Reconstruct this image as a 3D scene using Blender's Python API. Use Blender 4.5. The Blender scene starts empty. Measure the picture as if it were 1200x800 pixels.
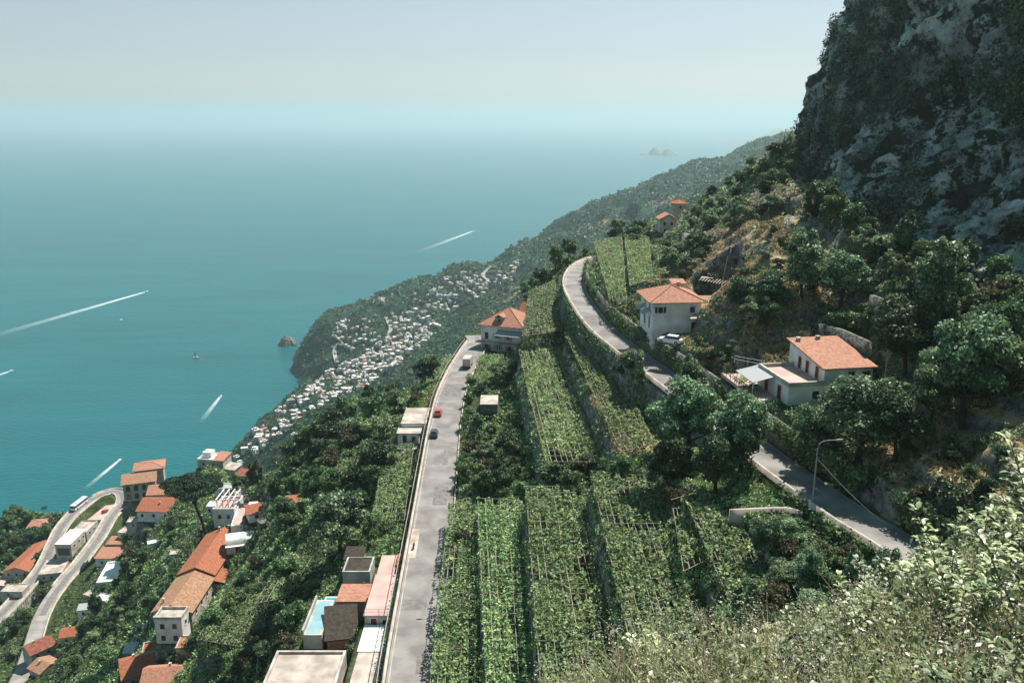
import bpy, bmesh, math, random
import numpy as np
from mathutils import Vector, Matrix

# ------------------------------------------------------------------ camera, light, exposure
ZC = 400.0                                   # camera height above the sea
PITCH = math.asin(0.2561)
F = 1000.0                                   # focal length in photo pixels (1200 wide)
S = bpy.context.scene
COL = S.collection
cam_d = bpy.data.cameras.new('camera')
cam_d.sensor_width = 36.0
cam_d.lens = 36.0 * F / 1200.0
cam_d.clip_start = 0.1
cam_d.clip_end = 200000.0
cam = bpy.data.objects.new('camera', cam_d)
COL.objects.link(cam)
cam.location = (0, 0, ZC)
cam.rotation_euler = (math.pi / 2 - PITCH, 0, 0)
S.camera = cam

SUN_AZ = math.radians(38.0)                  # clockwise from +Y (towards +X)
SUN_EL = math.radians(57.0)
W = bpy.data.worlds.new("World")
S.world = W
W.use_nodes = True
wn = W.node_tree.nodes
wl = W.node_tree.links
for n in list(wn):
    wn.remove(n)
sky = wn.new('ShaderNodeTexSky')
sky.sky_type = 'NISHITA'
sky.sun_disc = False
sky.sun_elevation = SUN_EL
sky.sun_rotation = SUN_AZ
sky.altitude = 200
sky.air_density = 1.0
sky.dust_density = 0.5
sky.ozone_density = 1.0
bg = wn.new('ShaderNodeBackground')
bg.inputs["Strength"].default_value = 0.068
wo = wn.new('ShaderNodeOutputWorld')
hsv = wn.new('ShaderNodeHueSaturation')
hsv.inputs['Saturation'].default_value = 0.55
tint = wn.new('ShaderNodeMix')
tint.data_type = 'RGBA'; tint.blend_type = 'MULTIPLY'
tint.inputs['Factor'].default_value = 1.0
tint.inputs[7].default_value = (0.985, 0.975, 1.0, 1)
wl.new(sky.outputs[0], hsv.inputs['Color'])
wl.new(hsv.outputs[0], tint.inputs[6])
# milky band near the horizon; unseen upper dome tinted blue-green so shade turns teal
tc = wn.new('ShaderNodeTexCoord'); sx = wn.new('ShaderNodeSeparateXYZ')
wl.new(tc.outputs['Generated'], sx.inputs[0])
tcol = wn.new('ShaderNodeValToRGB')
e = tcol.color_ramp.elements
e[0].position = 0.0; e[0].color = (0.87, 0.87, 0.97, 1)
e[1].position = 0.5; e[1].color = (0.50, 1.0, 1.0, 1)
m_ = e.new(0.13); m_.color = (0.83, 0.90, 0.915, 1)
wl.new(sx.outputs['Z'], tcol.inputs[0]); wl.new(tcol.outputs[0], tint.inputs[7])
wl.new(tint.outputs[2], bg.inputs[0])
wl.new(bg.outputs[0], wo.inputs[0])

sd = bpy.data.lights.new('sun', 'SUN')
sd.energy = 5.0
sd.angle = math.radians(0.5)
sd.color = (1.0, 0.95, 0.86)
sun = bpy.data.objects.new('sun', sd)
COL.objects.link(sun)
SUNV = Vector((math.sin(SUN_AZ) * math.cos(SUN_EL), math.cos(SUN_AZ) * math.cos(SUN_EL), math.sin(SUN_EL)))
sun.rotation_euler = SUNV.to_track_quat('Z', 'Y').to_euler()
sun.location = (0, 0, 900)
S.view_settings.view_transform = 'Standard'
S.view_settings.look = 'None'
S.view_settings.exposure = 0.68
S.view_settings.gamma = 1.0
S.view_settings.use_curve_mapping = False
S.cycles.max_bounces = 6
S.cycles.diffuse_bounces = 2
S.cycles.glossy_bounces = 2
S.cycles.transmission_bounces = 3
S.cycles.transparent_max_bounces = 8
S.cycles.volume_bounces = 3
S.cycles.use_denoising = True

HAZE_DENSITY = 1.0e-4
HAZE_COLOR = (0.595, 0.745, 0.79)

rng = np.random.default_rng(7)
random.seed(7)

# ------------------------------------------------------------------ pixel <-> world helpers
CP, SP = math.cos(PITCH), math.sin(PITCH)


def ray(px, py):
    u = (np.asarray(px, float) - 600) / F
    v = (400 - np.asarray(py, float)) / F
    return u, CP + v * SP, -SP + v * CP


def at(px, py, drop):
    """World point seen at photo pixel (px,py) that lies `drop` metres below the camera."""
    x, y, z = ray(px, py)
    t = drop / -z
    return np.array([x * t, y * t, ZC - drop])


def att(px, py, t):
    x, y, z = ray(px, py)
    return np.array([x * t, y * t, ZC + z * t])


def proj(p):
    """World point -> photo pixel."""
    x, y, z = p[0], p[1], p[2] - ZC
    dep = y * CP - z * SP
    up = y * SP + z * CP
    return 600 + F * x / dep, 400 - F * up / dep


# ------------------------------------------------------------------ noise
def _hash(i, j, k, seed):
    h = (i.astype(np.int64) * 374761393 + j.astype(np.int64) * 668265263 + k.astype(np.int64) * 2147483647 + seed * 974711) & 0xffffffff
    h = ((h ^ (h >> 13)) * 1274126177) & 0xffffffff
    h = ((h ^ (h >> 16)) * 2246822519) & 0xffffffff
    return ((h ^ (h >> 15)) & 0xffffff) / float(0xffffff)


def vnoise(x, y, z=None, seed=0):
    x = np.asarray(x, float)
    y = np.asarray(y, float)
    z = np.zeros_like(x) if z is None else np.asarray(z, float)
    xi, yi, zi = np.floor(x), np.floor(y), np.floor(z)
    fx, fy, fz = x - xi, y - yi, z - zi
    fx = fx * fx * (3 - 2 * fx); fy = fy * fy * (3 - 2 * fy); fz = fz * fz * (3 - 2 * fz)
    r = 0
    for a in (0, 1):
        for b in (0, 1):
            for c in (0, 1):
                w = (fx if a else 1 - fx) * (fy if b else 1 - fy) * (fz if c else 1 - fz)
                r = r + w * _hash(xi + a, yi + b, zi + c, seed)
    return r * 2 - 1


def fbm(x, y, z=None, oct=4, seed=0, gain=0.5):
    r = 0
    a = 1.0
    f = 1.0
    for o in range(oct):
        r = r + a * vnoise(np.asarray(x) * f, np.asarray(y) * f, None if z is None else np.asarray(z) * f, seed + o * 17)
        a *= gain
        f *= 2.03
    return r


def sstep(a, b, x):
    t = np.clip((x - a) / (b - a), 0, 1)
    return t * t * (3 - 2 * t)


# ------------------------------------------------------------------ mesh helpers
class MB:
    """Collects polygons with a material slot each."""

    def __init__(s):
        s.v = []
        s.f = []
        s.m = []

    def quad(s, a, b, c, d, m=0):
        n = len(s.v)
        s.v += [tuple(a), tuple(b), tuple(c), tuple(d)]
        s.f.append((n, n + 1, n + 2, n + 3))
        s.m.append(m)

    def poly(s, pts, m=0):
        n = len(s.v)
        s.v += [tuple(p) for p in pts]
        s.f.append(tuple(range(n, n + len(pts))))
        s.m.append(m)

    def box(s, x0, x1, y0, y1, z0, z1, m=0):
        n = len(s.v)
        s.v += [(x0, y0, z0), (x1, y0, z0), (x1, y1, z0), (x0, y1, z0), (x0, y0, z1), (x1, y0, z1), (x1, y1, z1), (x0, y1, z1)]
        for q in ((0, 3, 2, 1), (4, 5, 6, 7), (0, 1, 5, 4), (1, 2, 6, 5), (2, 3, 7, 6), (3, 0, 4, 7)):
            s.f.append(tuple(n + i for i in q))
            s.m.append(m)
        return s

    def prism(s, poly, z0, z1, m=0, z0s=None, z1s=None):
        """Vertical prism over a CCW xy polygon."""
        n = len(s.v)
        k = len(poly)
        for i, p in enumerate(poly):
            s.v.append((p[0], p[1], z0 if z0s is None else z0s[i]))
        for i, p in enumerate(poly):
            s.v.append((p[0], p[1], z1 if z1s is None else z1s[i]))
        s.f.append(tuple(n + i for i in reversed(range(k)))); s.m.append(m)
        s.f.append(tuple(n + k + i for i in range(k))); s.m.append(m)
        for i in range(k):
            j = (i + 1) % k
            s.f.append((n + i, n + j, n + k + j, n + k + i)); s.m.append(m)
        return s

    def tube(s, pts, r, seg=6, m=0):
        pts = [Vector(p) for p in pts]
        rs = r if hasattr(r, '__len__') else [r] * len(pts)
        n = len(s.v)
        for i, p in enumerate(pts):
            d = (pts[min(i + 1, len(pts) - 1)] - pts[max(i - 1, 0)]).normalized()
            a = Vector((0, 0, 1)) if abs(d.z) < 0.9 else Vector((1, 0, 0))
            u = d.cross(a).normalized()
            w = d.cross(u)
            for k in range(seg):
                t = 2 * math.pi * k / seg
                s.v.append(tuple(p + (u * math.cos(t) + w * math.sin(t)) * rs[i]))
        for i in range(len(pts) - 1):
            for k in range(seg):
                k2 = (k + 1) % seg
                s.f.append((n + i * seg + k, n + i * seg + k2, n + (i + 1) * seg + k2, n + (i + 1) * seg + k)); s.m.append(m)
        s.f.append(tuple(n + k for k in reversed(range(seg)))); s.m.append(m)
        e = n + (len(pts) - 1) * seg
        s.f.append(tuple(e + k for k in range(seg))); s.m.append(m)
        return s

    def build(s, name, mats, parent=None, smooth=False):
        me = bpy.data.meshes.new(name)
        me.from_pydata(s.v, [], s.f)
        for m in (mats if isinstance(mats, (list, tuple)) else [mats]):
            me.materials.append(m)
        if any(s.m):
            me.polygons.foreach_set('material_index', s.m)
        if smooth:
            me.polygons.foreach_set('use_smooth', [True] * len(s.f))
        bm = bmesh.new(); bm.from_mesh(me); bmesh.ops.recalc_face_normals(bm, faces=bm.faces); bm.to_mesh(me); bm.free()
        me.update()
        return link(name, me, parent)


def link(name, me, parent=None):
    o = bpy.data.objects.new(name, me)
    COL.objects.link(o)
    if parent is not None:
        o.parent = parent
    return o


def np_mesh(name, V, Q, mats, smooth=False, midx=None):
    """Mesh from numpy arrays: V (n,3), Q (m,3 or 4)."""
    V = np.asarray(V, np.float32)
    Q = np.asarray(Q, np.int32)
    k = Q.shape[1]
    me = bpy.data.meshes.new(name)
    me.vertices.add(len(V))
    me.vertices.foreach_set('co', V.ravel())
    me.loops.add(Q.size)
    me.loops.foreach_set('vertex_index', Q.ravel())
    me.polygons.add(len(Q))
    me.polygons.foreach_set('loop_start', np.arange(0, Q.size, k, dtype=np.int32))
    me.polygons.foreach_set('loop_total', np.full(len(Q), k, np.int32))
    for m in (mats if isinstance(mats, (list, tuple)) else [mats]):
        me.materials.append(m)
    if midx is not None:
        me.polygons.foreach_set('material_index', np.asarray(midx, np.int32))
    if smooth:
        me.polygons.foreach_set('use_smooth', np.ones(len(Q), bool))
    me.update(calc_edges=True)
    return me


def empty(name, loc, rz=0.0):
    o = bpy.data.objects.new(name, None)
    COL.objects.link(o)
    o.location = loc
    o.rotation_euler = (0, 0, rz)
    o.empty_display_size = 0.3
    return o


def tag(o, label=None, cat=None, group=None, kind=None):
    if label: o['label'] = label
    if cat: o['category'] = cat
    if group: o['group'] = group
    if kind: o['kind'] = kind
    return o


def copy_tree(o, parent=None, kids=None):
    kids = KIDS if kids is None else kids
    c = o.copy()
    COL.objects.link(c)
    c.parent = parent
    for ch in children(o):
        copy_tree(ch, c)
    return c


KIDS = None
_kid_cache = {}


def children(o):
    if o.name not in _kid_cache:
        _kid_cache[o.name] = list(o.children)
    return _kid_cache[o.name]


# ------------------------------------------------------------------ materials
def mat(name, color, rough=0.85, var=0.0, scale=3.0, color2=None, spec=0.3, bump=0.0, bscale=20.0, island=0.0, transl=0.0, mask_scale=None, detail=4.0, metal=0.0):
    m = bpy.data.materials.new(name)
    m.use_nodes = True
    nt = m.node_tree
    N, L = nt.nodes, nt.links
    b = N['Principled BSDF']
    out = N['Material Output']
    b.inputs['Roughness'].default_value = rough
    b.inputs['Specular IOR Level'].default_value = spec
    b.inputs['Metallic'].default_value = metal
    col = None
    if color2 is not None or var > 0 or island > 0:
        geo = N.new('ShaderNodeNewGeometry')
        no = N.new('ShaderNodeTexNoise')
        no.inputs['Scale'].default_value = 1.0 / scale
        no.inputs['Detail'].default_value = detail
        L.new(geo.outputs['Position'], no.inputs['Vector'])
        ramp = N.new('ShaderNodeValToRGB')
        ramp.color_ramp.elements[0].position = 0.38
        ramp.color_ramp.elements[1].position = 0.62
        c2 = color2 or tuple(min(1, c * (1 + var)) for c in color)
        c1 = color if color2 is not None else tuple(c * (1 - var) for c in color)
        ramp.color_ramp.elements[0].color = (*c1, 1)
        ramp.color_ramp.elements[1].color = (*c2, 1)
        L.new(no.outputs[0], ramp.inputs[0])
        col = ramp.outputs[0]
        if island > 0:
            mr = N.new('ShaderNodeMapRange')
            mr.inputs['To Min'].default_value = 1 - island
            mr.inputs['To Max'].default_value = 1 + island
            L.new(geo.outputs['Random Per Island'], mr.inputs['Value'])
            oi = N.new('ShaderNodeObjectInfo')
            mr2 = N.new('ShaderNodeMapRange')
            mr2.inputs['To Min'].default_value = 1 - island * 0.4
            mr2.inputs['To Max'].default_value = 1 + island * 0.4
            L.new(oi.outputs['Random'], mr2.inputs['Value'])
            mu = N.new('ShaderNodeMath'); mu.operation = 'MULTIPLY'
            L.new(mr.outputs[0], mu.inputs[0]); L.new(mr2.outputs[0], mu.inputs[1])
            hs = N.new('ShaderNodeHueSaturation')
            L.new(mu.outputs[0], hs.inputs['Value'])
            mh = N.new('ShaderNodeMapRange'); mh.inputs['To Min'].default_value = 0.487; mh.inputs['To Max'].default_value = 0.508
            L.new(oi.outputs['Random'], mh.inputs['Value']); L.new(mh.outputs[0], hs.inputs['Hue'])
            L.new(col, hs.inputs['Color'])
            col = hs.outputs[0]
        L.new(col, b.inputs['Base Color'])
    else:
        b.inputs['Base Color'].default_value = (*color, 1)
    if bump > 0:
        geo2 = N.new('ShaderNodeNewGeometry')
        nb = N.new('ShaderNodeTexNoise')
        nb.inputs['Scale'].default_value = 1.0 / bscale
        nb.inputs['Detail'].default_value = 6
        L.new(geo2.outputs['Position'], nb.inputs['Vector'])
        bp = N.new('ShaderNodeBump')
        bp.inputs['Strength'].default_value = 1.0
        bp.inputs['Distance'].default_value = bump
        L.new(nb.outputs[0], bp.inputs['Height'])
        L.new(bp.outputs[0], b.inputs['Normal'])
    if transl > 0:
        tr = N.new('ShaderNodeBsdfTranslucent')
        if col is not None:
            L.new(col, tr.inputs['Color'])
        else:
            tr.inputs['Color'].default_value = (*color, 1)
        mx = N.new('ShaderNodeMixShader')
        mx.inputs[0].default_value = transl
        L.new(b.outputs[0], mx.inputs[1])
        L.new(tr.outputs[0], mx.inputs[2])
        L.new(mx.outputs[0], out.inputs['Surface'])
    return m


M = {}
M['leaf_dark'] = mat('leaf_dark', (0.024, 0.058, 0.028), 0.52, color2=(0.085, 0.150, 0.065), scale=4, island=0.6, spec=0.3, transl=0.2)
M['leaf_mid'] = mat('leaf_mid', (0.055, 0.120, 0.045), 0.52, color2=(0.175, 0.265, 0.105), scale=3, island=0.6, spec=0.35, transl=0.22)
M['leaf_vine'] = mat('leaf_vine', (0.115, 0.20, 0.080), 0.52, color2=(0.30, 0.40, 0.17), scale=2, island=0.6, spec=0.3, transl=0.25)
M['leaf_vine_yellow'] = mat('leaf_vine_yellow', (0.14, 0.21, 0.08), 0.52, color2=(0.32, 0.38, 0.17), scale=2, island=0.5, spec=0.25, transl=0.25)
M['leaf_olive'] = mat('leaf_olive', (0.12, 0.17, 0.085), 0.52, color2=(0.30, 0.37, 0.20), scale=2, island=0.5, spec=0.25, transl=0.2)
M['leaf_brown'] = mat('leaf_brown', (0.05, 0.05, 0.022), 0.52, color2=(0.10, 0.095, 0.045), scale=3, island=0.45, transl=0.2)
M['leaf_near'] = mat('leaf_near', (0.05, 0.115, 0.055), 0.5, color2=(0.24, 0.34, 0.18), scale=1.5, island=0.75, spec=0.45, transl=0.25)
M['dry_grass'] = mat('dry_grass', (0.34, 0.25, 0.13), 0.8, color2=(0.55, 0.45, 0.27), scale=2.5, island=0.4, transl=0.2)
M['pine_needles'] = mat('pine_needles', (0.012, 0.034, 0.018), 0.6, color2=(0.045, 0.080, 0.036), scale=1.5, island=0.5, spec=0.2)
M['bark'] = mat('bark', (0.05, 0.037, 0.028), 0.9, var=0.3, scale=0.5)
M['asphalt'] = mat('asphalt', (0.17, 0.157, 0.15), 0.85, color2=(0.27, 0.25, 0.24), scale=4, spec=0.2, detail=8)
M['asphalt_old'] = mat('asphalt_old', (0.22, 0.20, 0.185), 0.9, color2=(0.32, 0.295, 0.27), scale=4, spec=0.2, detail=8)
M['asphalt_patch'] = mat('asphalt_patch', (0.14, 0.13, 0.125), 0.9, color2=(0.21, 0.195, 0.185), scale=1, spec=0.2, detail=8)
M['line'] = mat('line', (0.30, 0.28, 0.27), 0.8, color2=(0.42, 0.40, 0.38), scale=2)
M['parapet'] = mat('parapet', (0.36, 0.30, 0.26), 0.9, color2=(0.52, 0.45, 0.40), scale=2)
M['stone'] = mat('stone', (0.06, 0.062, 0.055), 0.9, color2=(0.20, 0.195, 0.17), scale=0.6, bump=0.15, bscale=0.4)
M['concrete'] = mat('concrete', (0.30, 0.25, 0.21), 0.9, color2=(0.50, 0.43, 0.38), scale=2.5, detail=8)
M['white'] = mat('white', (0.62, 0.59, 0.56), 0.85, color2=(0.80, 0.79, 0.78), scale=2, detail=8)
M['cream'] = mat('cream', (0.34, 0.30, 0.26), 0.85, color2=(0.54, 0.49, 0.44), scale=2, detail=8)
M['grey_wall'] = mat('grey_wall', (0.30, 0.29, 0.28), 0.85, color2=(0.44, 0.42, 0.40), scale=2)
M['tile'] = mat('tile', (0.24, 0.075, 0.038), 0.85, color2=(0.37, 0.135, 0.072), scale=0.45, detail=8)
M['tile_pink'] = mat('tile_pink', (0.30, 0.13, 0.085), 0.85, color2=(0.42, 0.21, 0.14), scale=0.5, detail=8)
M['tile_tan'] = mat('tile_tan', (0.24, 0.125, 0.072), 0.88, color2=(0.37, 0.215, 0.135), scale=0.6, detail=8)
M['tile_dark'] = mat('tile_dark', (0.17, 0.055, 0.036), 0.88, color2=(0.27, 0.10, 0.065), scale=1.0, detail=8)
M['pink_floor'] = mat('pink_floor', (0.42, 0.28, 0.25), 0.85, color2=(0.52, 0.37, 0.33), scale=3)
M['dark_wood'] = mat('dark_wood', (0.05, 0.03, 0.02), 0.7)
M['red_wood'] = mat('red_wood', (0.12, 0.02, 0.015), 0.6)
M['pole_wood'] = mat('pole_wood', (0.34, 0.29, 0.235), 0.9, var=0.3, scale=0.7, island=0.3)
M['glass'] = mat('glass', (0.02, 0.03, 0.04), 0.1, spec=0.6)
M['metal'] = mat('metal', (0.35, 0.36, 0.37), 0.45, spec=0.5)
M['metal_dark'] = mat('metal_dark', (0.06, 0.065, 0.07), 0.5)
M['white_metal'] = mat('white_metal', (0.75, 0.76, 0.78), 0.4)
M['pool_tile'] = mat('pool_tile', (0.20, 0.34, 0.38), 0.5, color2=(0.26, 0.41, 0.45), scale=2)
M['pool_water'] = mat('pool_water', (0.02, 0.28, 0.33), 0.1, spec=0.6)
M['rubber'] = mat('rubber', (0.02, 0.02, 0.02), 0.8)
M['tarp'] = mat('tarp', (0.50, 0.52, 0.55), 0.6)
M['lamp_glass'] = mat('lamp_glass', (0.7, 0.7, 0.66), 0.3)
M['awning'] = mat('awning', (0.34, 0.35, 0.36), 0.8)
M['foam'] = mat('foam', (0.75, 0.82, 0.84), 0.8)

# ------------------------------------------------------------------ terrain height field
# control points: photo pixel and metres below the camera
CTRL = [
    # lower road terrace
    (483, 790, 68), (495, 700, 68), (507, 600, 68), (515, 540, 68), (522, 490, 68), (537, 440, 68), (548, 418, 68), (556, 403, 68), (590, 398, 69), (612, 385, 67),
    # just left of the lower road
    (440, 790, 73), (440, 700, 74), (450, 640, 73.5), (470, 590, 73), (478, 520, 72.5), (500, 450, 73), (528, 415, 71),
    # left slope
    (400, 780, 76), (340, 790, 79), (370, 735, 80), (400, 680, 78), (300, 760, 92), (300, 700, 96), (360, 640, 86), (400, 600, 80), (350, 600, 90), (430, 560, 77),
    (400, 550, 82), (300, 610, 110), (450, 500, 76), (400, 500, 88), (330, 545, 101), (370, 520, 94), (300, 570, 112), (270, 590, 118),
    # village
    (250, 680, 124), (200, 740, 128), (200, 790, 124), (255, 640, 122), (240, 620, 121), (300, 640, 112), (280, 600, 119), (225, 560, 135), (255, 545, 132), (260, 550, 130), (290, 560, 118),
    (190, 600, 143), (160, 590, 158), (200, 640, 140), (150, 640, 160), (120, 660, 168), (130, 700, 158), (150, 760, 150), (110, 780, 155), (80, 760, 168), (100, 720, 168),
    (20, 800, 178), (49, 721, 181), (71, 687, 182), (94, 661, 183), (116, 627, 184), (129, 601, 185), (144, 581, 186), (131, 575, 186), (109, 584, 186), (86, 601, 186), (71, 620, 187), (64, 635, 187),
    (45, 672, 192), (8, 712, 194), (30, 680, 196), (30, 650, 203), (0, 640, 215), (40, 615, 212), (0, 622, 222), (60, 608, 208), (0, 760, 190), (0, 700, 202),
    # vineyard terraces between the roads
    (540, 790, 66), (600, 790, 62), (670, 790, 57), (760, 790, 50), (540, 650, 66), (590, 650, 62), (650, 650, 57), (735, 650, 52), (830, 650, 46), (800, 720, 46),
    (545, 580, 65), (590, 570, 62), (650, 570, 58), (740, 560, 52), (560, 500, 65), (620, 480, 60), (700, 500, 54), (740, 500, 50), (575, 440, 65), (630, 420, 58), (680, 440, 52), (720, 440, 48.5),
    (560, 420, 69), (640, 380, 54), (660, 400, 49), (640, 350, 52), (625, 330, 54), (655, 310, 50), (650, 450, 56), (600, 420, 68.5),
    (800, 560, 46.5), (820, 480, 45), (850, 590, 45), (900, 620, 43.5), (960, 640, 43), (990, 655, 43), (1060, 690, 41),
    # upper road terrace
    (1060, 640, 42), (1000, 610, 42.4), (950, 575, 42.7), (910, 545, 43), (850, 500, 43), (800, 455, 43), (740, 415, 43), (700, 385, 43), (680, 355, 43), (672, 330, 43), (685, 312, 43),
    # vineyard above the hairpin, house ledge
    (700, 340, 41), (730, 330, 38), (760, 370, 39), (785, 400, 38.5), (800, 420, 39), (720, 300, 40), (740, 285, 39), (760, 300, 36.5), (690, 295, 44), (740, 268, 40.5), (785, 270, 34.5),
    (830, 395, 36.5), (850, 410, 37.5), (800, 340, 33.5), (850, 350, 30.5), (880, 380, 32), (820, 300, 31.5), (870, 300, 25.5), (830, 270, 28), (880, 260, 21.5), (850, 242, 24), (900, 228, 17.5),
    # right-hand slope
    (900, 470, 38.5), (940, 480, 38.5), (850, 460, 38.7), (960, 400, 34.5), (900, 410, 36), (1000, 420, 34), (1000, 480, 37.2), (1050, 440, 34.5), (985, 385, 32), (930, 350, 28.5), (1035, 350, 27), (1060, 380, 29.5),
    (1100, 400, 30.5), (1140, 440, 31), (1130, 515, 34.5), (1070, 500, 36), (1000, 540, 40.0), (1050, 580, 39.5), (1100, 610, 38.5), (1050, 540, 37.4), (1100, 560, 36.0), (1075, 520, 36), (1160, 520, 33.8), (1150, 600, 36.5), (1180, 480, 32), (1180, 420, 28.5), (1200, 560, 34),
    (945, 200, 14), (1000, 230, 18), (960, 280, 21), (1050, 280, 22), (1100, 290, 24), (1200, 330, 24.5), (1300, 380, 24), (1400, 430, 22), (1400, 560, 20), (1300, 500, 22),
    # shoulder under the cliff edge
    (930, 158, 5.0), (908, 180, 11), (885, 200, 16), (860, 215, 21),
    # below the frame
    (480, 900, 68), (480, 1050, 66), (400, 950, 74), (250, 950, 100), (100, 950, 130), (-100, 900, 165), (-200, 700, 215), (-150, 620, 240), (560, 950, 60), (650, 950, 52), (760, 950, 42), (560, 1150, 50),
    # foreground bank (absolute drops, metres)
    (850, 900, 30), (1000, 800, 30), (1130, 700, 35), (1250, 650, 26),
]
# (pixel, distance along the ray) where the near slope drops out of sight and the far coast begins
FARC = [
    # ridge line of the far coast
    (900, 164, 2700, 0), (860, 175, 2450, 0), (800, 197, 2200, 0), (750, 217, 2050, 0), (690, 247, 1900, 0), (640, 274, 1850, 0), (600, 296, 1800, 0), (550, 312, 1750, 0), (500, 328, 1680, 0), (450, 345, 1620, 0), (420, 356, 1560, 0),
    (395, 365, 1500, 0), (370, 378, 1440, 0), (352, 395, 1400, 0),
    # slopes of the far coast
    (860, 200, 2000, 0), (800, 230, 1700, 0), (760, 260, 1500, 0), (700, 285, 1400, 0), (650, 310, 1350, 0), (720, 260, 1650, 0), (650, 292, 1560, 0), (600, 325, 1400, 0), (560, 350, 1300, 0), (550, 330, 1520, 0), (500, 345, 1500, 0), (500, 370, 1330, 0), (450, 365, 1470, 0), (450, 400, 1280, 0),
    (400, 390, 1360, 0), (400, 420, 1230, 0), (375, 440, 1215, 0), (530, 400, 1080, 0), (480, 430, 1040, 0), (430, 450, 1080, 0), (400, 475, 1020, 0), (350, 480, 1075, 0), (330, 510, 1000, 0), (300, 525, 990, 0), (370, 500, 930, 0),
    (470, 460, 850, 0), (420, 480, 880, 0), (520, 420, 900, 0), (580, 370, 1100, 0), (620, 340, 1150, 0), (560, 400, 900, 0),
]
SHORE = [  # pixels where land meets the sea
    (350, 412), (346, 425), (344, 438), (352, 447), (346, 462), (325, 480), (300, 497), (285, 512), (272, 527), (255, 540),
]
WORLD = []   # (x, y, drop)
for (px, py, d) in CTRL:
    p = at(px, py, d)
    WORLD.append((p[0], p[1], d))
for (px, py, t, _) in FARC:
    p = att(px, py, t)
    WORLD.append((p[0], p[1], min(ZC - p[2], 397)))
for (px, py) in SHORE:
    p = at(px, py, ZC)
    WORLD.append((p[0], p[1], ZC))
    WORLD.append((p[0] - 60, p[1] + 30, ZC + 40))
# behind the far ridge the land falls back to the sea
for (px, py, dt) in [(395, 362, 150), (420, 353, 180), (450, 342, 220), (500, 325, 260), (550, 309, 330), (600, 293, 400), (640, 271, 450), (690, 244, 520), (750, 213, 600), (800, 193, 700), (860, 171, 900), (900, 160, 1000)]:
    t0 = {395: 1500, 420: 1560, 450: 1620, 500: 1680, 550: 1750, 600: 1800, 640: 1850, 690: 1900, 750: 2050, 800: 2200, 860: 2450, 900: 2700}[px]
    p = att(px, py, t0 + dt)
    WORLD.append((p[0], p[1], ZC + 30))
# crests where the near slope turns away
for (px, py, d, k1, d1) in [(556, 403, 68, 1.25, 118), (610, 375, 64, 1.2, 110), (535, 408, 71, 1.25, 128), (480, 448, 76, 1.3, 135), (400, 490, 89, 1.3, 158), (330, 540, 102, 1.3, 178), (290, 558, 119, 1.3, 205), (225, 555, 136, 1.3, 235), (150, 575, 165, 1.35, 300),
                            (100, 580, 188, 1.3, 320), (40, 606, 213, 1.3, 340), (0, 618, 223, 1.3, 350), (-150, 620, 240, 1.3, 370), (640, 318, 53, 1.2, 95), (680, 300, 46, 1.22, 90), (740, 265, 40.5, 1.22, 85), (790, 250, 34, 1.3, 85), (850, 215, 22, 1.4, 85), (905, 180, 11, 1.5, 85)]:
    p = at(px, py, d)
    WORLD.append((p[0] * k1, p[1] * k1, d1))
    WORLD.append((p[0] * k1 * 1.5, p[1] * k1 * 1.5, min(405, d1 * 1.75)))
# the sea all the way to the left, the mountain all the way to the right
for (x, y, d) in [(-400, 600, 405), (-700, 400, 410), (-600, 200, 395), (-900, 1200, 430), (-400, 1400, 430), (-300, 1900, 440), (-300, 100, 260), (-200, 60, 190), (-120, 30, 120), (-60, 10, 62), (-500, 30, 350), (400, 2600, 430), (800, 3800, 430), (-1500, 3000, 430),
                  (-420, 900, 415), (-200, 2800, 430), (250, 2700, 425), (-900, 700, 430),
                  (700, 2000, 80), (900, 2600, 60), (500, 1500, 60), (350, 1000, 40), (250, 700, 40), (180, 420, 20), (140, 300, -5), (1200, 3400, 120), (1500, 2500, 0), (800, 1200, -40), (500, 600, -80), (300, 300, -80), (200, 150, -70),
                  (130, 200, 0), (125, 150, 0), (120, 100, -5), (110, 60, -10), (110, 20, -8), (300, 20, -80), (150, 20, -30)]:
    WORLD.append((x, y, d))
# foreground bank at the photographer's feet: (x, y, drop)
for (x, y, d) in [(0, 0.5, 1.9), (-2, 1, 2.1), (2, 0.5, 1.8), (0, 3, 4.2), (-3, 3, 5.2), (-6, 6, 11), (-1, 7, 9), (3, 3, 2.9), (5, 2.5, 2.3), (8, 3, 1.6), (2.4, 5.2, 4.4), (5.5, 6.5, 4.0), (8, 7, 3.6), (2.2, 8, 6.2), (1.4, 7, 5.2), (0.7, 6.2, 5.0), (3.5, 9, 6.7), (5, 10, 6.9), (0.2, 7.4, 6.6), (3.2, 12.5, 12), (0.5, 10, 11), (7, 13.5, 10.5), (6.3, 9.5, 5.3), (10, 9, 3.8), (13, 12, 6.0), (11, 17, 12.5), (14, 18, 11.5), (20, 20, 10),
                  (5, 18, 17), (0, 14, 18), (4, 18, 19), (-8, 12, 20), (20, 32, 19), (12, 30, 24), (30, 30, 15), (0, 30, 33), (10, 50, 36), (28, 50, 31), (40, 50, 25), (20, 10, 3), (-15, 25, 38), (60, 40, 15), (50, 70, 27), (65, 90, 25), (10, 0.5, 0.5), (30, 5, -2), (-6, 0, 3.5), (-15, 2, 9), (-30, 15, 36)]:
    WORLD.append((x, y, d))
WORLD = np.array(WORLD)


def _uv(x, y):
    r = np.sqrt(x * x + y * y) + 1e-6
    return np.stack([np.arctan2(x, y) * 1.6, np.log(r)], -1)


_P = _uv(WORLD[:, 0], WORLD[:, 1])
_Rr = np.hypot(WORLD[:, 0], WORLD[:, 1])
_V = WORLD[:, 2] / _Rr                       # interpolate the slope seen from the viewpoint: drop / distance


def _kern(d2):
    return np.sqrt(d2 + 0.0004)


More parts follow.
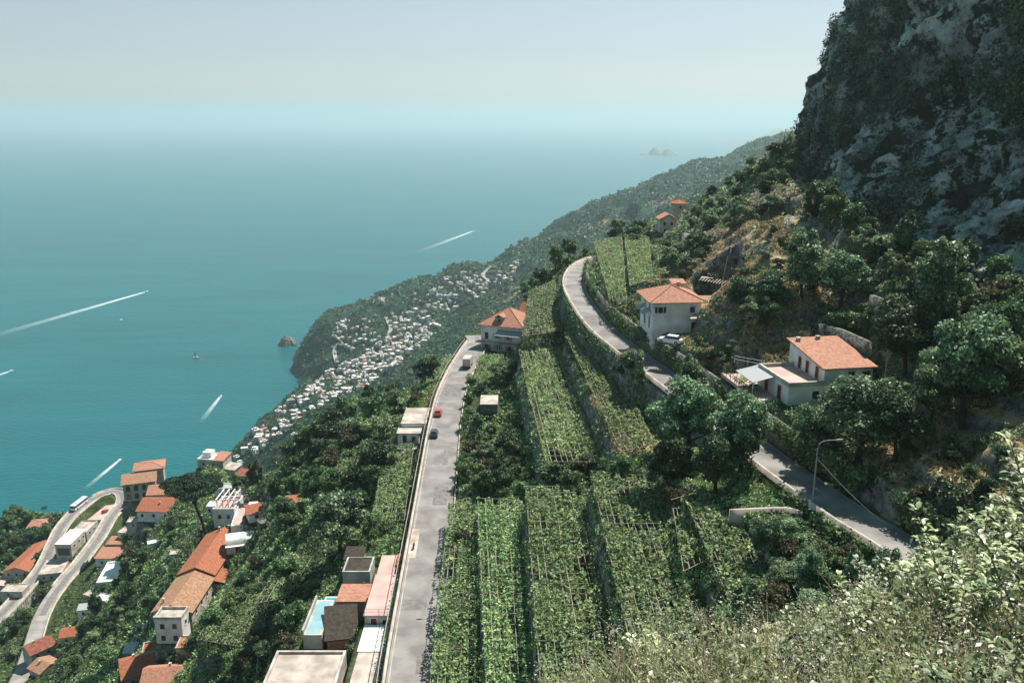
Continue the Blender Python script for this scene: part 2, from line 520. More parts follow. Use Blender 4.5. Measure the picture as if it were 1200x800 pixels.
_D2 = ((_P[:, None, :] - _P[None, :, :]) ** 2).sum(-1)
_A = _kern(_D2) + np.eye(len(_P)) * -0.004
_n = len(_P)
_AA = np.zeros((_n + 1, _n + 1))
_AA[:_n, :_n] = _A
_AA[:_n, _n] = 1
_AA[_n, :_n] = 1
_Wt = np.linalg.solve(_AA, np.append(_V, 0))


def base_h(x, y):
    x = np.asarray(x, float).ravel()
    y = np.asarray(y, float).ravel()
    out = np.empty(len(x))
    for i in range(0, len(x), 40000):
        q = _uv(x[i:i + 40000], y[i:i + 40000])
        d2 = (q ** 2).sum(-1)[:, None] + (_P ** 2).sum(-1)[None, :] - 2 * q @ _P.T
        out[i:i + 40000] = _kern(np.maximum(d2, 0)) @ _Wt[:_n] + _Wt[_n]
    return ZC - out * np.hypot(x, y)


# ------------------------------------------------------------------ roads (centre lines from the photo, on their own level)
def smooth_line(pts, n=8):
    pts = [np.array(p, float) for p in pts]
    out = []
    for i in range(len(pts) - 1):
        p0 = pts[max(i - 1, 0)]; p1 = pts[i]; p2 = pts[i + 1]; p3 = pts[min(i + 2, len(pts) - 1)]
        for k in range(n):
            t = k / n
            out.append(0.5 * ((2 * p1) + (-p0 + p2) * t + (2 * p0 - 5 * p1 + 4 * p2 - p3) * t * t + (-p0 + 3 * p1 - 3 * p2 + p3) * t ** 3))
    out.append(pts[-1])
    return np.array(out)


def line_px(lst, n=8):
    return smooth_line([at(*p) for p in lst], n)


ROAD_LOW = line_px([(478, 1000, 68), (480, 880, 68), (484, 790, 68), (496, 690, 68), (508, 600, 68), (515, 545, 68), (521, 500, 68), (528, 465, 68), (539, 437, 68), (549, 419, 68), (557, 406, 68), (561, 399, 69.5), (556, 393, 73)])
ROAD_UP = line_px([(1250, 770, 42), (1130, 690, 42), (1060, 642, 42), (1000, 606, 42.3), (950, 572, 42.6), (905, 540, 43), (850, 497, 43), (800, 457, 43), (745, 417, 43), (706, 385, 43), (683, 355, 43), (673, 333, 43), (678, 317, 43), (692, 307, 43.5), (712, 301, 44.5)])
ROAD_VIL = line_px([(-60, 900, 177), (20, 800, 178), (49, 721, 181), (70, 687, 182), (94, 659, 183), (117, 628, 184), (130, 606, 185), (143, 590, 186), (142, 579, 186), (131, 576, 186), (110, 584, 186), (88, 600, 186), (72, 619, 187), (63, 637, 187.5), (50, 664, 190), (28, 692, 192), (0, 722, 194), (-40, 760, 196)])
ROADS = [(ROAD_LOW, 3.3), (ROAD_UP, 2.75), (ROAD_VIL, 2.75)]


def near_line(x, y, line):
    """distance to a polyline, its height there and the side (+ right of travel)."""
    x = np.asarray(x, float); y = np.asarray(y, float)
    best = np.full(x.shape, 1e9); hz = np.zeros(x.shape); sd_ = np.zeros(x.shape)
    for i in range(len(line) - 1):
        a = line[i]; b = line[i + 1]
        dx, dy = b[0] - a[0], b[1] - a[1]
        L2 = dx * dx + dy * dy + 1e-9
        t = np.clip(((x - a[0]) * dx + (y - a[1]) * dy) / L2, 0, 1)
        ex = x - a[0] - t * dx; ey = y - a[1] - t * dy
        d = np.hypot(ex, ey)
        k = d < best
        best = np.where(k, d, best)
        hz = np.where(k, a[2] + t * (b[2] - a[2]), hz)
        sd_ = np.where(k, np.sign(ex * dy - ey * dx), sd_)
    return best, hz, sd_


# flat pads (convex polygons, CCW or CW) with their own level: (polygon, z, blend)
PADS = []


def poly_sd(x, y, poly):
    """signed distance to a convex polygon (negative inside), approximated by the edges."""
    poly = np.array(poly, float)[:, :2]
    c = poly.mean(0)
    d = np.full(np.shape(x), -1e9)
    for i in range(len(poly)):
        a = poly[i]; b = poly[(i + 1) % len(poly)]
        n = np.array([b[1] - a[1], a[0] - b[0]])
        n = n / (np.linalg.norm(n) + 1e-9)
        if np.dot(c - a, n) > 0:
            n = -n
        d = np.maximum(d, (x - a[0]) * n[0] + (y - a[1]) * n[1])
    return d


def pad(poly, z, blend=1.2):
    PADS.append((np.array([p[:2] for p in poly]), z, blend))


def padpx(lst, drop, blend=1.2):
    pad([at(px, py, drop) for px, py in lst], ZC - drop, blend)


# vine terraces: (corner pixels seen on the ground level, drop, blend); every strip later carries its pergola
STRIPS = [
    # name tag, quad pixels (near-left, near-right, far-right, far-left), drop of terrace floor
    ('a', [(500, 860), (566, 860), (562, 592), (527, 604)], 66.5),
    ('b', [(572, 860), (630, 860), (612, 600), (560, 598)], 62.3),
    ('c', [(636, 860), (738, 860), (672, 585), (616, 585)], 57.5),
    ('d', [(752, 840), (850, 800), (765, 575), (692, 568)], 52.5),
    ('e', [(868, 760), (905, 720), (872, 640), (800, 600)], 47.5),
]


CLIFF_FOOT = smooth_line([(260, 330, 0), (170, 300, 0), (118, 275, 0), (90, 255, 0), (84, 239, 0), (83.5, 220, 0), (86.5, 199, 0), (89, 172, 0), (93, 146, 0), (99, 110, 0), (106, 60, 0), (114, 0, 0)], 10)


def line_dist(x, y):
    return near_line(x, y, CLIFF_FOOT[::5])[0]


def build_height(x, y, detail=True):
    sh = np.shape(x)
    x = np.asarray(x, float).ravel(); y = np.asarray(y, float).ravel()
    r = np.hypot(x, y)
    h = base_h(x, y)
    if detail:
        amp = np.clip((r - 60) / 400, 0, 1) * 5.0 * sstep(250, 420, r) + np.clip(r / 60, 0, 1) * 0.35
        h = h + fbm(x / 45, y / 45, oct=4, seed=3) * amp * 1.2
        far = sstep(700, 1000, r)
        land = sstep(3, 25, h)
        # ravines running down the far coast and a stepped, terraced look
        g = np.abs(fbm(x / 170 + y / 260, y / 210 - x / 400, oct=4, seed=9))
        h = h + far * land * (g * 26 - 9)
        st = 5.0
        hq = np.floor(h / st) * st + st * sstep(0.55, 1.0, (h / st) % 1.0)
        h = np.where((r > 420) & (h > 0), h * (1 - 0.55 * far) + hq * 0.55 * far, h)
        rocky = (1 - sstep(25, 75, line_dist(x, y))) * sstep(55, 90, r)
        h = h + rocky * ((1 - np.abs(fbm(x / 9, y / 9, oct=4, seed=27))) - .62) * 5.0
        # stepped terraces on the near slopes
        st2 = 2.6
        zone = sstep(45, 60, r) * (1 - sstep(330, 420, r)) * (1 - sstep(ZC - 34, ZC - 26, h)) * 0.75
        wob = fbm(x / 14, y / 14, oct=2, seed=21) * 0.5
        hh = h + wob
        hq2 = np.floor(hh / st2) * st2 + st2 * sstep(0.7, 1.0, (hh / st2) % 1.0) - wob
        h = h * (1 - zone) + hq2 * zone
    for poly, z, bl in PADS:
        bx0, by0 = poly.min(0) - bl - 1; bx1, by1 = poly.max(0) + bl + 1
        k = np.where((x > bx0) & (x < bx1) & (y > by0) & (y < by1))[0]
        if len(k) == 0: continue
        d = poly_sd(x[k], y[k], poly)
        w = 1 - sstep(0.0, bl, d)
        h[k] = h[k] * (1 - w) + z * w
    for line, hw in ROADS:
        lx0, ly0 = line[:, :2].min(0) - 12; lx1, ly1 = line[:, :2].max(0) + 12
        k = np.where((x > lx0) & (x < lx1) & (y > ly0) & (y < ly1))[0]
        if len(k) == 0: continue
        d, hz, _ = near_line(x[k], y[k], line)
        w = 1 - sstep(hw + 0.6, hw + 1.5, d)
        h[k] = h[k] * (1 - w) + (hz - 0.03) * w
    return h.reshape(sh)


STRIPS2 = [
    # name, quad, drop, label, yellow leaves, bareness, leaf density
    ('m1', [(640, 556), (716, 556), (662, 408), (608, 420)], 55.5, 'long sparse vine pergola in the middle of the upper terraces with bare pale poles', True, 0.30, 0.8),
    ('m2', [(728, 545), (768, 538), (702, 402), (662, 402)], 49.5, 'narrow vine pergola under the outer wall of the upper road', True, 0.2, 0.9),
    ('m3', [(612, 404), (658, 398), (650, 336), (620, 350)], 52, 'vine pergola on the ridge right of the pink roofed house', False, 0.0, 1.0),
    ('m4', [(556, 455), (594, 452), (590, 424), (562, 424)], 69, 'small vine pergola in front of the pink roofed house', False, 0.1, 1.0),
    ('h1', [(714, 362), (734, 366), (728, 284), (696, 292)], 40, 'left half of the bright vineyard inside the hairpin bend', True, 0.12, 1.0),
    ('h2', [(738, 346), (764, 338), (760, 284), (732, 286)], 38.5, 'right half of the bright vineyard, next to the orange hip roofed house', True, 0.15, 1.0),
    ('l1', [(436, 622), (474, 622), (486, 524), (452, 540)], 74, 'vine pergola just left of the lower road wall below the small white house', False, -0.1, 1.2),
    ('l2', [(388, 574), (424, 570), (436, 540), (404, 536)], 82, 'vine pergola with bare poles on the wooded slope left of the lower road', False, 0.25, 0.9),
    ('l3', [(300, 720), (338, 712), (366, 664), (336, 658)], 86, 'slanting vine pergola beside the pool terrace', False, 0.2, 1.0),
    ('l4', [(232, 760), (288, 770), (318, 690), (280, 680)], 100, 'overgrown vine pergola right of the long orange roof', False, 0.0, 1.0),
    ('l5', [(498, 458), (516, 452), (528, 426), (512, 430)], 73.5, 'tiny vine pergola at the outer edge of the lower road', True, 0.2, 1.0),
    ('r1', [(800, 690), (846, 668), (812, 596), (786, 604)], 49.5, 'half bare vine pergola under the wall below the street lamp', False, 0.5, 0.7),
]
for nm, q, dr in STRIPS:
    padpx(q, dr, 0.7)
for nm, q, dr, *_ in STRIPS2:
    padpx(q, dr, 1.0)

# ------------------------------------------------------------------ building plots: front corners on the photo, level and depth
HS = {}


def plot(key, A, B, drop, depth, padblend=1.5, ext=0.6, ko=0.0):
    a = at(A[0], A[1], drop); b = at(B[0], B[1], drop)
    w = float(np.hypot(b[0] - a[0], b[1] - a[1])); rz = math.atan2(b[1] - a[1], b[0] - a[0])
    plot_w(key, a[0], a[1], drop, w, depth, rz, padblend, ext)


def plot_w(key, x, y, drop, w, depth, rz=0.0, padblend=1.5, ext=0.6):
    HS[key] = (x, y, ZC - drop, w, depth, rz)
    c, s = math.cos(rz), math.sin(rz)
    q = [(x + c * u - s * v, y + s * u + c * v) for u, v in ((-ext, -ext), (w + ext, -ext), (w + ext, depth + ext), (-ext, depth + ext))]
    pad(q, ZC - drop, padblend)
    KO.append(np.array([(x + c * u - s * v, y + s * u + c * v) for u, v in ((-.5, -.5), (w + .5, -.5), (w + .5, depth + .5), (-.5, depth + .5))]))


KO = []
plot('ridge', (564, 410), (611, 415), 69, 13)
plot('hairpin', (764, 391), (820, 390), 38.5, 10)
plot_w('ledge', 22.0, 139.0, 38.5, 11, 12, math.radians(8))
KO.pop()
plot_w('villa', 37.8, 111.0, 38.5, 15, 11, math.radians(9))
plot_w('small1', *at(773, 273, 34.5)[:2], 34.5, 5.0, 6)
plot_w('small2', *at(789, 259, 33.0)[:2], 33.0, 4.2, 5)
plot_w('long', -89.5, 188.5, 124.5, 9.5, 39, 0.0)
plot_w('tower', -87.0, 183.2, 125.0, 6.6, 4.9, 0.0, .8, .3)
plot('arches', (146, 588), (184, 583), 158, 11)
plot('orange1', (162, 611), (200, 612), 146, 12)
plot('orange2', (174, 592), (210, 590), 144, 9)
plot('white1', (251, 618), (276, 618), 121, 9)
plot('pink1', (272, 634), (300, 632), 120, 15)
plot('vault', (266, 650), (303, 645), 119, 5)
plot('orange3', (292, 613), (312, 609), 113, 6)
plot_w('market', -193.5 - 6.5, 338.0, 186.5, 7.0, 24, 0.0, 1.0)
plot_w('leftbig', -229, 345, 203, 11.5, 25, 0.0)
plot('leftsmall', (33, 628), (57, 626), 206, 9)
plot('taupe', (46, 682), (74, 679), 192, 13)
plot('pinkmono', (113, 664), (141, 664), 172, 7)
plot('terr11', (114, 692), (137, 690), 166, 15)
plot('bot_a', (38, 777), (66, 764), 176, 7)
plot('bot_b', (72, 757), (100, 753), 172, 5.5)
plot('bot_c', (48, 797), (72, 783), 175, 6)
plot('bot_d', (146, 812), (190, 800), 138, 9)
plot('bot_e', (168, 820), (250, 814), 130, 7)
plot('bot_f', (166, 786), (202, 780), 139, 8)
plot('sea_house', (232, 548), (262, 550), 133, 7)
plot('shed15', (146, 774), (160, 772), 150, 4)
plot('rb_orange', (396, 722), (436, 722), 76, 4.8)
plot_w('rb_pink', -21.4, 109.5, 73, 4.2, 11.2)
plot_w('rb_north', -21.4, 121.2, 73, 4.2, 6)
plot_w('rb_concrete', -32.8, 88.0, 78, 9.6, 16.2)
plot('rb_dark', (384, 762), (418, 758), 77, 6.0)
plot('rb_brown', (402, 684), (434, 684), 76, 5)
plot_w('rb_yard', -21.2, 90.0, 71.6, 3.9, 18.5)
plot('rb_pool', (356, 760), (378, 760), 77, 9.5)
plot_w('road_house', -26.0, 182.0, 72.5, 6.0, 14)
plot('ruin', (563, 484), (583, 484), 62.5, 6)
padpx([(818, 392), (866, 392), (856, 364), (815, 366)], 38.5, 1.0)
padpx([(100, 609), (124, 590), (140, 589), (124, 612)], 186, 1.0)
padpx([(838, 440), (866, 472), (905, 465), (884, 432)], 38.5, 0.8)

# polar grid, finest where the photo looks
_th1 = np.radians(np.linspace(-41, 41, 640))
_th = np.concatenate([np.radians(np.linspace(-88, -41.4, 60)), _th1, np.radians(np.linspace(41.4, 88, 60))])
_lr = np.concatenate([np.linspace(math.log(0.6), math.log(60), 160, endpoint=False), np.linspace(math.log(60), math.log(470), 640, endpoint=False), np.linspace(math.log(470), math.log(3600), 420)])
_TT, _LR = np.meshgrid(_th, _lr, indexing='xy')
GX = np.exp(_LR) * np.sin(_TT)
GY = np.exp(_LR) * np.cos(_TT)
GZ = build_height(GX, GY)


def Hq(x, y):
    """terrain height at world x,y from the grid (bilinear)."""
    x = np.asarray(x, float); y = np.asarray(y, float)
    th = np.arctan2(x, y); lr = np.log(np.hypot(x, y) + 1e-9)
    i = np.clip(np.searchsorted(_th, th) - 1, 0, len(_th) - 2)
    j = np.clip(np.searchsorted(_lr, lr) - 1, 0, len(_lr) - 2)
    a = np.clip((th - _th[i]) / (_th[i + 1] - _th[i]), 0, 1)
    b = np.clip((lr - _lr[j]) / (_lr[j + 1] - _lr[j]), 0, 1)
    return (GZ[j, i] * (1 - a) + GZ[j, i + 1] * a) * (1 - b) + (GZ[j + 1, i] * (1 - a) + GZ[j + 1, i + 1] * a) * b


_TS = np.exp(np.linspace(math.log(3.0), math.log(3600), 1500))


def ground(px, py, tmin=3.0):
    """where the ray through photo pixels meets the terrain; (n,3) and a hit mask."""
    px = np.atleast_1d(np.asarray(px, float)); py = np.atleast_1d(np.asarray(py, float))
    dx, dy, dz = ray(px, py)
    X = dx[:, None] * _TS; Y = dy[:, None] * _TS; Z = ZC + dz[:, None] * _TS
    below = (Z < Hq(X, Y)) & (_TS[None, :] >= tmin)
    hit = below.any(1)
    k = np.argmax(below, 1)
    k0 = np.maximum(k - 1, 0)
    ar = np.arange(len(px))
    g1 = Z[ar, k] - Hq(X[ar, k], Y[ar, k]); g0 = Z[ar, k0] - Hq(X[ar, k0], Y[ar, k0])
    f = np.clip(g0 / (g0 - g1 + 1e-9), 0, 1)
    t = _TS[k0] + (_TS[k] - _TS[k0]) * f
    return np.stack([dx * t, dy * t, Hq(dx * t, dy * t)], 1), hit


def G1(px, py, tmin=3.0):
    p, h = ground(px, py, tmin)
    return p[0]


# ground material: scrub soil, dry grass and rock, by place on the land itself
gm = bpy.data.materials.new('hillside_ground')
gm.use_nodes = True
N, L = gm.node_tree.nodes, gm.node_tree.links
geo = N.new('ShaderNodeNewGeometry')


def tex(scale, detail=6, rough=0.6):
    t = N.new('ShaderNodeTexNoise')
    t.inputs['Scale'].default_value = 1.0 / scale
    t.inputs['Detail'].default_value = detail
    t.inputs['Roughness'].default_value = rough
    L.new(geo.outputs['Position'], t.inputs['Vector'])
    return t.outputs[0]


def ramp(inp, stops):
    r = N.new('ShaderNodeValToRGB')
    e = r.color_ramp.elements
    while len(e) < len(stops):
        e.new(0.5)
    for i, (p, c) in enumerate(stops):
        e[i].position = p
        e[i].color = (*c, 1) if len(c) == 3 else c
    L.new(inp, r.inputs[0])
    return r.outputs[0]


def mixc(f, a, b):
    m = N.new('ShaderNodeMix')
    m.data_type = 'RGBA'
    L.new(f, m.inputs['Factor'])
    L.new(a, m.inputs[6]); L.new(b, m.inputs[7])
    return m.outputs[2]


green = ramp(tex(2.2, 8, 0.7), [(0.35, (0.018, 0.032, 0.012)), (0.52, (0.045, 0.065, 0.024)), (0.68, (0.11, 0.12, 0.05))])
dry = ramp(tex(1.6, 8, 0.7), [(0.35, (0.13, 0.11, 0.05)), (0.5, (0.34, 0.26, 0.15)), (0.65, (0.52, 0.42, 0.27))])
rock = ramp(tex(1.5, 10, 0.75), [(0.35, (0.05, 0.05, 0.047)), (0.5, (0.17, 0.165, 0.15)), (0.65, (0.38, 0.37, 0.34))])
att_ = N.new('ShaderNodeAttribute')
att_.attribute_name = 'dry'
att_.attribute_type = 'GEOMETRY'
m1 = N.new('ShaderNodeMath'); m1.operation = 'ADD'
L.new(att_.outputs['Fac'], m1.inputs[0])
m2 = N.new('ShaderNodeMath'); m2.operation = 'MULTIPLY_ADD'
L.new(tex(7, 5), m2.inputs[0]); m2.inputs[1].default_value = 1.6; m2.inputs[2].default_value = -0.95
L.new(m2.outputs[0], m1.inputs[1])
dryf = ramp(m1.outputs[0], [(0.25, (0, 0, 0)), (0.5, (1, 1, 1))])
sepn = N.new('ShaderNodeSeparateXYZ')
L.new(geo.outputs['True Normal'], sepn.inputs[0])
rka = N.new('ShaderNodeAttribute'); rka.attribute_name = 'rocky'; rka.attribute_type = 'GEOMETRY'
rkm = N.new('ShaderNodeMath'); rkm.operation = 'MULTIPLY_ADD'; rkm.inputs[1].default_value = -0.42
L.new(rka.outputs['Fac'], rkm.inputs[0]); L.new(sepn.outputs[2], rkm.inputs[2])
rkn = N.new('ShaderNodeMath'); rkn.operation = 'MULTIPLY_ADD'; rkn.inputs[1].default_value = 0.5; rkn.inputs[2].default_value = -0.25
L.new(tex(5, 8, 0.7), rkn.inputs[0])
rks = N.new('ShaderNodeMath'); rks.operation = 'ADD'; L.new(rkm.outputs[0], rks.inputs[0]); L.new(rkn.outputs[0], rks.inputs[1])
steep = ramp(rks.outputs[0], [(0.30, (1, 1, 1)), (0.46, (0, 0, 0))])
vl = N.new('ShaderNodeVectorMath'); vl.operation = 'LENGTH'; L.new(geo.outputs['Position'], vl.inputs[0])
farf = N.new('ShaderNodeMapRange'); farf.inputs['From Min'].default_value = 620; farf.inputs['From Max'].default_value = 820
L.new(vl.outputs['Value'], farf.inputs['Value'])
wood = ramp(tex(14, 8, 0.7), [(0.35, (0.012, 0.032, 0.024)), (0.55, (0.026, 0.058, 0.040)), (0.72, (0.07, 0.095, 0.06))])
green = mixc(farf.outputs[0], green, wood)
c0 = mixc(dryf, green, dry)
c1 = mixc(steep, c0, rock)
bs = N['Principled BSDF']
L.new(c1, bs.inputs['Base Color'])
bs.inputs['Roughness'].default_value = 0.95
bs.inputs['Specular IOR Level'].default_value = 0.1
bp = N.new('ShaderNodeBump')
bp.inputs['Distance'].default_value = 0.5
L.new(tex(1.2, 8, 0.7), bp.inputs['Height'])
L.new(bp.outputs[0], bs.inputs['Normal'])
M['ground'] = gm

_nr, _nt = GX.shape
_idx = np.arange(_nr * _nt).reshape(_nr, _nt)
_Q = np.stack([_idx[:-1, :-1], _idx[:-1, 1:], _idx[1:, 1:], _idx[1:, :-1]], -1).reshape(-1, 4)
_V3 = np.stack([GX, GY, GZ], -1).reshape(-1, 3)
keep = (_V3[_Q][:, :, 2].max(1) > -14)
me = np_mesh('terrain', _V3, _Q[keep][:, ::-1], gm, smooth=True)

# dryness mask painted from areas of parched grass in the photo (world positions)
DRY = [(885, 300, 30), (905, 345, 20), (870, 260, 20), (860, 320, 16), (925, 330, 14), (850, 385, 8), (875, 385, 8), (1085, 525, 8), (1105, 505, 7), (1060, 540, 6), (1075, 560, 5), (1150, 500, 7), (530, 440, 7), (520, 450, 6), (1180, 540, 7), (1190, 480, 5), (820, 290, 10), (800, 320, 6), (925, 300, 10), (700, 470, 7), (740, 520, 6), (600, 345, 70), (640, 325, 60), (700, 265, 80), (780, 235, 60), (880, 420, 5)]
_dr = np.zeros(len(_V3))
for (px, py, rad) in DRY:
    c = G1(px, py, 500 if rad > 30 else 3)
    _dr = np.maximum(_dr, (1 - sstep(0.3, 1.0, np.hypot(_V3[:, 0] - c[0], _V3[:, 1] - c[1]) / rad)) * (0.75 if rad < 50 else 0.45))
_fr = np.hypot(_V3[:, 0], _V3[:, 1])
_dr = np.maximum(_dr, 0.35 * (1 - sstep(20, 45, _fr)))
at_ = me.attributes.new('dry', 'FLOAT', 'POINT')
at_.data.foreach_set('value', _dr.astype(np.float32))
_rk = (1 - sstep(25, 75, line_dist(_V3[:, 0], _V3[:, 1]))) * sstep(55, 90, _fr)
at2_ = me.attributes.new('rocky', 'FLOAT', 'POINT')
at2_.data.foreach_set('value', _rk.astype(np.float32))
terrain = link('terrain', me)
tag(terrain, kind='structure')

# ------------------------------------------------------------------ sea
sm = bpy.data.materials.new('sea_water')
sm.use_nodes = True
N, L = sm.node_tree.nodes, sm.node_tree.links
bs = N['Principled BSDF']
geo = N.new('ShaderNodeNewGeometry')
mp = N.new('ShaderNodeMapping')
mp.inputs['Scale'].default_value = (1, 3.2, 1)
mp.inputs['Rotation'].default_value = (0, 0, 0.25)
L.new(geo.outputs['Position'], mp.inputs[0])
t1 = N.new('ShaderNodeTexNoise'); t1.inputs['Scale'].default_value = 0.0022; t1.inputs['Detail'].default_value = 6
L.new(mp.outputs[0], t1.inputs[0])
cr = N.new('ShaderNodeValToRGB')
cr.color_ramp.elements[0].position = 0.3; cr.color_ramp.elements[0].color = (0.0, 0.082, 0.096, 1)
cr.color_ramp.elements[1].position = 0.7; cr.color_ramp.elements[1].color = (0.0, 0.108, 0.122, 1)
L.new(t1.outputs[0], cr.inputs[0])
L.new(cr.outputs[0], bs.inputs['Base Color'])
bs.inputs['Roughness'].default_value = 0.32
bs.inputs['IOR'].default_value = 1.33
bs.inputs['Specular IOR Level'].default_value = 0.4
t2 = N.new('ShaderNodeTexNoise'); t2.inputs['Scale'].default_value = 0.09; t2.inputs['Detail'].default_value = 5
L.new(mp.outputs[0], t2.inputs[0])
t3 = N.new('ShaderNodeTexNoise'); t3.inputs['Scale'].default_value = 0.006; t3.inputs['Detail'].default_value = 4
L.new(mp.outputs[0], t3.inputs[0])
ad = N.new('ShaderNodeMath'); ad.operation = 'MULTIPLY_ADD'; ad.inputs[1].default_value = 1.2
L.new(t3.outputs[0], ad.inputs[0]); L.new(t2.outputs[0], ad.inputs[2])
bp = N.new('ShaderNodeBump'); bp.inputs['Distance'].default_value = 1.6; bp.inputs['Strength'].default_value = 0.8
L.new(ad.outputs[0], bp.inputs['Height']); L.new(bp.outputs[0], bs.inputs['Normal'])
M['sea'] = sm
mb = MB()
mb.quad((-60000, -1500, 0), (60000, -1500, 0), (60000, 74000, 0), (-60000, 74000, 0))
tag(mb.build('sea_water', sm), kind='structure')

# ------------------------------------------------------------------ roads as sheets with painted lines
def offset_line(line, off):
    d = np.gradient(line[:, :2], axis=0)
    n = np.stack([d[:, 1], -d[:, 0]], 1) / (np.linalg.norm(d, axis=1)[:, None] + 1e-9)
    o = line.copy()
    o[:, :2] += n * off
    return o


def ribbon(name, line, o0, o1, dz, m, parent=None, i0=0, i1=None):
    a = offset_line(line, o0)[i0:i1]; b = offset_line(line, o1)[i0:i1]
    n = len(a)
    V = np.concatenate([a, b]); V[:, 2] += dz
    Q = np.array([(i, i + n, i + n + 1, i + 1) for i in range(n - 1)])
    me = np_mesh(name, V, Q, m, smooth=True)
    return link(name, me, parent)


def wall_line(name, line, off, thick, z0, z1, m, i0=0, i1=None, parent=None, caps=None):
    """a wall of rectangular section that follows a line."""
    a = offset_line(line, off - thick / 2)[i0:i1]; b = offset_line(line, off + thick / 2)[i0:i1]
    n = len(a)
    zz0 = z0 if hasattr(z0, '__len__') else np.full(n, z0)
    V = np.concatenate([a + [[0, 0, 0]], b, b, a])
    V[:n, 2] += zz0; V[n:2 * n, 2] += zz0; V[2 * n:3 * n, 2] += z1; V[3 * n:, 2] += z1
    Q = []
    for i in range(n - 1):
        for k in range(4):
            k2 = (k + 1) % 4
            Q.append((k * n + i, k2 * n + i, k2 * n + i + 1, k * n + i + 1))
    Q.append((0, 3 * n, 2 * n, n)); Q.append((n - 1, 2 * n - 1, 3 * n - 1, 4 * n - 1))
    me = np_mesh(name, V, np.array(Q)[:, ::-1], m)
    return link(name, me, parent)


for ln, hw, nm, mt in ((ROAD_LOW, 3.3, 'lower_road', 'asphalt'), (ROAD_UP, 2.75, 'upper_road', 'asphalt'), (ROAD_VIL, 2.75, 'village_road', 'asphalt_old')):
    o = ribbon(nm, ln, -hw, hw, 0.03, M[mt]); tag(o, kind='structure')
o = ribbon('road_edge_line', ROAD_LOW, -3.0, -2.86, 0.034, M['line']); tag(o, kind='structure')
o = ribbon('road_edge_line', ROAD_UP, -2.5, -2.38, 0.034, M['line']); tag(o, kind='structure')
o = ribbon('road_edge_line', ROAD_UP, 2.38, 2.5, 0.034, M['line']); tag(o, kind='structure')

# ------------------------------------------------------------------ the cliff (its own folded sheet, with overhangs)
_cl = CLIFF_FOOT
_seg = np.hypot(*np.diff(_cl[:, :2], axis=0).T)
_cs = np.concatenate([[0], np.cumsum(_seg)])
NS, NH = 1000, 330
_s = np.linspace(0, _cs[-1], NS)
cx_ = np.interp(_s, _cs, _cl[:, 0]); cy_ = np.interp(_s, _cs, _cl[:, 1])
tx = np.gradient(cx_); ty = np.gradient(cy_)
ln_ = np.hypot(tx, ty); nx_ = ty / ln_; ny_ = -tx / ln_      # outward = towards the valley
if nx_[NS // 2] > 0: nx_, ny_ = -nx_, -ny_
HH = np.linspace(0, 1, NH)
CLH = 100.0
zz = ZC - 30 + HH * CLH
lean = 0.10 * np.maximum(zz - (ZC - 14), 0) + 0.022 * np.maximum(zz - (ZC + 8), 0) ** 1.45 - 0.35 * np.minimum(zz - (ZC - 14), 0) * -1.0
lean = np.where(zz < ZC - 14, (zz - (ZC - 14)) * 0.45, lean)
Zc = np.repeat(zz[None, :], NS, 0)
_lf = 0.12 + 0.88 * sstep(222, 185, cy_)
lean = np.repeat(lean[None, :], NS, 0) + np.minimum(zz - (ZC + 1), 0)[None, :] * 0.85 * _lf[:, None]
Xc = cx_[:, None] - nx_[:, None] * lean
Yc = cy_[:, None] - ny_[:, None] * lean
big = fbm(Xc / 26, Yc / 26, Zc / 34, oct=3, seed=5)
rid = 1 - np.abs(fbm(Xc / 11, Yc / 11, Zc / 24, oct=4, seed=6))
fine = fbm(Xc / 3.2, Yc / 3.2, Zc / 5.0, oct=4, seed=7)
mid_ = 1 - np.abs(fbm(Xc / 6.5 + 9, Yc / 6.5, Zc / 7.5, oct=5, seed=26))
disp = big * 5.5 + (rid - 0.6) * 3.0 + (mid_ - .6) * 4.2 + fine * 1.3
edge = sstep(0, 0.08, HH)[None, :]
Xc = Xc + nx_[:, None] * disp * edge
Yc = Yc + ny_[:, None] * disp * edge
Zc = Zc + fbm(Xc / 8, Yc / 8, Zc / 8, oct=2, seed=8) * 1.2
# crest line goes up and down
Zc = np.minimum(Zc, ZC + 34 + 12 * fbm(_s / 40, _s * 0, oct=3, seed=12)[:, None] + 4 * sstep(150, 80, cy_)[:, None])

rk = bpy.data.materials.new('cliff_rock')
rk.use_nodes = True
N, L = rk.node_tree.nodes, rk.node_tree.links
geo = N.new('ShaderNodeNewGeometry')
mpz = N.new('ShaderNodeMapping'); mpz.inputs['Scale'].default_value = (1, 1, 0.35)
L.new(geo.outputs['Position'], mpz.inputs[0])


def texv(scale, detail=8, rough=0.65, vec=None):
    t = N.new('ShaderNodeTexNoise')
    t.inputs['Scale'].default_value = 1.0 / scale
    t.inputs['Detail'].default_value = detail
    t.inputs['Roughness'].default_value = rough
    L.new(vec or geo.outputs['Position'], t.inputs['Vector'])
    return t.outputs[0]


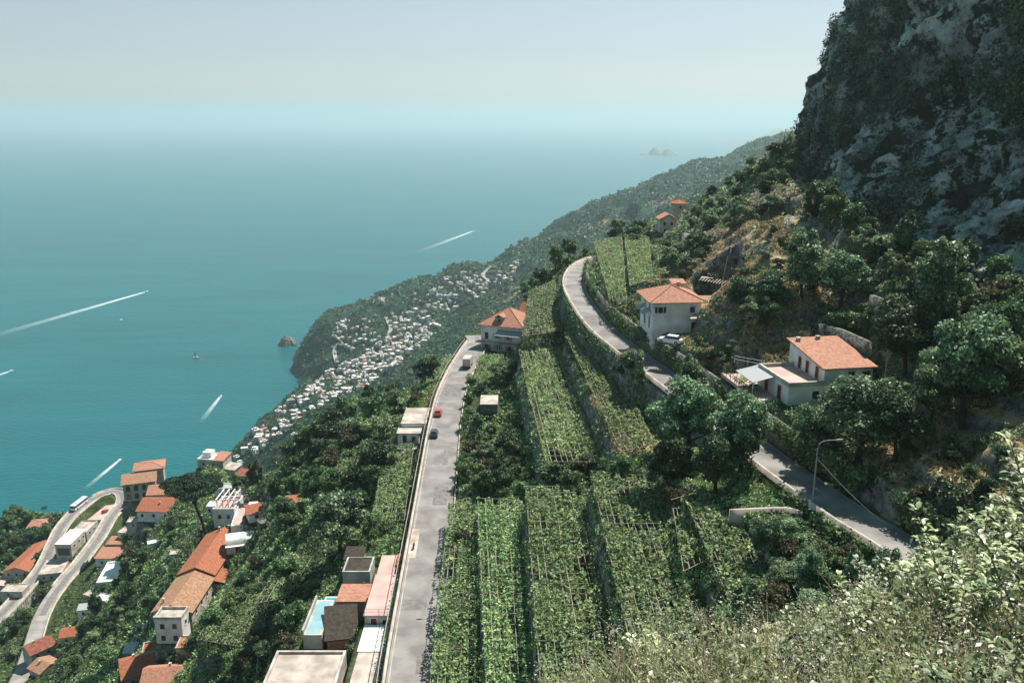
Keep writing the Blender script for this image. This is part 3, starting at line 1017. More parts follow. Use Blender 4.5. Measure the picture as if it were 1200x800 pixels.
rc0 = ramp(texv(2.6, 12, 0.82, mpz.outputs[0]), [(0.36, (0.05, 0.06, 0.06)), (0.45, (0.26, 0.28, 0.275)), (0.55, (0.55, 0.57, 0.55)), (0.70, (0.62, 0.58, 0.52))])
big_ = ramp(texv(11, 6, 0.6), [(0.38, (0.55, 0.57, 0.57)), (0.6, (1.3, 1.3, 1.26))])
mul_ = N.new('ShaderNodeMix'); mul_.data_type = 'RGBA'; mul_.blend_type = 'MULTIPLY'; mul_.inputs['Factor'].default_value = 1.0
L.new(rc0, mul_.inputs[6]); L.new(big_, mul_.inputs[7]); rc = mul_.outputs[2]
gcol = ramp(texv(1.3, 6), [(0.4, (0.012, 0.024, 0.012)), (0.65, (0.04, 0.055, 0.022))])
vm = ramp(texv(7, 12, 0.8), [(0.49, (0, 0, 0)), (0.52, (1, 1, 1))])
cc = mixc(vm, rc, gcol)
bs = N['Principled BSDF']; bs.inputs['Roughness'].default_value = 0.95; bs.inputs['Specular IOR Level'].default_value = 0.15
L.new(cc, bs.inputs['Base Color'])
bp = N.new('ShaderNodeBump'); bp.inputs['Distance'].default_value = 1.0
L.new(texv(2.0, 12, 0.8, mpz.outputs[0]), bp.inputs['Height']); L.new(bp.outputs[0], bs.inputs['Normal'])
M['rock'] = rk
_V = np.stack([Xc, Yc, Zc], -1).reshape(-1, 3)
_i = np.arange(NS * NH).reshape(NS, NH)
_Q = np.stack([_i[:-1, :-1], _i[1:, :-1], _i[1:, 1:], _i[:-1, 1:]], -1).reshape(-1, 4)
# top plateau behind the crest
top = _V.reshape(NS, NH, 3)[:, -1]
back = top.copy(); back[:, 0] += 70; back[:, 1] += 30; back[:, 2] += 4 * fbm(_s / 20, _s * 0, oct=2, seed=33)
nb_ = len(_V)
_V = np.concatenate([_V, back])
_Q2 = np.array([(_i[k, -1], _i[k + 1, -1], nb_ + k + 1, nb_ + k) for k in range(NS - 1)])
cliff = link('cliff', np_mesh('cliff', _V, np.concatenate([_Q, _Q2]), rk, smooth=True))
tag(cliff, kind='structure')
CLV = np.stack([Xc, Yc, Zc], -1)
CLN = np.stack([nx_, ny_], -1)


# ------------------------------------------------------------------ plants
def leaf_quads(P, Nn, size, rg, aspect=0.7, jit=0.95):
    """one bent leaf-clump face per point: P (n,3), Nn (n,3) facing, size (n,)"""
    n = len(P)
    nn = Nn + rg.normal(0, jit, (n, 3))
    nn /= np.linalg.norm(nn, axis=1)[:, None] + 1e-9
    a = np.cross(nn, rg.normal(0, 1, (n, 3)))
    a /= np.linalg.norm(a, axis=1)[:, None] + 1e-9
    b = np.cross(nn, a)
    s = np.asarray(size).reshape(-1, 1) * np.ones((n, 1))
    V = np.stack([P - a * s, P - b * s * aspect, P + a * s, P + b * s * aspect + nn * s * 0.3], 1).reshape(-1, 3)
    Q = np.arange(4 * n).reshape(n, 4)
    return V, Q


def crown_pts(n, rx, ry, rz, lobes, rg, flat=0.0, lobe_r=(0.22, 0.48), zbias=0.15):
    C = rg.normal(0, 1, (lobes, 3)); C /= np.linalg.norm(C, axis=1)[:, None]
    C *= rg.uniform(0.3, 0.95, (lobes, 1))
    C[:, 2] = C[:, 2] * (1 - flat) + zbias
    R = rg.uniform(lobe_r[0], lobe_r[1], lobes)
    k = rg.integers(0, lobes, n)
    d = rg.normal(0, 1, (n, 3)); d /= np.linalg.norm(d, axis=1)[:, None]
    d[:, 2] = np.where(d[:, 2] < -0.3, -d[:, 2] * 0.7, d[:, 2])
    rr = rg.uniform(0.3, 1.12, n) ** 0.6
    P = C[k] + d * (R[k] * rr)[:, None]
    Nn = d * 0.8 + np.array([0, 0, 0.5])
    P = P * np.array([rx, ry, rz])
    return P, Nn


def trunk_mesh(h, r, crown_r, rg, limbs=5, lean=0.1):
    mb = MB()
    lx, ly = rg.normal(0, lean, 2)
    pts = [(0, 0, -0.6), (lx * .3 * h, ly * .3 * h, h * 0.3), (lx * .6 * h, ly * .6 * h, h * 0.6), (lx * h * .8, ly * h * .8, h)]
    mb.tube(pts, [r * 1.35, r, r * 0.8, r * 0.5], 7)
    for i in range(limbs):
        a = 2 * math.pi * i / limbs + rg.uniform(-.4, .4)
        z0 = h * rg.uniform(0.55, 0.9)
        q = [(lx * .6 * h, ly * .6 * h, z0), (lx * .6 * h + math.cos(a) * crown_r * 0.35, ly * .6 * h + math.sin(a) * crown_r * 0.35, z0 + h * 0.22), (math.cos(a) * crown_r * 0.7, math.sin(a) * crown_r * 0.7, z0 + h * rg.uniform(0.3, 0.5))]
        mb.tube(q, [r * 0.5, r * 0.33, r * 0.12], 5)
    return mb


def make_tree_parts(kind, seed, nleaf, leaf, leafmat):
    """unit-ish tree with a crown radius of 1 m * 4; returns crown and trunk meshes (crown centre at z of 4.6)"""
    rg = np.random.default_rng(seed)
    R = 4.0
    if kind == 'round':
        P, Nn = crown_pts(nleaf, R, R, R * 0.85, 26, rg)
        zc = 4.9; th = 3.6
    elif kind == 'tall':
        P, Nn = crown_pts(nleaf, R * 0.8, R * 0.8, R * 1.25, 22, rg)
        zc = 5.6; th = 4.2
    elif kind == 'low':
        P, Nn = crown_pts(nleaf, R, R * 0.9, R * 0.62, 18, rg)
        zc = 2.6; th = 1.8
    else:
        P, Nn = crown_pts(nleaf, R, R, R, 14, rg, lobe_r=(0.2, 0.36))
        zc = 5.0; th = 3.8
    P[:, 2] += zc
    P[:, 2] = np.maximum(P[:, 2], 0.3)
    V, Q = leaf_quads(P, Nn, rg.uniform(0.45, 1.5, nleaf) * leaf, rg)
    cm = np_mesh('crown', V, Q, leafmat)
    tb = trunk_mesh(th, 0.28, R, rg)
    tb_o = tb.build('trunk', M['bark'])
    tm = tb_o.data
    bpy.data.objects.remove(tb_o)
    # joined version for far trees
    nV = len(V); tv = np.array([v.co for v in tm.vertices])
    tq = [list(p.vertices) for p in tm.polygons if len(p.vertices) == 4]
    J = np_mesh('tree', np.concatenate([V, tv]), np.concatenate([Q, np.array(tq) + nV]), [leafmat, M['bark']], midx=np.concatenate([np.zeros(len(Q)), np.ones(len(tq))]))
    return cm, tm, J


PROTO = {}
for kd, mats_ in (('round', ('leaf_dark', 'leaf_mid', 'leaf_mid')), ('tall', ('leaf_dark', 'leaf_mid')), ('low', ('leaf_mid', 'leaf_dark', 'leaf_olive', 'leaf_brown')), ('airy', ('leaf_olive',))):
    PROTO[kd] = [make_tree_parts(kd, 100 + i * 7 + len(kd), 5200 if kd != 'low' else 3200, 0.27, M[mt]) for i, mt in enumerate(mats_)]
# a dense one with small leaves for the trees close to the viewpoint
PROTO['near'] = [make_tree_parts('round', 301, 14000, 0.17, M['leaf_near']), make_tree_parts('tall', 302, 14000, 0.17, M['leaf_near']), make_tree_parts('round', 303, 14000, 0.165, M['leaf_dark'])]

KEEPOUT = list(KO)


def blocked(x, y, r=0.0):
    x = np.atleast_1d(x); y = np.atleast_1d(y)
    b = np.zeros(len(x), bool)
    for line, hw in ROADS:
        d, _, _ = near_line(x, y, line)
        b |= d < hw + 0.7 + r
    for poly in KEEPOUT:
        b |= poly_sd(x, y, poly) < r
    return b


ZC_OF = {'round': 4.9, 'tall': 5.6, 'low': 2.6, 'airy': 5.0, 'near': 4.9}


def put_tree(x, y, z, R, kind, label, cat, group, rg, name='broadleaf_tree', sink=0.0, parts=True, variant=None):
    pr = PROTO[kind]
    v = variant if variant is not None else int(rg.integers(0, len(pr)))
    s = R / 4.0
    sc = (s * rg.uniform(.92, 1.08), s * rg.uniform(.92, 1.08), s * rg.uniform(.9, 1.12))
    rz = rg.uniform(0, 6.28)
    if parts:
        o = empty(name, (x, y, z - sink), rz)
        o.scale = sc
        link('crown', pr[v][0], o)
        link('trunk', pr[v][1], o)
    else:
        o = link(name, pr[v][2])
        o.location = (x, y, z - sink); o.scale = sc; o.rotation_euler = (0, 0, rz)
    tag(o, label, cat, group)
    return o


PLANTED = []      # (x, y, r)


def in_poly(px, py, poly):
    c = False
    n = len(poly)
    for i in range(n):
        x1, y1 = poly[i]; x2, y2 = poly[(i + 1) % n]
        if (y1 > py) != (y2 > py) and px < (x2 - x1) * (py - y1) / (y2 - y1) + x1:
            c = not c
    return c


# things that stay in sight: photo box and distance; no planted crown may stand in front
CLEAR = [(26, 596, 62, 628, 440), (0, 634, 60, 676, 385), (64, 606, 114, 652, 375), (44, 640, 100, 684, 365), (246, 562, 312, 640, 255), (560, 456, 586, 484, 188), (560, 345, 622, 414, 255), (466, 470, 506, 520, 200),
         (112, 636, 152, 662, 335), (112, 664, 148, 692, 305), (34, 735, 108, 782, 285), (140, 534, 212, 600, 318), (156, 570, 228, 612, 315), (184, 615, 284, 752, 190), (836, 404, 1008, 466, 112), (694, 282, 766, 362, 190), (744, 316, 846, 392, 172), (190, 535, 262, 618, 262),
         (354, 660, 465, 800, 100), (770, 230, 800, 275, 255), (228, 530, 265, 550, 325), (150, 775, 255, 800, 190), (144, 748, 162, 774, 245), (958, 370, 1018, 398, 130), (800, 268, 852, 300, 180)]
_RP = []
for _ln in (ROAD_LOW, ROAD_VIL):
    for _p in _ln[::2]:
        _q = proj(_p); _RP.append((_q[0], _q[1], math.sqrt(_p[0] ** 2 + _p[1] ** 2 + (ZC - _p[2]) ** 2)))
for _p in ROAD_UP[::2]:
    _q = proj(_p)
    if not (770 < _q[0] < 900): _RP.append((_q[0], _q[1], math.sqrt(_p[0] ** 2 + _p[1] ** 2 + (ZC - _p[2]) ** 2)))
_RP = np.array(_RP)


def view_ok(P, R):
    t = np.sqrt(P[:, 0] ** 2 + P[:, 1] ** 2 + (ZC - P[:, 2]) ** 2)
    qx, qy = proj(P.T)
    rp = R * F / t
    x0, x1, y0, y1 = qx - rp, qx + rp, qy - rp * 2.0, qy + rp * .2
    ok = np.ones(len(P), bool)
    for (a, b, c, d, tt) in CLEAR:
        ok &= ~((x1 > a) & (x0 < c) & (y1 > b) & (y0 < d) & (t < tt))
    for (a, b, tt) in _RP:
        ok &= ~((x1 > a) & (x0 < a) & (y1 > b) & (y0 < b) & (t < tt))
    return ok


def sample_zone(poly, n, rr, rg, spacing=1.15, margin=0.7, tries=14, road=None):
    xs = [p[0] for p in poly]; ys = [p[1] for p in poly]
    cand = []
    while len(cand) < n * tries:
        px = rg.uniform(min(xs), max(xs)); py = rg.uniform(min(ys), max(ys))
        if in_poly(px, py, poly): cand.append((px, py))
    cand = np.array(cand)
    P, hit = ground(cand[:, 0], cand[:, 1], 60)
    R = rg.uniform(rr[0], rr[1], len(P))
    d_ok = ~blocked(P[:, 0], P[:, 1], R * margin) & view_ok(P, R)
    out = []
    for k in range(len(P)):
        if not hit[k] or not d_ok[k]: continue
        ok = True
        for (x, y, r) in PLANTED:
            if (x - P[k, 0]) ** 2 + (y - P[k, 1]) ** 2 < ((r + R[k]) * 0.5 * spacing) ** 2:
                ok = False; break
        if ok:
            PLANTED.append((P[k, 0], P[k, 1], R[k]))
            out.append((P[k, 0], P[k, 1], P[k, 2], R[k]))
            if len(out) >= n: break
    return out


# ------------------------------------------------------------------ vine pergolas
def pergola(nm, quad, dr, label, dens=1.0, yellow=False, rows=None, seed=0, hole=0.0, gap=None, hgt=2.1, pad_=True, name='vine_pergola'):
    rgp = np.random.default_rng(seed + 500)
    C = np.array([at(px, py, dr) for px, py in quad])   # near-left, near-right, far-right, far-left
    zf = ZC - dr
    o = empty(name, (C[:, 0].mean(), C[:, 1].mean(), zf))
    o_c = np.array([C[:, 0].mean(), C[:, 1].mean(), zf])
    tag(o, label, 'pergola', 'vine pergolas on the terraces')
    C = C - o_c
    W_ = np.linalg.norm(C[1] - C[0]); Ln = np.linalg.norm(C[3] - C[0])

    def pt(u, v):
        return (C[0] * (1 - u) + C[1] * u) * (1 - v) + (C[3] * (1 - u) + C[2] * u) * v
    nl = max(2, int(round(W_ / 2.0)) + 1); nc = max(3, int(round(Ln / 2.4)))
    cap = 96
    np_posts = nl * (nc // 2 + 1)
    pm = MB()
    for i in range(nl):
        for j in range(0, nc + 1, 2):
            p = pt(i / (nl - 1) * 0.98 + 0.01, j / nc) + rgp.normal(0, 0.05, 3) * [1, 1, 0]
            pm.tube([(p[0], p[1], -0.3), (p[0] + rgp.normal(0, .05), p[1] + rgp.normal(0, .05), hgt + 0.15)], 0.05, 5)
    po = pm.build('post', M['pole_wood'], o)
    po['kind'] = 'stuff'
    bm_ = MB()
    nb2 = int(round(W_ / 0.9)) + 1
    for i in range(nb2):
        pts = [pt(i / (nb2 - 1), j / nc) + [0, 0, hgt + .06 + rgp.normal(0, .05)] for j in range(0, nc + 1, 2)]
        bm_.tube(pts, 0.042, 4)
    bm_.build('long_poles', M['pole_wood'], o)
    cm_ = MB()
    for j in range(nc + 1):
        pts = [pt(u, j / nc) + [0, 0, hgt + 0.15 + rgp.normal(0, .03)] for u in (-0.02, 0.5, 1.02)]
        cm_.tube(pts, 0.044, 4)
    cm_.build('cross_poles', M['pole_wood'], o)
    n = int(W_ * Ln * 34 * dens)
    u = rgp.uniform(-0.03, 1.03, n); v = rgp.uniform(0, 1, n)
    P = (C[0][None] * (1 - u)[:, None] + C[1][None] * u[:, None]) * (1 - v)[:, None] + (C[3][None] * (1 - u)[:, None] + C[2][None] * u[:, None]) * v[:, None]
    wx = P[:, 0] + o_c[0]; wy = P[:, 1] + o_c[1]
    nz = fbm(wx / 2.2, wy / 3.0, oct=3, seed=seed) + 0.28 * np.cos(u * W_ / 1.35 * 2 * math.pi)
    k = nz > -0.72 + hole
    rag = 0.45 + 0.75 * fbm(wx / 1.6, wy / 1.6, oct=2, seed=seed + 9)
    k &= (np.minimum(u, 1 - u) * W_ > rag * .8 - .4) & (np.minimum(v, 1 - v) * Ln > rag * 1.6 - .5)
    P = P[k]; nz = nz[k]
    bunch = fbm((P[:, 0] + o_c[0]) / 0.7, (P[:, 1] + o_c[1]) / 0.7, oct=2, seed=seed + 3)
    P[:, 2] = hgt + 0.16 + 0.12 * np.cos(u[k] * W_ / 1.35 * 2 * math.pi) + 0.28 * bunch + rgp.normal(0, .12, len(P)) + 0.15 * nz
    sag = rgp.uniform(0, 1, len(P)) < 0.10
    P[sag, 2] -= rgp.uniform(0.3, 1.5, sag.sum())
    V, Q = leaf_quads(P, np.array([[0, 0, 1.0]]) * np.ones((len(P), 1)), rgp.uniform(.11, .25, len(P)), rgp, 0.75, jit=0.7)
    link('vine_leaves', np_mesh('vine_leaves', V, Q, M['leaf_vine_yellow' if yellow else 'leaf_vine']), o)
    return o


_lab = {'a': 'long vine pergola right beside the lower road, leftmost of the lower terraces', 'b': 'second vine pergola from the lower road on the lower terraces, its far end bare poles',
        'c': 'wide vine pergola in the middle of the lower terraces', 'd': 'vine pergola right of the widest one, higher up the bank', 'e': 'short rightmost vine pergola below the street lamp bend'}
for i, (nm, q, dr) in enumerate(STRIPS[:5]):
    pergola(nm, q, dr, _lab[nm], seed=i * 11)
for i, (nm, q, dr, lab, yel, hole, dn) in enumerate(STRIPS2):
    pergola(nm, q, dr, lab, yellow=yel, seed=200 + i * 7, hole=hole, dens=dn)
# ------------------------------------------------------------------ buildings
class House:
    def __init__(s, key, name, label, cat='house', group=None):
        x, y, z, s.w, s.d, rz = HS[key]
        s.o = empty(name, (x, y, z), rz)
        tag(s.o, label, cat, group)
        s.z = z

    def block(s, x0, x1, y0, y1, z0, z1, m, name='wall', label=None):
        o = MB().box(x0, x1, y0, y1, z0, z1).build(name, M[m], s.o)
        if label: o['label'] = label
        return o

    def flat(s, x0, x1, y0, y1, z, m, pm='white', ph=0.5, pt=0.25, name='roof'):
        """flat roof slab inside a parapet"""
        r = MB().box(x0 + pt, x1 - pt, y0 + pt, y1 - pt, z - 0.2, z + 0.04).build(name, M[m], s.o)
        if ph > 0:
            p = MB()
            p.box(x0 - .03, x1 + .03, y0 - .03, y0 + pt, z - .1, z + ph)
            p.box(x0 - .03, x1 + .03, y1 - pt, y1 + .03, z - .1, z + ph)
            p.box(x0 - .03, x0 + pt, y0 + pt + .002, y1 - pt - .002, z - .1, z + ph)
            p.box(x1 - pt, x1 + .03, y0 + pt + .002, y1 - pt - .002, z - .1, z + ph)
            p.build('parapet', M[pm], s.o)
        return r

    def gable(s, x0, x1, y0, y1, z, rise, m, axis='x', ov=0.5, wall=None, th=0.2, frac=0.5):
        mb = MB()
        if axis == 'x':
            ym = y0 + (y1 - y0) * frac
            for (ya, yb) in ((y0 - ov, ym), (ym, y1 + ov)):
                za = z - (rise * ov / (ym - y0)) if ya < ym - 1e-6 else z + rise
                zb = z + rise if yb <= ym + 1e-6 else z - (rise * ov / (y1 - ym))
                a = [(x0 - ov, ya, za), (x1 + ov, ya, za), (x1 + ov, yb, zb), (x0 - ov, yb, zb)]
                s._slab(mb, a, th)
            if wall:
                for xx in (x0 + .01, x1 - .11):
                    g = MB()
                    g2 = [(xx, y0, z - .02), (xx, y1, z - .02), (xx, ym, z + rise - .05)]
                    s._slab(g, g2, 0.1, (0.1, 0, 0))
                    g.build('gable', M[wall], s.o)
        else:
            xm = x0 + (x1 - x0) * frac
            for (xa, xb) in ((x0 - ov, xm), (xm, x1 + ov)):
                za = z - (rise * ov / (xm - x0)) if xa < xm - 1e-6 else z + rise
                zb = z + rise if xb <= xm + 1e-6 else z - (rise * ov / (x1 - xm))
                a = [(xa, y0 - ov, za), (xb, y0 - ov, zb), (xb, y1 + ov, zb), (xa, y1 + ov, za)]
                s._slab(mb, a, th)
            if wall:
                for yy in (y0 + .01, y1 - .11):
                    g = MB()
                    s._slab(g, [(x0, yy, z - .02), (x1, yy, z - .02), (xm, yy, z + rise - .05)], 0.1, (0, 0.1, 0))
                    g.build('gable', M[wall], s.o)
        return mb.build('roof', M[m], s.o)

    def _slab(s, mb, pts, th, d=None):
        d = d or (0, 0, th)
        n = len(mb.v); k = len(pts)
        mb.v += [tuple(p) for p in pts] + [(p[0] + d[0], p[1] + d[1], p[2] + d[2]) for p in pts]
        mb.f.append(tuple(n + i for i in reversed(range(k)))); mb.m.append(0)
        mb.f.append(tuple(n + k + i for i in range(k))); mb.m.append(0)
        for i in range(k):
            j = (i + 1) % k
            mb.f.append((n + i, n + j, n + k + j, n + k + i)); mb.m.append(0)

    def hip(s, x0, x1, y0, y1, z, rise, m, ov=0.6, ridge=None):
        x0 -= ov; x1 += ov; y0 -= ov; y1 += ov
        mb = MB()
        L_, D_ = x1 - x0, y1 - y0
        if L_ >= D_:
            r0, r1 = (x0 + D_ / 2, (y0 + y1) / 2, z + rise), (x1 - D_ / 2, (y0 + y1) / 2, z + rise)
        else:
            r0, r1 = ((x0 + x1) / 2, y0 + L_ / 2, z + rise), ((x0 + x1) / 2, y1 - L_ / 2, z + rise)
        b = [(x0, y0, z), (x1, y0, z), (x1, y1, z), (x0, y1, z)]
        lo = [(p[0], p[1], z - .15) for p in b]
        n = 0
        mb.v = lo + b + [r0, r1]
        mb.f = [(3, 2, 1, 0)] + [(i, (i + 1) % 4, 4 + (i + 1) % 4, 4 + i) for i in range(4)]
        if L_ >= D_:
            mb.f += [(4, 5, 9, 8), (5, 6, 9), (6, 7, 8, 9), (7, 4, 8)]
        else:
            mb.f += [(4, 5, 8), (5, 6, 9, 8), (6, 7, 9), (7, 4, 8, 9)]
        mb.m = [0] * len(mb.f)
        rf = mb.build('roof', M[m], s.o)
        rt = MB()
        pr = [(4, 8), (7, 8), (5, 9), (6, 9), (8, 9)] if L_ >= D_ else [(4, 8), (5, 8), (6, 9), (7, 9), (8, 9)]
        for a, c in pr:
            rt.tube([Vector(mb.v[a]) + Vector((0, 0, .04)), Vector(mb.v[c]) + Vector((0, 0, .04))], 0.11, 5)
        rt.build('ridge_tiles', M['tile_pink'], rf)
        return rf

    def mono(s, x0, x1, y0, y1, z0, z1, m, ov=0.3, axis='y', th=0.18):
        """single pitch: z0 at the front (or left), z1 at the back (or right)"""
        mb = MB()
        if axis == 'y':
            s._slab(mb, [(x0 - ov, y0 - ov, z0), (x1 + ov, y0 - ov, z0), (x1 + ov, y1 + ov, z1), (x0 - ov, y1 + ov, z1)], th)
        else:
            s._slab(mb, [(x0 - ov, y0 - ov, z0), (x1 + ov, y0 - ov, z1), (x1 + ov, y1 + ov, z1), (x0 - ov, y1 + ov, z0)], th)
        return mb.build('roof', M[m], s.o)

    def win(s, side, u, zc, w, h, plane, door=False, m='white', shutter=None, arch=False):
        """window or door in a wall plane; u along the wall, plane = x or y of the wall face"""
        t = 0.09
        fr = MB()
        dep = 0.07

        def bx(mb, u0, u1, z0, z1, p0, p1):
            if side == 'f': mb.box(u0, u1, plane - p1, plane - p0, z0, z1)
            elif side == 'b': mb.box(u0, u1, plane + p0, plane + p1, z0, z1)
            elif side == 'l': mb.box(plane - p1, plane - p0, u0, u1, z0, z1)
            else: mb.box(plane + p0, plane + p1, u0, u1, z0, z1)
        u0, u1, z0, z1 = u - w / 2, u + w / 2, zc - h / 2, zc + h / 2
        bx(fr, u0 - t, u0, z0 - t, z1 + t, -0.05, dep)
        bx(fr, u1, u1 + t, z0 - t, z1 + t, -0.05, dep)
        bx(fr, u0 + .001, u1 - .001, z1, z1 + t, -0.05, dep)
        bx(fr, u0 + .001, u1 - .001, z0 - t, z0, -0.05, dep * 1.6)
        f = fr.build('door' if door else 'window', M[m], s.o)
        pn = MB(); bx(pn, u0 + .002, u1 - .002, z0 + .002, z1 - .002, -0.04, 0.012)
        pn.build('panel' if door else 'pane', M['red_wood' if door else 'glass'], f)
        if shutter:
            for (a, b) in ((u0 - w * .5 - t - .02, u0 - t - .02), (u1 + t + .02, u1 + w * .5 + t + .02)):
                sh = MB(); bx(sh, a, b, z0, z1, -0.02, 0.05); sh.build('shutter', M[shutter], f)
        return f

    def rail(s, pts, h=1.0, m='metal', name='railing', step=1.6, r=0.035):
        mb = MB()
        for i in range(len(pts) - 1):
            a = Vector(pts[i]); b = Vector(pts[i + 1])
            n = max(1, int((b - a).length / step))
            for k in range(n + 1):
                p = a.lerp(b, k / n)
                mb.tube([p, p + Vector((0, 0, h))], r, 4)
            for zz in (h, h * .5):
                mb.tube([a + Vector((0, 0, zz)), b + Vector((0, 0, zz))], r * 0.8, 4)
        return mb.build(name, M[m], s.o)

    def chimney(s, x, y, z, h=0.9, w=0.5, m='cream', parent=None):
        mb = MB().box(x - w / 2, x + w / 2, y - w / 2, y + w / 2, z - 1.0, z + h)
        mb.box(x - w * .65, x + w * .65, y - w * .65, y + w * .65, z + h, z + h + .12)
        return mb.build('chimney', M[m], parent or s.o)


# --- pink roofed house where the lower road ends
H = House('ridge', 'ridge_house', 'house with pink hip roof, dormer and white awning where the lower road ends')
H.block(0, H.w, 0, H.d, -4, 8.2, 'white')
rf = H.hip(0, H.w, 0, H.d, 8.2, 4.4, 'tile_pink', ov=1.0)
H.block(H.w * .62, H.w + 3.4, H.d - 2, H.d + 6, -3, 9.4, 'cream', 'wing')
H.gable(H.w * .62, H.w + 3.4, H.d - 2, H.d + 6, 9.4, 3.0, 'tile', axis='x', wall='cream')
H.chimney(H.w * .62, 4.5, 10.2, parent=rf)
d_ = MB().box(H.w * .33, H.w * .52, 0.9, 3.6, 8.4, 10.4); d_ = d_.build('dormer', M['cream'], rf)
H.win('f', H.w * .425, 9.6, 1.1, 0.9, 0.9)
H.gable(H.w * .33, H.w * .52, 0.9, 3.8, 10.4, 0.7, 'tile_pink', axis='y', ov=.25)
H.block(-1.0, H.w + .6, -2.4, -.01, 2.9, 3.15, 'cream', 'balcony_floor')
H.rail([(-1.0, -.05, 3.15), (-1.0, -2.35, 3.15), (H.w + .55, -2.35, 3.15), (H.w + .55, -.05, 3.15)], 1.0, 'dark_wood')
for k in (0.1, .5, .95):
    H.block(H.w * k - .15, H.w * k + .15, -2.3, -2.0, -1, 2.9, 'cream', 'column')
a = MB(); H._slab(a, [(H.w * .42, -2.7, 5.7), (H.w + .5, -2.7, 5.7), (H.w + .5, -.02, 6.9), (H.w * .42, -.02, 6.9)], .06); a.build('awning', M['awning'], H.o)
for u, z, dd in ((1.8, 1.3, 0), (5.6, 1.5, 0), (9.2, 1.3, 0), (1.8, 4.7, 1), (5.2, 4.9, 0), (8.8, 4.6, 0)):
    H.win('f', u, z, 1.2, 1.4 if not dd else 2.1, 0, door=bool(dd), shutter=None if dd else 'grey_wall')
for u in (3, 7, 10.5):
    H.win('l', u, 5.0, 1.1, 1.4, 0, shutter='grey_wall')

# --- orange hip roofed house in the hairpin
H = House('hairpin', 'hairpin_house', 'white house with orange hip roof inside the hairpin bend, white car below')
H.block(0, H.w, 0, H.d, -3, 5.9, 'white')
rf = H.hip(0, H.w, 0, H.d, 5.9, 2.2, 'tile_pink', ov=0.9)
H.block(H.w - 2.5, H.w - .2, H.d + .7, H.d + 3.2, 0, 7.0, 'white', 'stair_tower'); H.mono(H.w - 2.5, H.w - .2, H.d + .7, H.d + 3.2, 7.0, 7.4, 'tile_pink')
H.block(H.w + .02, H.w + 6.0, 2.5, 8.5, -2, 3.9, 'grey_wall', 'annex')
H.mono(H.w + .0, H.w + 6.0, 2.5, 8.5, 3.9, 4.9, 'tile_tan', ov=.5)
a = MB(); H._slab(a, [(H.w - 2.8, -2.8, 3.3), (H.w + 4.0, -2.8, 3.3), (H.w + 4.0, 2.3, 3.9), (H.w + .05, 2.3, 3.9)], .1); a.build('porch_roof', M['concrete'], H.o)
for x, y in ((H.w - 1.0, -2.5), (H.w + 1.6, -2.6), (H.w + 3.7, -2.6)):
    H.block(x - .12, x + .12, y - .12, y + .12, -1, 3.35, 'grey_wall', 'porch_post')
for y0 in (1.2, 5.0):
    a = MB(); H._slab(a, [(-1.6, y0, 3.4), (-.02, y0, 4.1), (-.02, y0 + 2.6, 4.1), (-1.6, y0 + 2.6, 3.4)], .05); a.build('awning', M['awning'], H.o)
for u in (2.4, 6.2):
    H.win('l', u, 4.5, 1.0, 1.2, 0); H.win('l', u, 1.6, 1.1, 2.1, 0, door=True)
H.win('f', 1.4, 4.4, 0.9, 1.1, 0, shutter='dark_wood'); H.win('f', H.w - 1.6, 4.4, 0.9, 1.1, 0)
H.win('f', H.w - 1.2, 1.1, 1.0, 2.0, 0, door=True)
H.chimney(H.w * .7, 6.5, 7.3, parent=rf)

# --- white villa with roof terrace by the upper road
H = House('villa', 'white_villa', 'white villa with salmon single pitch roof and roof terrace above the upper road')
H.block(0, 8.0, 0, 9.6, -3, 2.7, 'white')
H.flat(0, 8.0, 0, 9.6, 2.7, 'pink_floor', 'cream', .55, .3, 'roof_terrace')
H.block(5.4, 12.6, 0.6, 11, -3, 4.7, 'white', 'upper_wall')
w_ = MB(); H._slab(w_, [(5.4, .6, 4.68), (5.4, 11, 4.68), (5.4, 11, 6.3), (5.4, .6, 4.75)], .2, (.2, 0, 0)); w_.build('gable', M['white'], H.o)
H.mono(5.4, 12.6, .6, 11, 4.75, 6.3, 'tile_pink', ov=.45)
H.chimney(6.2, 10.2, 6.0, .7); H.chimney(9.5, 10.6, 6.1, .6)
for u in (2.6, 6.6):
    H.win('l', u, 1.05, 1.0, 2.1, 0, door=True, m='cream')
H.win('f', 4.0, 1.3, 1.0, 1.2, 0)
for u in (2.6, 5.4, 7.6):
    H.win('l', u, 3.7, .8, 1.7, 5.4, door=True, m='cream')
H.win('f', 9.5, 3.7, 1.1, 1.1, .6, m='cream'); H.win('f', 11.6, 3.6, 1.1, 1.1, .6, m='cream')
H.rail([(.3, 9.4, 2.7), (-2.5, 12.5, 2.7)], 1.0, 'white_metal')
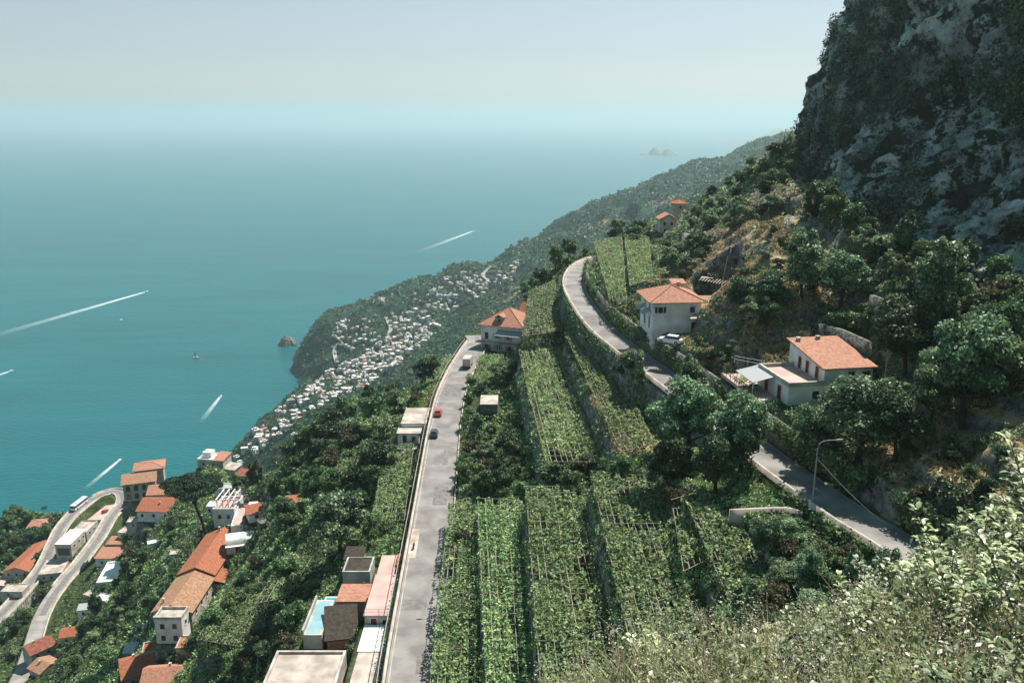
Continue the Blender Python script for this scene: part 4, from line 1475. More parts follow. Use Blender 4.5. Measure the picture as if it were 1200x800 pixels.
# deck (its own slab on the retaining wall)
dk = empty('sun_deck', (0, 0, ZC - 38.4)); tag(dk, 'wooden deck with railing and pale sloping canopy beside the white villa', 'deck')
poly = [(34.1, 112.6), (38.0, 113.6), (36.6, 126.5), (32.3, 126.0)]
MB().prism(poly, -0.5, 0.0).build('floor', M['pink_floor'], dk)
rl = MB()
pr_ = [(34.2, 112.7), (32.4, 125.9), (36.5, 126.3)]
for i in range(2):
    a = Vector((*pr_[i], 0)); b = Vector((*pr_[i + 1], 0)); n = int((b - a).length / 1.5)
    for k in range(n + 1):
        p = a.lerp(b, k / n); rl.tube([p, p + Vector((0, 0, 1.0))], .05, 4)
    for zz in (.55, 1.0): rl.tube([a + Vector((0, 0, zz)), b + Vector((0, 0, zz))], .05, 4)
rl.build('railing', M['dark_wood'], dk)
cn = MB(); House._slab(None, cn, [(33.9, 114.6, 2.0), (33.0, 120.6, 2.0), (36.6, 121.2, 2.75), (37.4, 115.2, 2.75)], .06); cn.build('canopy', M['awning'], dk)
for p in ((34.0, 114.8), (33.2, 120.4)):
    MB().tube([(*p, 0), (*p, 2.02)], .06, 5).build('canopy_post', M['white_metal'], dk)
tb = empty('patio_table', (34.9, 117.6, ZC - 38.4)); tag(tb, 'small dark table under the canopy on the villa deck', 'table')
MB().box(-.6, .6, -.4, .4, .7, .76).build('tabletop', M['dark_wood'], tb)
for sx in (-.5, .5):
    for sy in (-.3, .3): MB().tube([(sx, sy, 0), (sx, sy, .7)], .03, 4).build('leg', M['dark_wood'], tb)

# --- two little houses on the crest above the vineyard
H = House('small1', 'small_house', 'lower of two little tile roofed houses on the crest above the vineyard')
H.block(0, 5, 0, 6, -3, 4.2, 'cream'); H.gable(0, 5, 0, 6, 4.2, 1.3, 'tile_pink', 'y', wall='cream'); H.win('f', 1.4, 2.8, .8, 1.1, 0); H.win('f', 3.5, 2.8, .8, 1.1, 0); H.win('f', 1.6, 0.6, .9, 1.4, 0)
H = House('small2', 'small_house', 'upper of two little tile roofed houses on the crest, against the far mountain')
H.block(0, 4.2, 0, 5, -3, 5.6, 'cream'); H.hip(0, 4.2, 0, 5, 5.6, 1.1, 'tile'); H.win('f', 2.1, 4.4, .8, 1.0, 0)

# --- long orange building and the white tower in front of it
H = House('long', 'long_house', 'long building with ridged roof, bright orange behind and tan in front')
H.block(0, 9.5, 0, 17, -3, 4.9, 'cream'); H.block(0, 9.5, 17.005, 39, -3, 5.5, 'cream', 'rear_wall')
r1 = H.gable(0, 9.5, 0, 16.4, 4.9, 2.0, 'tile_tan', 'y', wall='cream'); r1['label'] = 'tan tiled front half of the roof'
r2 = H.gable(0, 9.5, 17, 39, 5.5, 2.1, 'tile', 'y', wall='cream'); r2['label'] = 'bright orange rear half of the roof'
H.chimney(4.2, 38, 7.6, 1.0, parent=r2); H.chimney(1.6, 3.0, 5.9, .8, parent=r1)
for k, u in enumerate((3, 7, 11, 15, 20, 25, 30, 35)):
    H.win('r', u, 3.2, 1.0, 1.4, 9.5)
H.win('f', 3, 3.0, 1.0, 1.3, 0); H.win('f', 6.6, 3.0, 1.0, 1.3, 0)
H.block(9.52, 14.2, 16.0, 22.0, -2, 3.1, 'cream', 'side_wing'); H.mono(9.6, 14.2, 16, 22, 4.3, 3.1, 'tile', axis='x', ov=.4)
H = House('tower', 'tower_house', 'square white tower house with flat roof at the near end of the long roof')
H.block(0, H.w, 0, 4.8, -4, 6.6, 'white'); H.flat(0, H.w, 0, 4.8, 6.6, 'concrete', 'cream', .7, .3)
MB().tube([(-.1, .9, 5.6), (-.1, .9, 6.9)], .5, 10).build('water_tank', M['pool_tile'], H.o)
for u, z in ((1.8, 4.7), (4.8, 4.7), (1.8, 1.5), (4.8, 1.5)): H.win('f', u, z, 1.1, 1.4, 0)
H.win('r', 2.4, 4.6, 1.0, 1.3, H.w)

# --- villa with arched loggia
H = House('arches', 'arcaded_villa', 'grey villa with two rows of arched windows and tan roof by the village hairpin')
H.block(0, H.w, 0, H.d, -3, 8.0, 'grey_wall')
rf = H.gable(0, H.w, 0, H.d, 8.0, 1.9, 'tile_tan', 'x', wall='grey_wall', ov=.7)
H.block(H.w * .35, H.w + 3, H.d - 3.5, H.d + 5.5, 0, 10.6, 'grey_wall', 'penthouse'); H.hip(H.w * .35, H.w + 3, H.d - 3.5, H.d + 5.5, 10.6, 1.3, 'tile_pink', ov=.9)
for z in (2.2, 5.8):
    for i in range(4):
        u = 1.9 + i * (H.w - 3.4) / 3
        ar = MB(); pts = [(u - .85, z - 1.3), (u + .85, z - 1.3), (u + .85, z + .3)] + [(u + .85 * math.cos(t), z + .3 + .85 * math.sin(t)) for t in np.linspace(0.3, math.pi - .3, 7)] + [(u - .85, z + .3)]
        House._slab(None, ar, [(p[0], -.03, p[1]) for p in pts], .04, (0, .06, 0)); ar.build('arch_window', M['glass'], H.o)
H.block(-.15, H.w + .15, -.25, -.01, 3.9, 4.15, 'cream', 'string_course')

for key, lab, m, dr_ in (('orange1', 'white house with a broad plain orange roof below the arcaded villa', 'tile', 2.3), ('orange2', 'orange ridged roof squeezed behind the broad one, beside the arcaded villa', 'tile_pink', 1.8)):
    H = House(key, 'village_house', lab)
    H.block(0, H.w, 0, H.d, -4, 4.4, 'white'); rf = H.gable(0, H.w, 0, H.d, 4.4, dr_, m, 'x', wall='white')
    for u in (1.8, H.w / 2, H.w - 1.8): H.win('f', u, 2.6, 1.0, 1.3, 0)
    H.win('l', 4, 2.8, 1.0, 1.2, 0); H.chimney(H.w * .6, 3.5, 5.8, .8, parent=rf)

# --- white terraced complex right of the pine
H = House('white1', 'terrace_house', 'white house with a roof pergola of white posts, right of the umbrella pine')
H.block(0, H.w, 0, H.d, -4, 5.6, 'white'); H.flat(0, H.w, 0, H.d, 5.6, 'pink_floor', 'white', .7)
pg = MB()
for i in range(4):
    for y in (2.0, 8.2): pg.box(.6 + i * 1.7, .95 + i * 1.7, y, y + .35, 5.65, 8.4)
for i in range(4): pg.box(.62 + i * 1.7, .93 + i * 1.7, 1.4, 9.2, 8.402, 8.65)
pg.build('roof_pergola', M['white'], H.o)
H.win('f', 2, 3.6, 1.0, 1.3, 0); H.win('f', 4.6, 3.6, 1.0, 1.3, 0)
H = House('pink1', 'terrace_house', 'house with a wide pinkish roof terrace in front of the white roof pergola')
H.block(0, H.w, 0, H.d, -4, 4.6, 'white'); H.flat(0, H.w, 0, H.d, 4.6, 'pink_floor', 'white', .35)
H.block(H.w * .55, H.w - .4, 8, 12, 4.6, 6.6, 'white', 'stair_head')
H = House('vault', 'vaulted_house', 'white house with a long barrel vaulted roof just behind the long orange roof')
H.block(0, H.w, 0, H.d, -4, 3.0, 'white')
vb = MB(); n = 12
pts = [(0, H.d / 2 + (H.d / 2 + .1) * math.cos(t), 3.0 + 1.9 * math.sin(t)) for t in np.linspace(0, math.pi, n)]
House._slab(None, vb, [(-.1, p[1], p[2]) for p in pts], 0, (H.w + .2, 0, 0)); vb.build('roof', M['white'], H.o)
H.block(-.2, H.w + .2, -1.2, -.02, 2.6, 2.85, 'white', 'ledge'); H.win('f', 3, 1.2, 1.2, 2.0, 0, door=True); H.win('f', 6.5, 1.4, 1.1, 1.2, 0)
H = House('orange3', 'village_house', 'small house with a low orange roof at the right end of the white terraces')
H.block(0, H.w, 0, H.d, -4, 2.9, 'white'); H.gable(0, H.w, 0, H.d, 2.9, 1.1, 'tile', 'x', wall='white'); H.win('f', 2.2, 1.7, 1.0, 1.1, 0)

# --- buildings inside and around the village hairpin
H = House('market', 'market_hall', 'low building with a bright white corrugated roof between the arms of the village road')
H.block(0, H.w, 0, 12.9, -3, 5.2, 'cream'); H.block(0.4, H.w + .4, 13, H.d, -3, 4.2, 'grey_wall', 'rear_wall')
r = H.flat(0, H.w, 0, 12.9, 5.2, 'white', 'white', 0)
co = MB()
for i in range(12): co.tube([(.4 + i * .56, -.5, 5.4), (.4 + i * .56, 13.3, 5.4)], .29, 6)
co.build('corrugated_sheet', M['white_metal'], r)
H.flat(.4, H.w + .4, 13, H.d, 4.2, 'concrete', 'cream', .4)
gd = MB().box(.9, H.w - .9, -.06, .02, 0, 3.4); gd.build('garage_door', M['metal_dark'], H.o)
for u in (3, 7, 11, 16, 20): H.win('r', u, 3.2 if u < 13 else 2.6, 1.2, 1.4, H.w if u < 13 else H.w + .4)
H = House('leftbig', 'village_house', 'big orange ridged roof at the left edge below the small square orange roof')
H.block(0, H.w, 0, H.d, -6, 4.6, 'cream'); rf = H.gable(0, H.w, 0, H.d, 4.6, 2.0, 'tile', 'y', wall='cream'); H.chimney(8.5, 9, 5.8, 1.0, parent=rf)
H.block(-3, H.w + 1.5, -8, -.01, -6, 1.6, 'cream', 'porch'); H.flat(-3, H.w + 1.5, -8, -.01, 1.6, 'pink_floor', 'cream', .6)
for u in (2, 5.6, 9.2): H.win('f', u, 3.1, 1.1, 1.6, 0)
for u in (2, 5, 8, 11): H.win('f', u - 2, -.9, 1.2, 1.9, -8, door=True)
for u in (4, 10, 16, 21): H.win('r', u, 3, 1.0, 1.3, H.w)
H = House('leftsmall', 'village_house', 'small square orange hip roof nearest the sea at the left edge')
H.block(0, H.w, 0, H.d, -6, 4.6, 'grey_wall'); H.hip(0, H.w, 0, H.d, 4.6, 1.2, 'tile_pink'); H.win('f', 2.5, 3, 1, 1.3, 0); H.win('f', 6, 3, 1, 1.3, 0)
H = House('taupe', 'flat_house', 'flat taupe roof between the big orange ridged roof and the village road')
H.block(0, H.w, 0, H.d, -5, 3.4, 'cream'); H.flat(0, H.w, 0, H.d, 3.4, 'concrete', 'cream', .25)
for u in (2, 5, 8): H.win('f', u, 1.8, 1.1, 1.3, 0)
H.block(H.w + .02, H.w + 3.0, 1.5, 14, -4, 2.0, 'tile_dark', 'lean_to'); H.mono(H.w + .02, H.w + 3.0, 1.5, 14, 2.9, 2.05, 'tile_dark', axis='x', ov=.1)
H = House('pinkmono', 'village_house', 'house with a faded pink single pitch roof right of the village road')
H.block(0, H.w, 0, H.d, -4, 3.6, 'white'); H.mono(0, H.w, 0, H.d, 3.7, 5.0, 'tile_pink', ov=.4); H.win('f', 2.4, 2, 1, 1.2, 0); H.win('f', 6.6, 2, 1, 1.2, 0)
H.block(1.0, H.w + 1, H.d + .6, H.d + 6, -3, 5.6, 'grey_wall', 'rear_wall'); H.mono(1.0, H.w + 1, H.d + .6, H.d + 6, 5.7, 6.4, 'tile_tan', ov=.3)
H = House('terr11', 'flat_house', 'long white flat roof terrace below the faded pink roof')
H.block(0, H.w, 0, H.d, -5, 2.8, 'grey_wall'); H.flat(0, H.w, 0, H.d, 2.8, 'white', 'white', .6, .4); H.win('f', 2, 1.2, 1.1, 1.5, 0); H.win('f', 5, 1.2, 1.1, 1.5, 0)
H.block(H.w + .3, H.w + 3.2, 4, 13, -3, 2.2, 'concrete', 'shed'); 
for key, lab, m, ax, hh, rs in (('bot_a', 'weathered pinkish ridged roof beside the village road at the lower left', 'tile_dark', 'x', 3.2, 1.5), ('bot_b', 'narrow orange roof just right of the weathered pinkish roof', 'tile', 'x', 3.4, 1.2), ('bot_c', 'tan roof below the weathered pinkish roof at the lower left', 'tile_tan', 'y', 2.6, 1.3), ('bot_d', 'steep bright orange roof cut by the lower edge left of centre', 'tile', 'x', 4.0, 2.2), ('bot_e', 'long orange roof with a chimney cut by the lower edge', 'tile_pink', 'x', 4.0, 1.8)):
    H = House(key, 'village_house', lab)
    H.block(0, H.w, 0, H.d, -4, hh, 'cream'); rf = H.gable(0, H.w, 0, H.d, hh, rs, m, ax, wall='cream')
    for u in (H.w * .25, H.w * .7): H.win('f', u, hh - 1.5, 1.0, 1.2, 0)
    H.chimney(H.w * .35, H.d * .6, hh + rs * .8, .9, parent=rf)
H = House('bot_f', 'flat_house', 'low building with a dark red brown roof terrace right below the tower house')
H.block(0, H.w, 0, H.d, -4, 3.0, 'white'); H.flat(0, H.w, 0, H.d, 3.0, 'tile_dark', 'cream', .35)
H = House('sea_house', 'village_house', 'white terraced house with an orange strip of roof, behind the umbrella pine')
H.block(0, H.w, 0, H.d, -4, 3.4, 'grey_wall'); H.flat(0, H.w * .6, 0, H.d, 3.4, 'white', 'white', .5); H.mono(H.w * .6, H.w, 0, H.d, 3.5, 4.3, 'tile_pink', ov=.3)
H.block(1, 4.5, 2.5, 6, 3.45, 5.6, 'white', 'penthouse'); H.win('f', 2.4, 1.8, 1.1, 1.3, 0); H.win('f', 6.6, 1.8, 1.1, 1.3, 0)
H = House('shed15', 'garden_shed', 'little grey shed with a pale roof among the garden trees left of the tower house')
H.block(0, H.w, 0, H.d, -2, 2.3, 'grey_wall'); H.mono(0, H.w, 0, H.d, 2.35, 2.8, 'metal'); H.win('f', H.w / 2, 1.3, 1.2, 1, 0)

# --- flat roofs between the lower road and the pool
H = House('rb_orange', 'roadside_house', 'small house with a flat orange roof above the pool')
H.block(0, H.w, 0, H.d, -3, 2.6, 'grey_wall'); H.block(-.2, H.w + .2, -.25, H.d + .2, 2.602, 2.8, 'tile_pink', 'roof')
H.win('f', 1.4, 1.3, .7, .8, 0)
H.block(-2.9, -.25, -.2, H.d, -3, .6, 'white', 'tub_surround'); 
H.block(-2.6, -.5, .2, H.d - .4, .5, .64, 'pool_water', 'plunge_pool')
H = House('rb_pink', 'roadside_house', 'long flat pink roof tight against the lower road')
H.block(0, H.w, 0, H.d, -4, 2.8, 'cream'); H.block(-.15, H.w + .15, -.15, H.d + .15, 2.802, 3.0, 'pink_floor', 'roof')
H.rail([(0, 0, 3.0), (H.w, 0, 3.0)], .9, 'metal'); H.win('f', 1.3, 1.5, .9, 1.9, 0, door=True); H.win('f', 3, 1.7, .9, 1.1, 0)
H.block(0, H.w, -6.6, -.2, -3, 1.55, 'white', 'front_terrace')
H = House('rb_north', 'roadside_shed', 'low shed with a small bright orange awning at the lower road parapet')
H.block(0, H.w * .6, 0, H.d, -3, 2.3, 'grey_wall'); H.mono(0, H.w * .6, 0, H.d, 2.35, 2.6, 'pink_floor', ov=.1)
H.block(H.w * .62, H.w, 0, H.d, -3, 1.0, 'metal_dark', 'store'); a = MB(); House._slab(None, a, [(H.w * .62, 2.6, 2.9), (H.w + .7, 2.6, 3.0), (H.w + .7, 5.8, 3.3), (H.w * .62, 5.8, 3.2)], .05); a.build('awning', M['tile'], H.o)
H = House('rb_concrete', 'flat_house', 'big weathered concrete roof with a raised white kerb at the lower edge')
H.block(0, H.w, 0, H.d, -5, 5.4, 'cream'); H.flat(0, H.w, 0, H.d, 5.4, 'concrete', 'cream', .4, .3)
H.block(H.w + .02, H.w + 2.6, 4, 12, -2, 3.9, 'tile_dark', 'side_shed')
H = House('rb_dark', 'garden_house', 'house with dark pitched roof and peach wall between pool and pink roof')
H.block(0, H.w, 0, H.d, -3, 1.6, 'tile_pink'); H.mono(0, H.w, 0, H.d, 1.7, 3.4, 'bark', ov=.4); 
H = House('rb_brown', 'flat_house', 'brownish flat roof in tree shade behind the small orange roof')
H.block(0, H.w, 0, H.d, -3, 2.2, 'grey_wall'); H.flat(0, H.w, 0, H.d, 2.2, 'bark', 'grey_wall', .15)
yd = House('rb_yard', 'concrete_yard', 'narrow pale concrete yard beside the lower road at the lower edge', 'yard')
yd.block(0, yd.w, 0, yd.d - 5.7, -5, .05, 'concrete', 'slab'); yd.block(yd.w - .5, yd.w, 0, yd.d - 8, .052, 1.2, 'metal_dark', 'fence')
H = House('rb_pool', 'swimming_pool', 'narrow pale turquoise pool terrace left of the flat roofs', 'pool')
H.block(0, H.w, 0, H.d, -3, 2.4, 'cream', 'basin')
H.block(.35, H.w - .35, .3, H.d - .3, 2.402, 2.43, 'pool_tile', 'water'); H.block(-.15, .12, 0, H.d, 2.402, 3.2, 'grey_wall', 'fence')
H = House('road_house', 'roadside_house', 'small white house with two stepped concrete roofs left of the lower road')
H.block(0, H.w - 1.2, 0, 3.5, -4, 2.6, 'white'); H.mono(0, H.w - 1.0, 0, 3.3, 2.62, 2.7, 'concrete', ov=.25)
H.block(.5, H.w, 3.52, H.d, -4, 3.6, 'white', 'rear_wall'); H.mono(.5, H.w, 3.7, H.d, 3.62, 3.7, 'concrete', ov=.2)
H.win('f', 1.6, 1.2, .9, 2.0, 0, door=True); H.win('f', 3.6, 1.4, .9, 1.1, 0); H.block(-1.8, 4.6, -3.0, -.02, -4, 0.0, 'grey_wall', 'front_terrace'); H.rail([(-1.7, -2.9, 0), (4.5, -2.9, 0)], .9)
H = House('ruin', 'stone_hut', 'stone hut under a rough grey slab among bushes right of the lower road', 'hut')
H.block(0, H.w, 0, H.d, -2, 1.9, 'stone'); H.block(-.1, H.w + .1, -.1, H.d + .1, 1.902, 2.1, 'concrete', 'roof')

# small garden buildings and terraces scattered through the village
def hut(px, py, w, d, h, wall, roof, label, rz=0.0, kind='flat', dd=0.0, name='outbuilding'):
    p = G1(px, py)
    z = float(p[2])
    HS['_'] = (p[0] - w / 2, p[1], z, w, d, rz)
    H = House('_', name, label, 'outbuilding')
    H.block(0, w, 0, d, -3, h, wall)
    if kind == 'flat': H.flat(0, w, 0, d, h, roof, wall, .3, .2)
    elif kind == 'gable': H.gable(0, w, 0, d, h, 1.2, roof, 'x', wall=wall, ov=.3)
    else: H.mono(0, w, 0, d, h + .05, h + .7, roof, ov=.25)
    if h > 2: H.win('f', w * .35, h - 1.2, .9, 1.2, 0)
    KEEPOUT_LATE.append((p[0], p[1] + d / 2, max(w, d) * .6))
    return H


KEEPOUT_LATE = []
for args in [
    (182, 640, 5, 2.5, .6, 'white', 'white', 'long white garden terrace in the trees left of the tan roof', .5),
    (206, 652, 4, 3, .5, 'cream', 'concrete', 'pale paved patch between garden trees left of the orange roof', .2),
    (160, 622, 7, 4, 2.2, 'grey_wall', 'concrete', 'flat grey outbuilding below the broad orange roof', .1),
    (146, 630, 5, 4, 2.4, 'white', 'pink_floor', 'little white house with a pinkish roof terrace right of the village road', -.2),
    (170, 606, 3, 5, 1.0, 'white', 'white', 'white stair block against the left wall of the broad orange roof', .1),
    (248, 604, 3, 4, 3.0, 'white', 'white', 'small white box left of the white roof pergola', 0.),
    (284, 596, 5, 5, 3.2, 'white', 'pink_floor', 'small white terrace house behind the wide pinkish terrace', .1),
    (262, 583, 5, 4, 3.0, 'white', 'metal', 'white loggia with a grey sheet roof behind the roof pergola', .15),
    (312, 622, 3, 3, 1.8, 'stone', 'stone', 'round looking stone well house at the right end of the white terraces', .6),
    (268, 556, 7, 5, 2.8, 'grey_wall', 'concrete', 'long grey sheds among trees right of the house behind the pine', -.3),
    (286, 566, 5, 4, 2.6, 'cream', 'tile_dark', 'cream shed with a dull red roof on the wooded brow', -.2),
    (120, 708, 6, 4, 2.0, 'grey_wall', 'white', 'white slab roof beside the village road below the long white terrace', -.3),
    (104, 700, 4, 5, 1.2, 'cream', 'concrete', 'concrete parking slab at the edge of the village road', -.4),
    (100, 722, 5, 3, 2.2, 'white', 'metal', 'small shed with a metal sheet roof right of the village road', .2),
    (14, 700, 9, 6, 2.6, 'cream', 'concrete', 'flat cream building under the porch of the big orange roof', 0.),
    (214, 770, 3, 5, 2.0, 'cream', 'tile', 'narrow orange lean-to right below the white tower house', .1),
    (345, 600, 4, 3, 2.2, 'white', 'tile', 'tiny orange roofed shed in the vineyard left of the round tree', .2),
    (415, 668, 3, 3, 2.0, 'grey_wall', 'bark', 'dark shed in the shade above the small orange flat roof', 0.),
]:
    lab = args[7]; hut(*args[:7], lab, args[8], 'mono' if 'shed' in lab else 'flat')

# slatted lean-to with a silver sheet above the hairpin house
g = at(818, 342, 33.6)
o = empty('slatted_shelter', (g[0], g[1], ZC - 33.6), math.radians(-25)); tag(o, 'slatted wooden shelter with a silver sheet on top, above the orange hip roof', 'shelter')
sl = MB()
for i in range(9): sl.box(i * .55, i * .55 + .18, 0, 4.4, 2.3 - i * .06, 2.38 - i * .06)
sl.build('slats', M['pole_wood'], o)
for x in (0, 4.5):
    for y in (.2, 4.2): MB().tube([(x, y, -1), (x, y, 2.3 - x * .1)], .07, 5).build('post', M['pole_wood'], o)
MB().box(-.2, 2.2, 2.6, 4.6, 2.42, 2.46).build('sheet', M['tarp'], o)

# ------------------------------------------------------------------ walls
def wall_px(name, lst, drop, h, th, m, label, down=3.0, cat='wall'):
    ln = smooth_line([at(px, py, d) for px, py, d in lst], 4)
    o = wall_line(name, ln, 0, th, -down, h, M[m]); tag(o, label, cat); return o


wall_px('stone_wall', [(958, 396, 34), (985, 404, 33.8), (1018, 420, 33.5)], 0, 2.4, .6, 'stone', 'high grey stone wall behind the salmon roof of the white villa')
wall_px('stone_wall', [(1020, 358, 28), (1056, 372, 28)], 0, 1.7, .6, 'stone', 'short stone wall in the shade higher up the slope')
wall_px('garden_wall', [(802, 276, 30.5), (826, 285, 30.5), (852, 299, 30)], 0, .7, .4, 'concrete', 'pale low garden wall running down the slope above the vineyard')
wall_px('garden_wall', [(855, 600, 43.8), (900, 598, 43.6), (925, 598, 43.4), (940, 603, 43.2)], 0, .35, .3, 'parapet', 'low pale topped wall ending at the street lamp')
wall_px('stone_wall', [(328, 612, 100), (340, 620, 99), (357, 632, 98)], 0, 3.0, .5, 'grey_wall', 'curved grey retaining wall below the white terraces')
wall_px('garden_wall', [(213, 790, 132), (232, 760, 130), (258, 722, 128)], 0, 1.0, .3, 'cream', 'thin garden wall right of the tower house')

i_end = len(ROAD_LOW) - 10
o = wall_line('parapet_wall', ROAD_LOW, -3.55, .3, -6, .75, M['parapet'], 0, i_end); tag(o, 'pale parapet wall along the left edge of the lower road', 'parapet')
o = wall_line('parapet_wall', ROAD_LOW, 3.6, .25, -3, .35, M['parapet'], 0, i_end); tag(o, 'low kerb wall along the right edge of the lower road', 'parapet')
rb = empty('guard_rail', (0, 0, 0)); tag(rb, 'outer handrail running parallel to the left parapet of the lower road', 'railing')
ol = offset_line(ROAD_LOW, -4.3)[:i_end]
mb = MB(); mb.tube([p + [0, 0, .9] for p in ol], .06, 4); mb.build('rail', M['parapet'], rb)
mb = MB()
for p in ol[::2]: mb.tube([p + [0, 0, -1.0], p + [0, 0, .95]], .07, 4)
mb.build('posts', M['parapet'], rb)['kind'] = 'stuff'
iu = [int(np.argmin([abs(proj(p)[0] - px) + abs(proj(p)[1] - py) for p in ROAD_UP])) for px, py in ((940, 565), (905, 540), (700, 380), (678, 317))]
o = wall_line('parapet_wall', ROAD_UP, -3.0, .3, -4, .7, M['parapet'], 0, len(ROAD_UP) - 4); tag(o, 'parapet wall along the outer valley edge of the upper road', 'parapet')
o = wall_line('retaining_wall', ROAD_UP, 3.2, .5, -1, 3.6, M['stone'], iu[1], iu[2]); tag(o, 'stone retaining wall along the inner edge of the upper road below the villas', 'wall')
o = wall_line('retaining_wall', ROAD_UP, 3.2, .5, -1, 3.2, M['stone'], iu[2], len(ROAD_UP) - 2); tag(o, 'curved stone retaining wall holding the bright vineyard inside the hairpin', 'wall')
o = wall_line('parapet_wall', ROAD_VIL, 3.0, .3, -4, .8, M['parapet'], 8, 80); tag(o, 'parapet on the right hand edge of the rising village road', 'parapet')
o = wall_line('parapet_wall', ROAD_VIL, -3.0, .3, -2, .8, M['parapet'], 24, 130); tag(o, 'parapet following the inside edge of the village hairpin', 'parapet')
o = wall_line('parapet_wall', ROAD_VIL, 3.0, .3, -6, .9, M['parapet'], 84, 135); tag(o, 'parapet on the sea side of the village hairpin', 'parapet')
sq = [at(px, py, 185.9) for px, py in [(102, 609), (124, 592), (139, 590), (121, 609)]]
mb = MB(); mb.poly([p + [0, 0, .06] for p in sq]); tag(mb.build('village_square', M['pink_floor']), kind='structure')


# ------------------------------------------------------------------ vehicles
M['car_red'] = mat('car_red', (0.45, 0.07, 0.04), 0.35, spec=0.6)
M['car_dark'] = mat('car_dark', (0.03, 0.05, 0.055), 0.3, spec=0.6)
M['car_white'] = mat('car_white', (0.72, 0.73, 0.75), 0.3, spec=0.6)
M['red_light'] = mat('red_light', (0.4, 0.01, 0.01), 0.3)


def car(loc, rz, paint, label, L_=4.0, W_=1.72, Hh=1.45, group=None):
    o = empty('parked_car', loc, rz); tag(o, label, 'car', group)
    # x forward; lofted body
    prof = [(-L_ / 2, .45, .75), (-L_ * .47, .3, .95), (-L_ * .3, .25, .98), (L_ * .22, .25, .93), (L_ * .42, .28, .82), (L_ / 2, .4, .62)]
    mb = MB()
    rings = []
    for x, z0, z1 in prof:
        hw = W_ / 2 * (1 - 0.14 * (abs(x) / (L_ / 2)) ** 4)
        rings.append([(x, -hw * .96, z0), (x, -hw, z0 + .2), (x, -hw * .95, z1 - .08), (x, -hw * .85, z1), (x, hw * .85, z1), (x, hw * .95, z1 - .08), (x, hw, z0 + .2), (x, hw * .96, z0)])
    for r in rings: mb.v += r
    for i in range(len(rings) - 1):
        for k in range(8):
            mb.f.append((i * 8 + k, i * 8 + (k + 1) % 8, (i + 1) * 8 + (k + 1) % 8, (i + 1) * 8 + k)); mb.m.append(0)
    mb.f.append(tuple(range(8))); mb.m.append(0)
    mb.f.append(tuple((len(rings) - 1) * 8 + k for k in reversed(range(8)))); mb.m.append(0)
    mb.build('body', M[paint], o)
    def cab(a0, a1, b0, b1, z0, z1, w0, w1):
        m_ = MB(); m_.v = [(a0, -w0, z0), (a1, -w0, z0), (a1, w0, z0), (a0, w0, z0), (b0, -w1, z1), (b1, -w1, z1), (b1, w1, z1), (b0, w1, z1)]
        m_.f = [(0, 3, 2, 1), (4, 5, 6, 7), (0, 1, 5, 4), (1, 2, 6, 5), (2, 3, 7, 6), (3, 0, 4, 7)]; m_.m = [0] * 6
        return m_
    cab(-L_ * .43, L_ * .26, -L_ * .33, L_ * .10, .93, Hh - .05, W_ * .43, W_ * .36).build('windows', M['glass'], o)
    cab(-L_ * .335, L_ * .105, -L_ * .32, L_ * .09, Hh - .05, Hh, W_ * .365, W_ * .34).build('roof', M[paint], o)
    for sx in (-L_ * .31, L_ * .31):
        for sy in (-1, 1):
            w = MB().tube([(sx, sy * (W_ / 2 - .2), .31), (sx, sy * (W_ / 2 + .01), .31)], .31, 12).build('wheel', M['rubber'], o)
            MB().tube([(sx, sy * (W_ / 2), .31), (sx, sy * (W_ / 2 + .02), .31)], .17, 8).build('rim', M['metal'], w)
    for sy in (-1, 1):
        MB().box(L_ * .46, L_ * .485, sy * W_ * .33 - .16, sy * W_ * .33 + .16, .6, .74).build('headlight', M['lamp_glass'], o)
        MB().box(-L_ * .498, -L_ * .485, sy * W_ * .36 - .12, sy * W_ * .36 + .12, .66, .84).build('tail_light', M['red_light'], o)
    return o


def on_road(line, px, py, off):
    k = int(np.argmin([(proj(p)[0] - px) ** 2 + (proj(p)[1] - py) ** 2 for p in line]))
    k = min(max(k, 1), len(line) - 2)
    p = offset_line(line, off)[k]; d = line[k + 1] - line[k - 1]
    return (p[0], p[1], p[2] + .035), math.atan2(d[1], d[0])


l, a = on_road(ROAD_LOW, 513, 484, -2.0); car(l, a, 'car_red', 'small red hatchback on the lower road beside the stepped concrete roofs')
l, a = on_road(ROAD_LOW, 513, 508, -2.0); car(l, a, 'car_dark', 'dark teal hatchback parked by the left parapet behind the red one', L_=4.2)
pc = at(785, 402, 38.5); car((pc[0], pc[1], ZC - 38.46), math.radians(150), 'car_white', 'white hatchback parked on the ledge below the white house in the hairpin', L_=4.3)
# truck
l, a = on_road(ROAD_LOW, 543, 430, 1.3)
o = empty('box_truck', l, a); tag(o, 'pale topped box truck standing on the lower road below the pink roofed house', 'truck')
MB().box(-2.8, 1.2, -1.05, 1.05, .9, 3.0).build('cargo_box', M['cream'], o)
MB().prism([(1.3, -1.0), (2.6, -1.0), (2.6, 1.0), (1.3, 1.0)], .5, 2.3).build('cab', M['grey_wall'], o)
MB().box(2.602, 2.64, -.9, .9, 1.35, 2.1).build('windscreen', M['glass'], o)
MB().box(-2.8, 1.28, -.5, .5, .5, .9).build('chassis', M['metal_dark'], o)
for x in (-1.9, 1.9):
    for sy in (-1, 1): MB().tube([(x, sy * .7, .42), (x, sy * 1.02, .42)], .42, 12).build('wheel', M['rubber'], o)
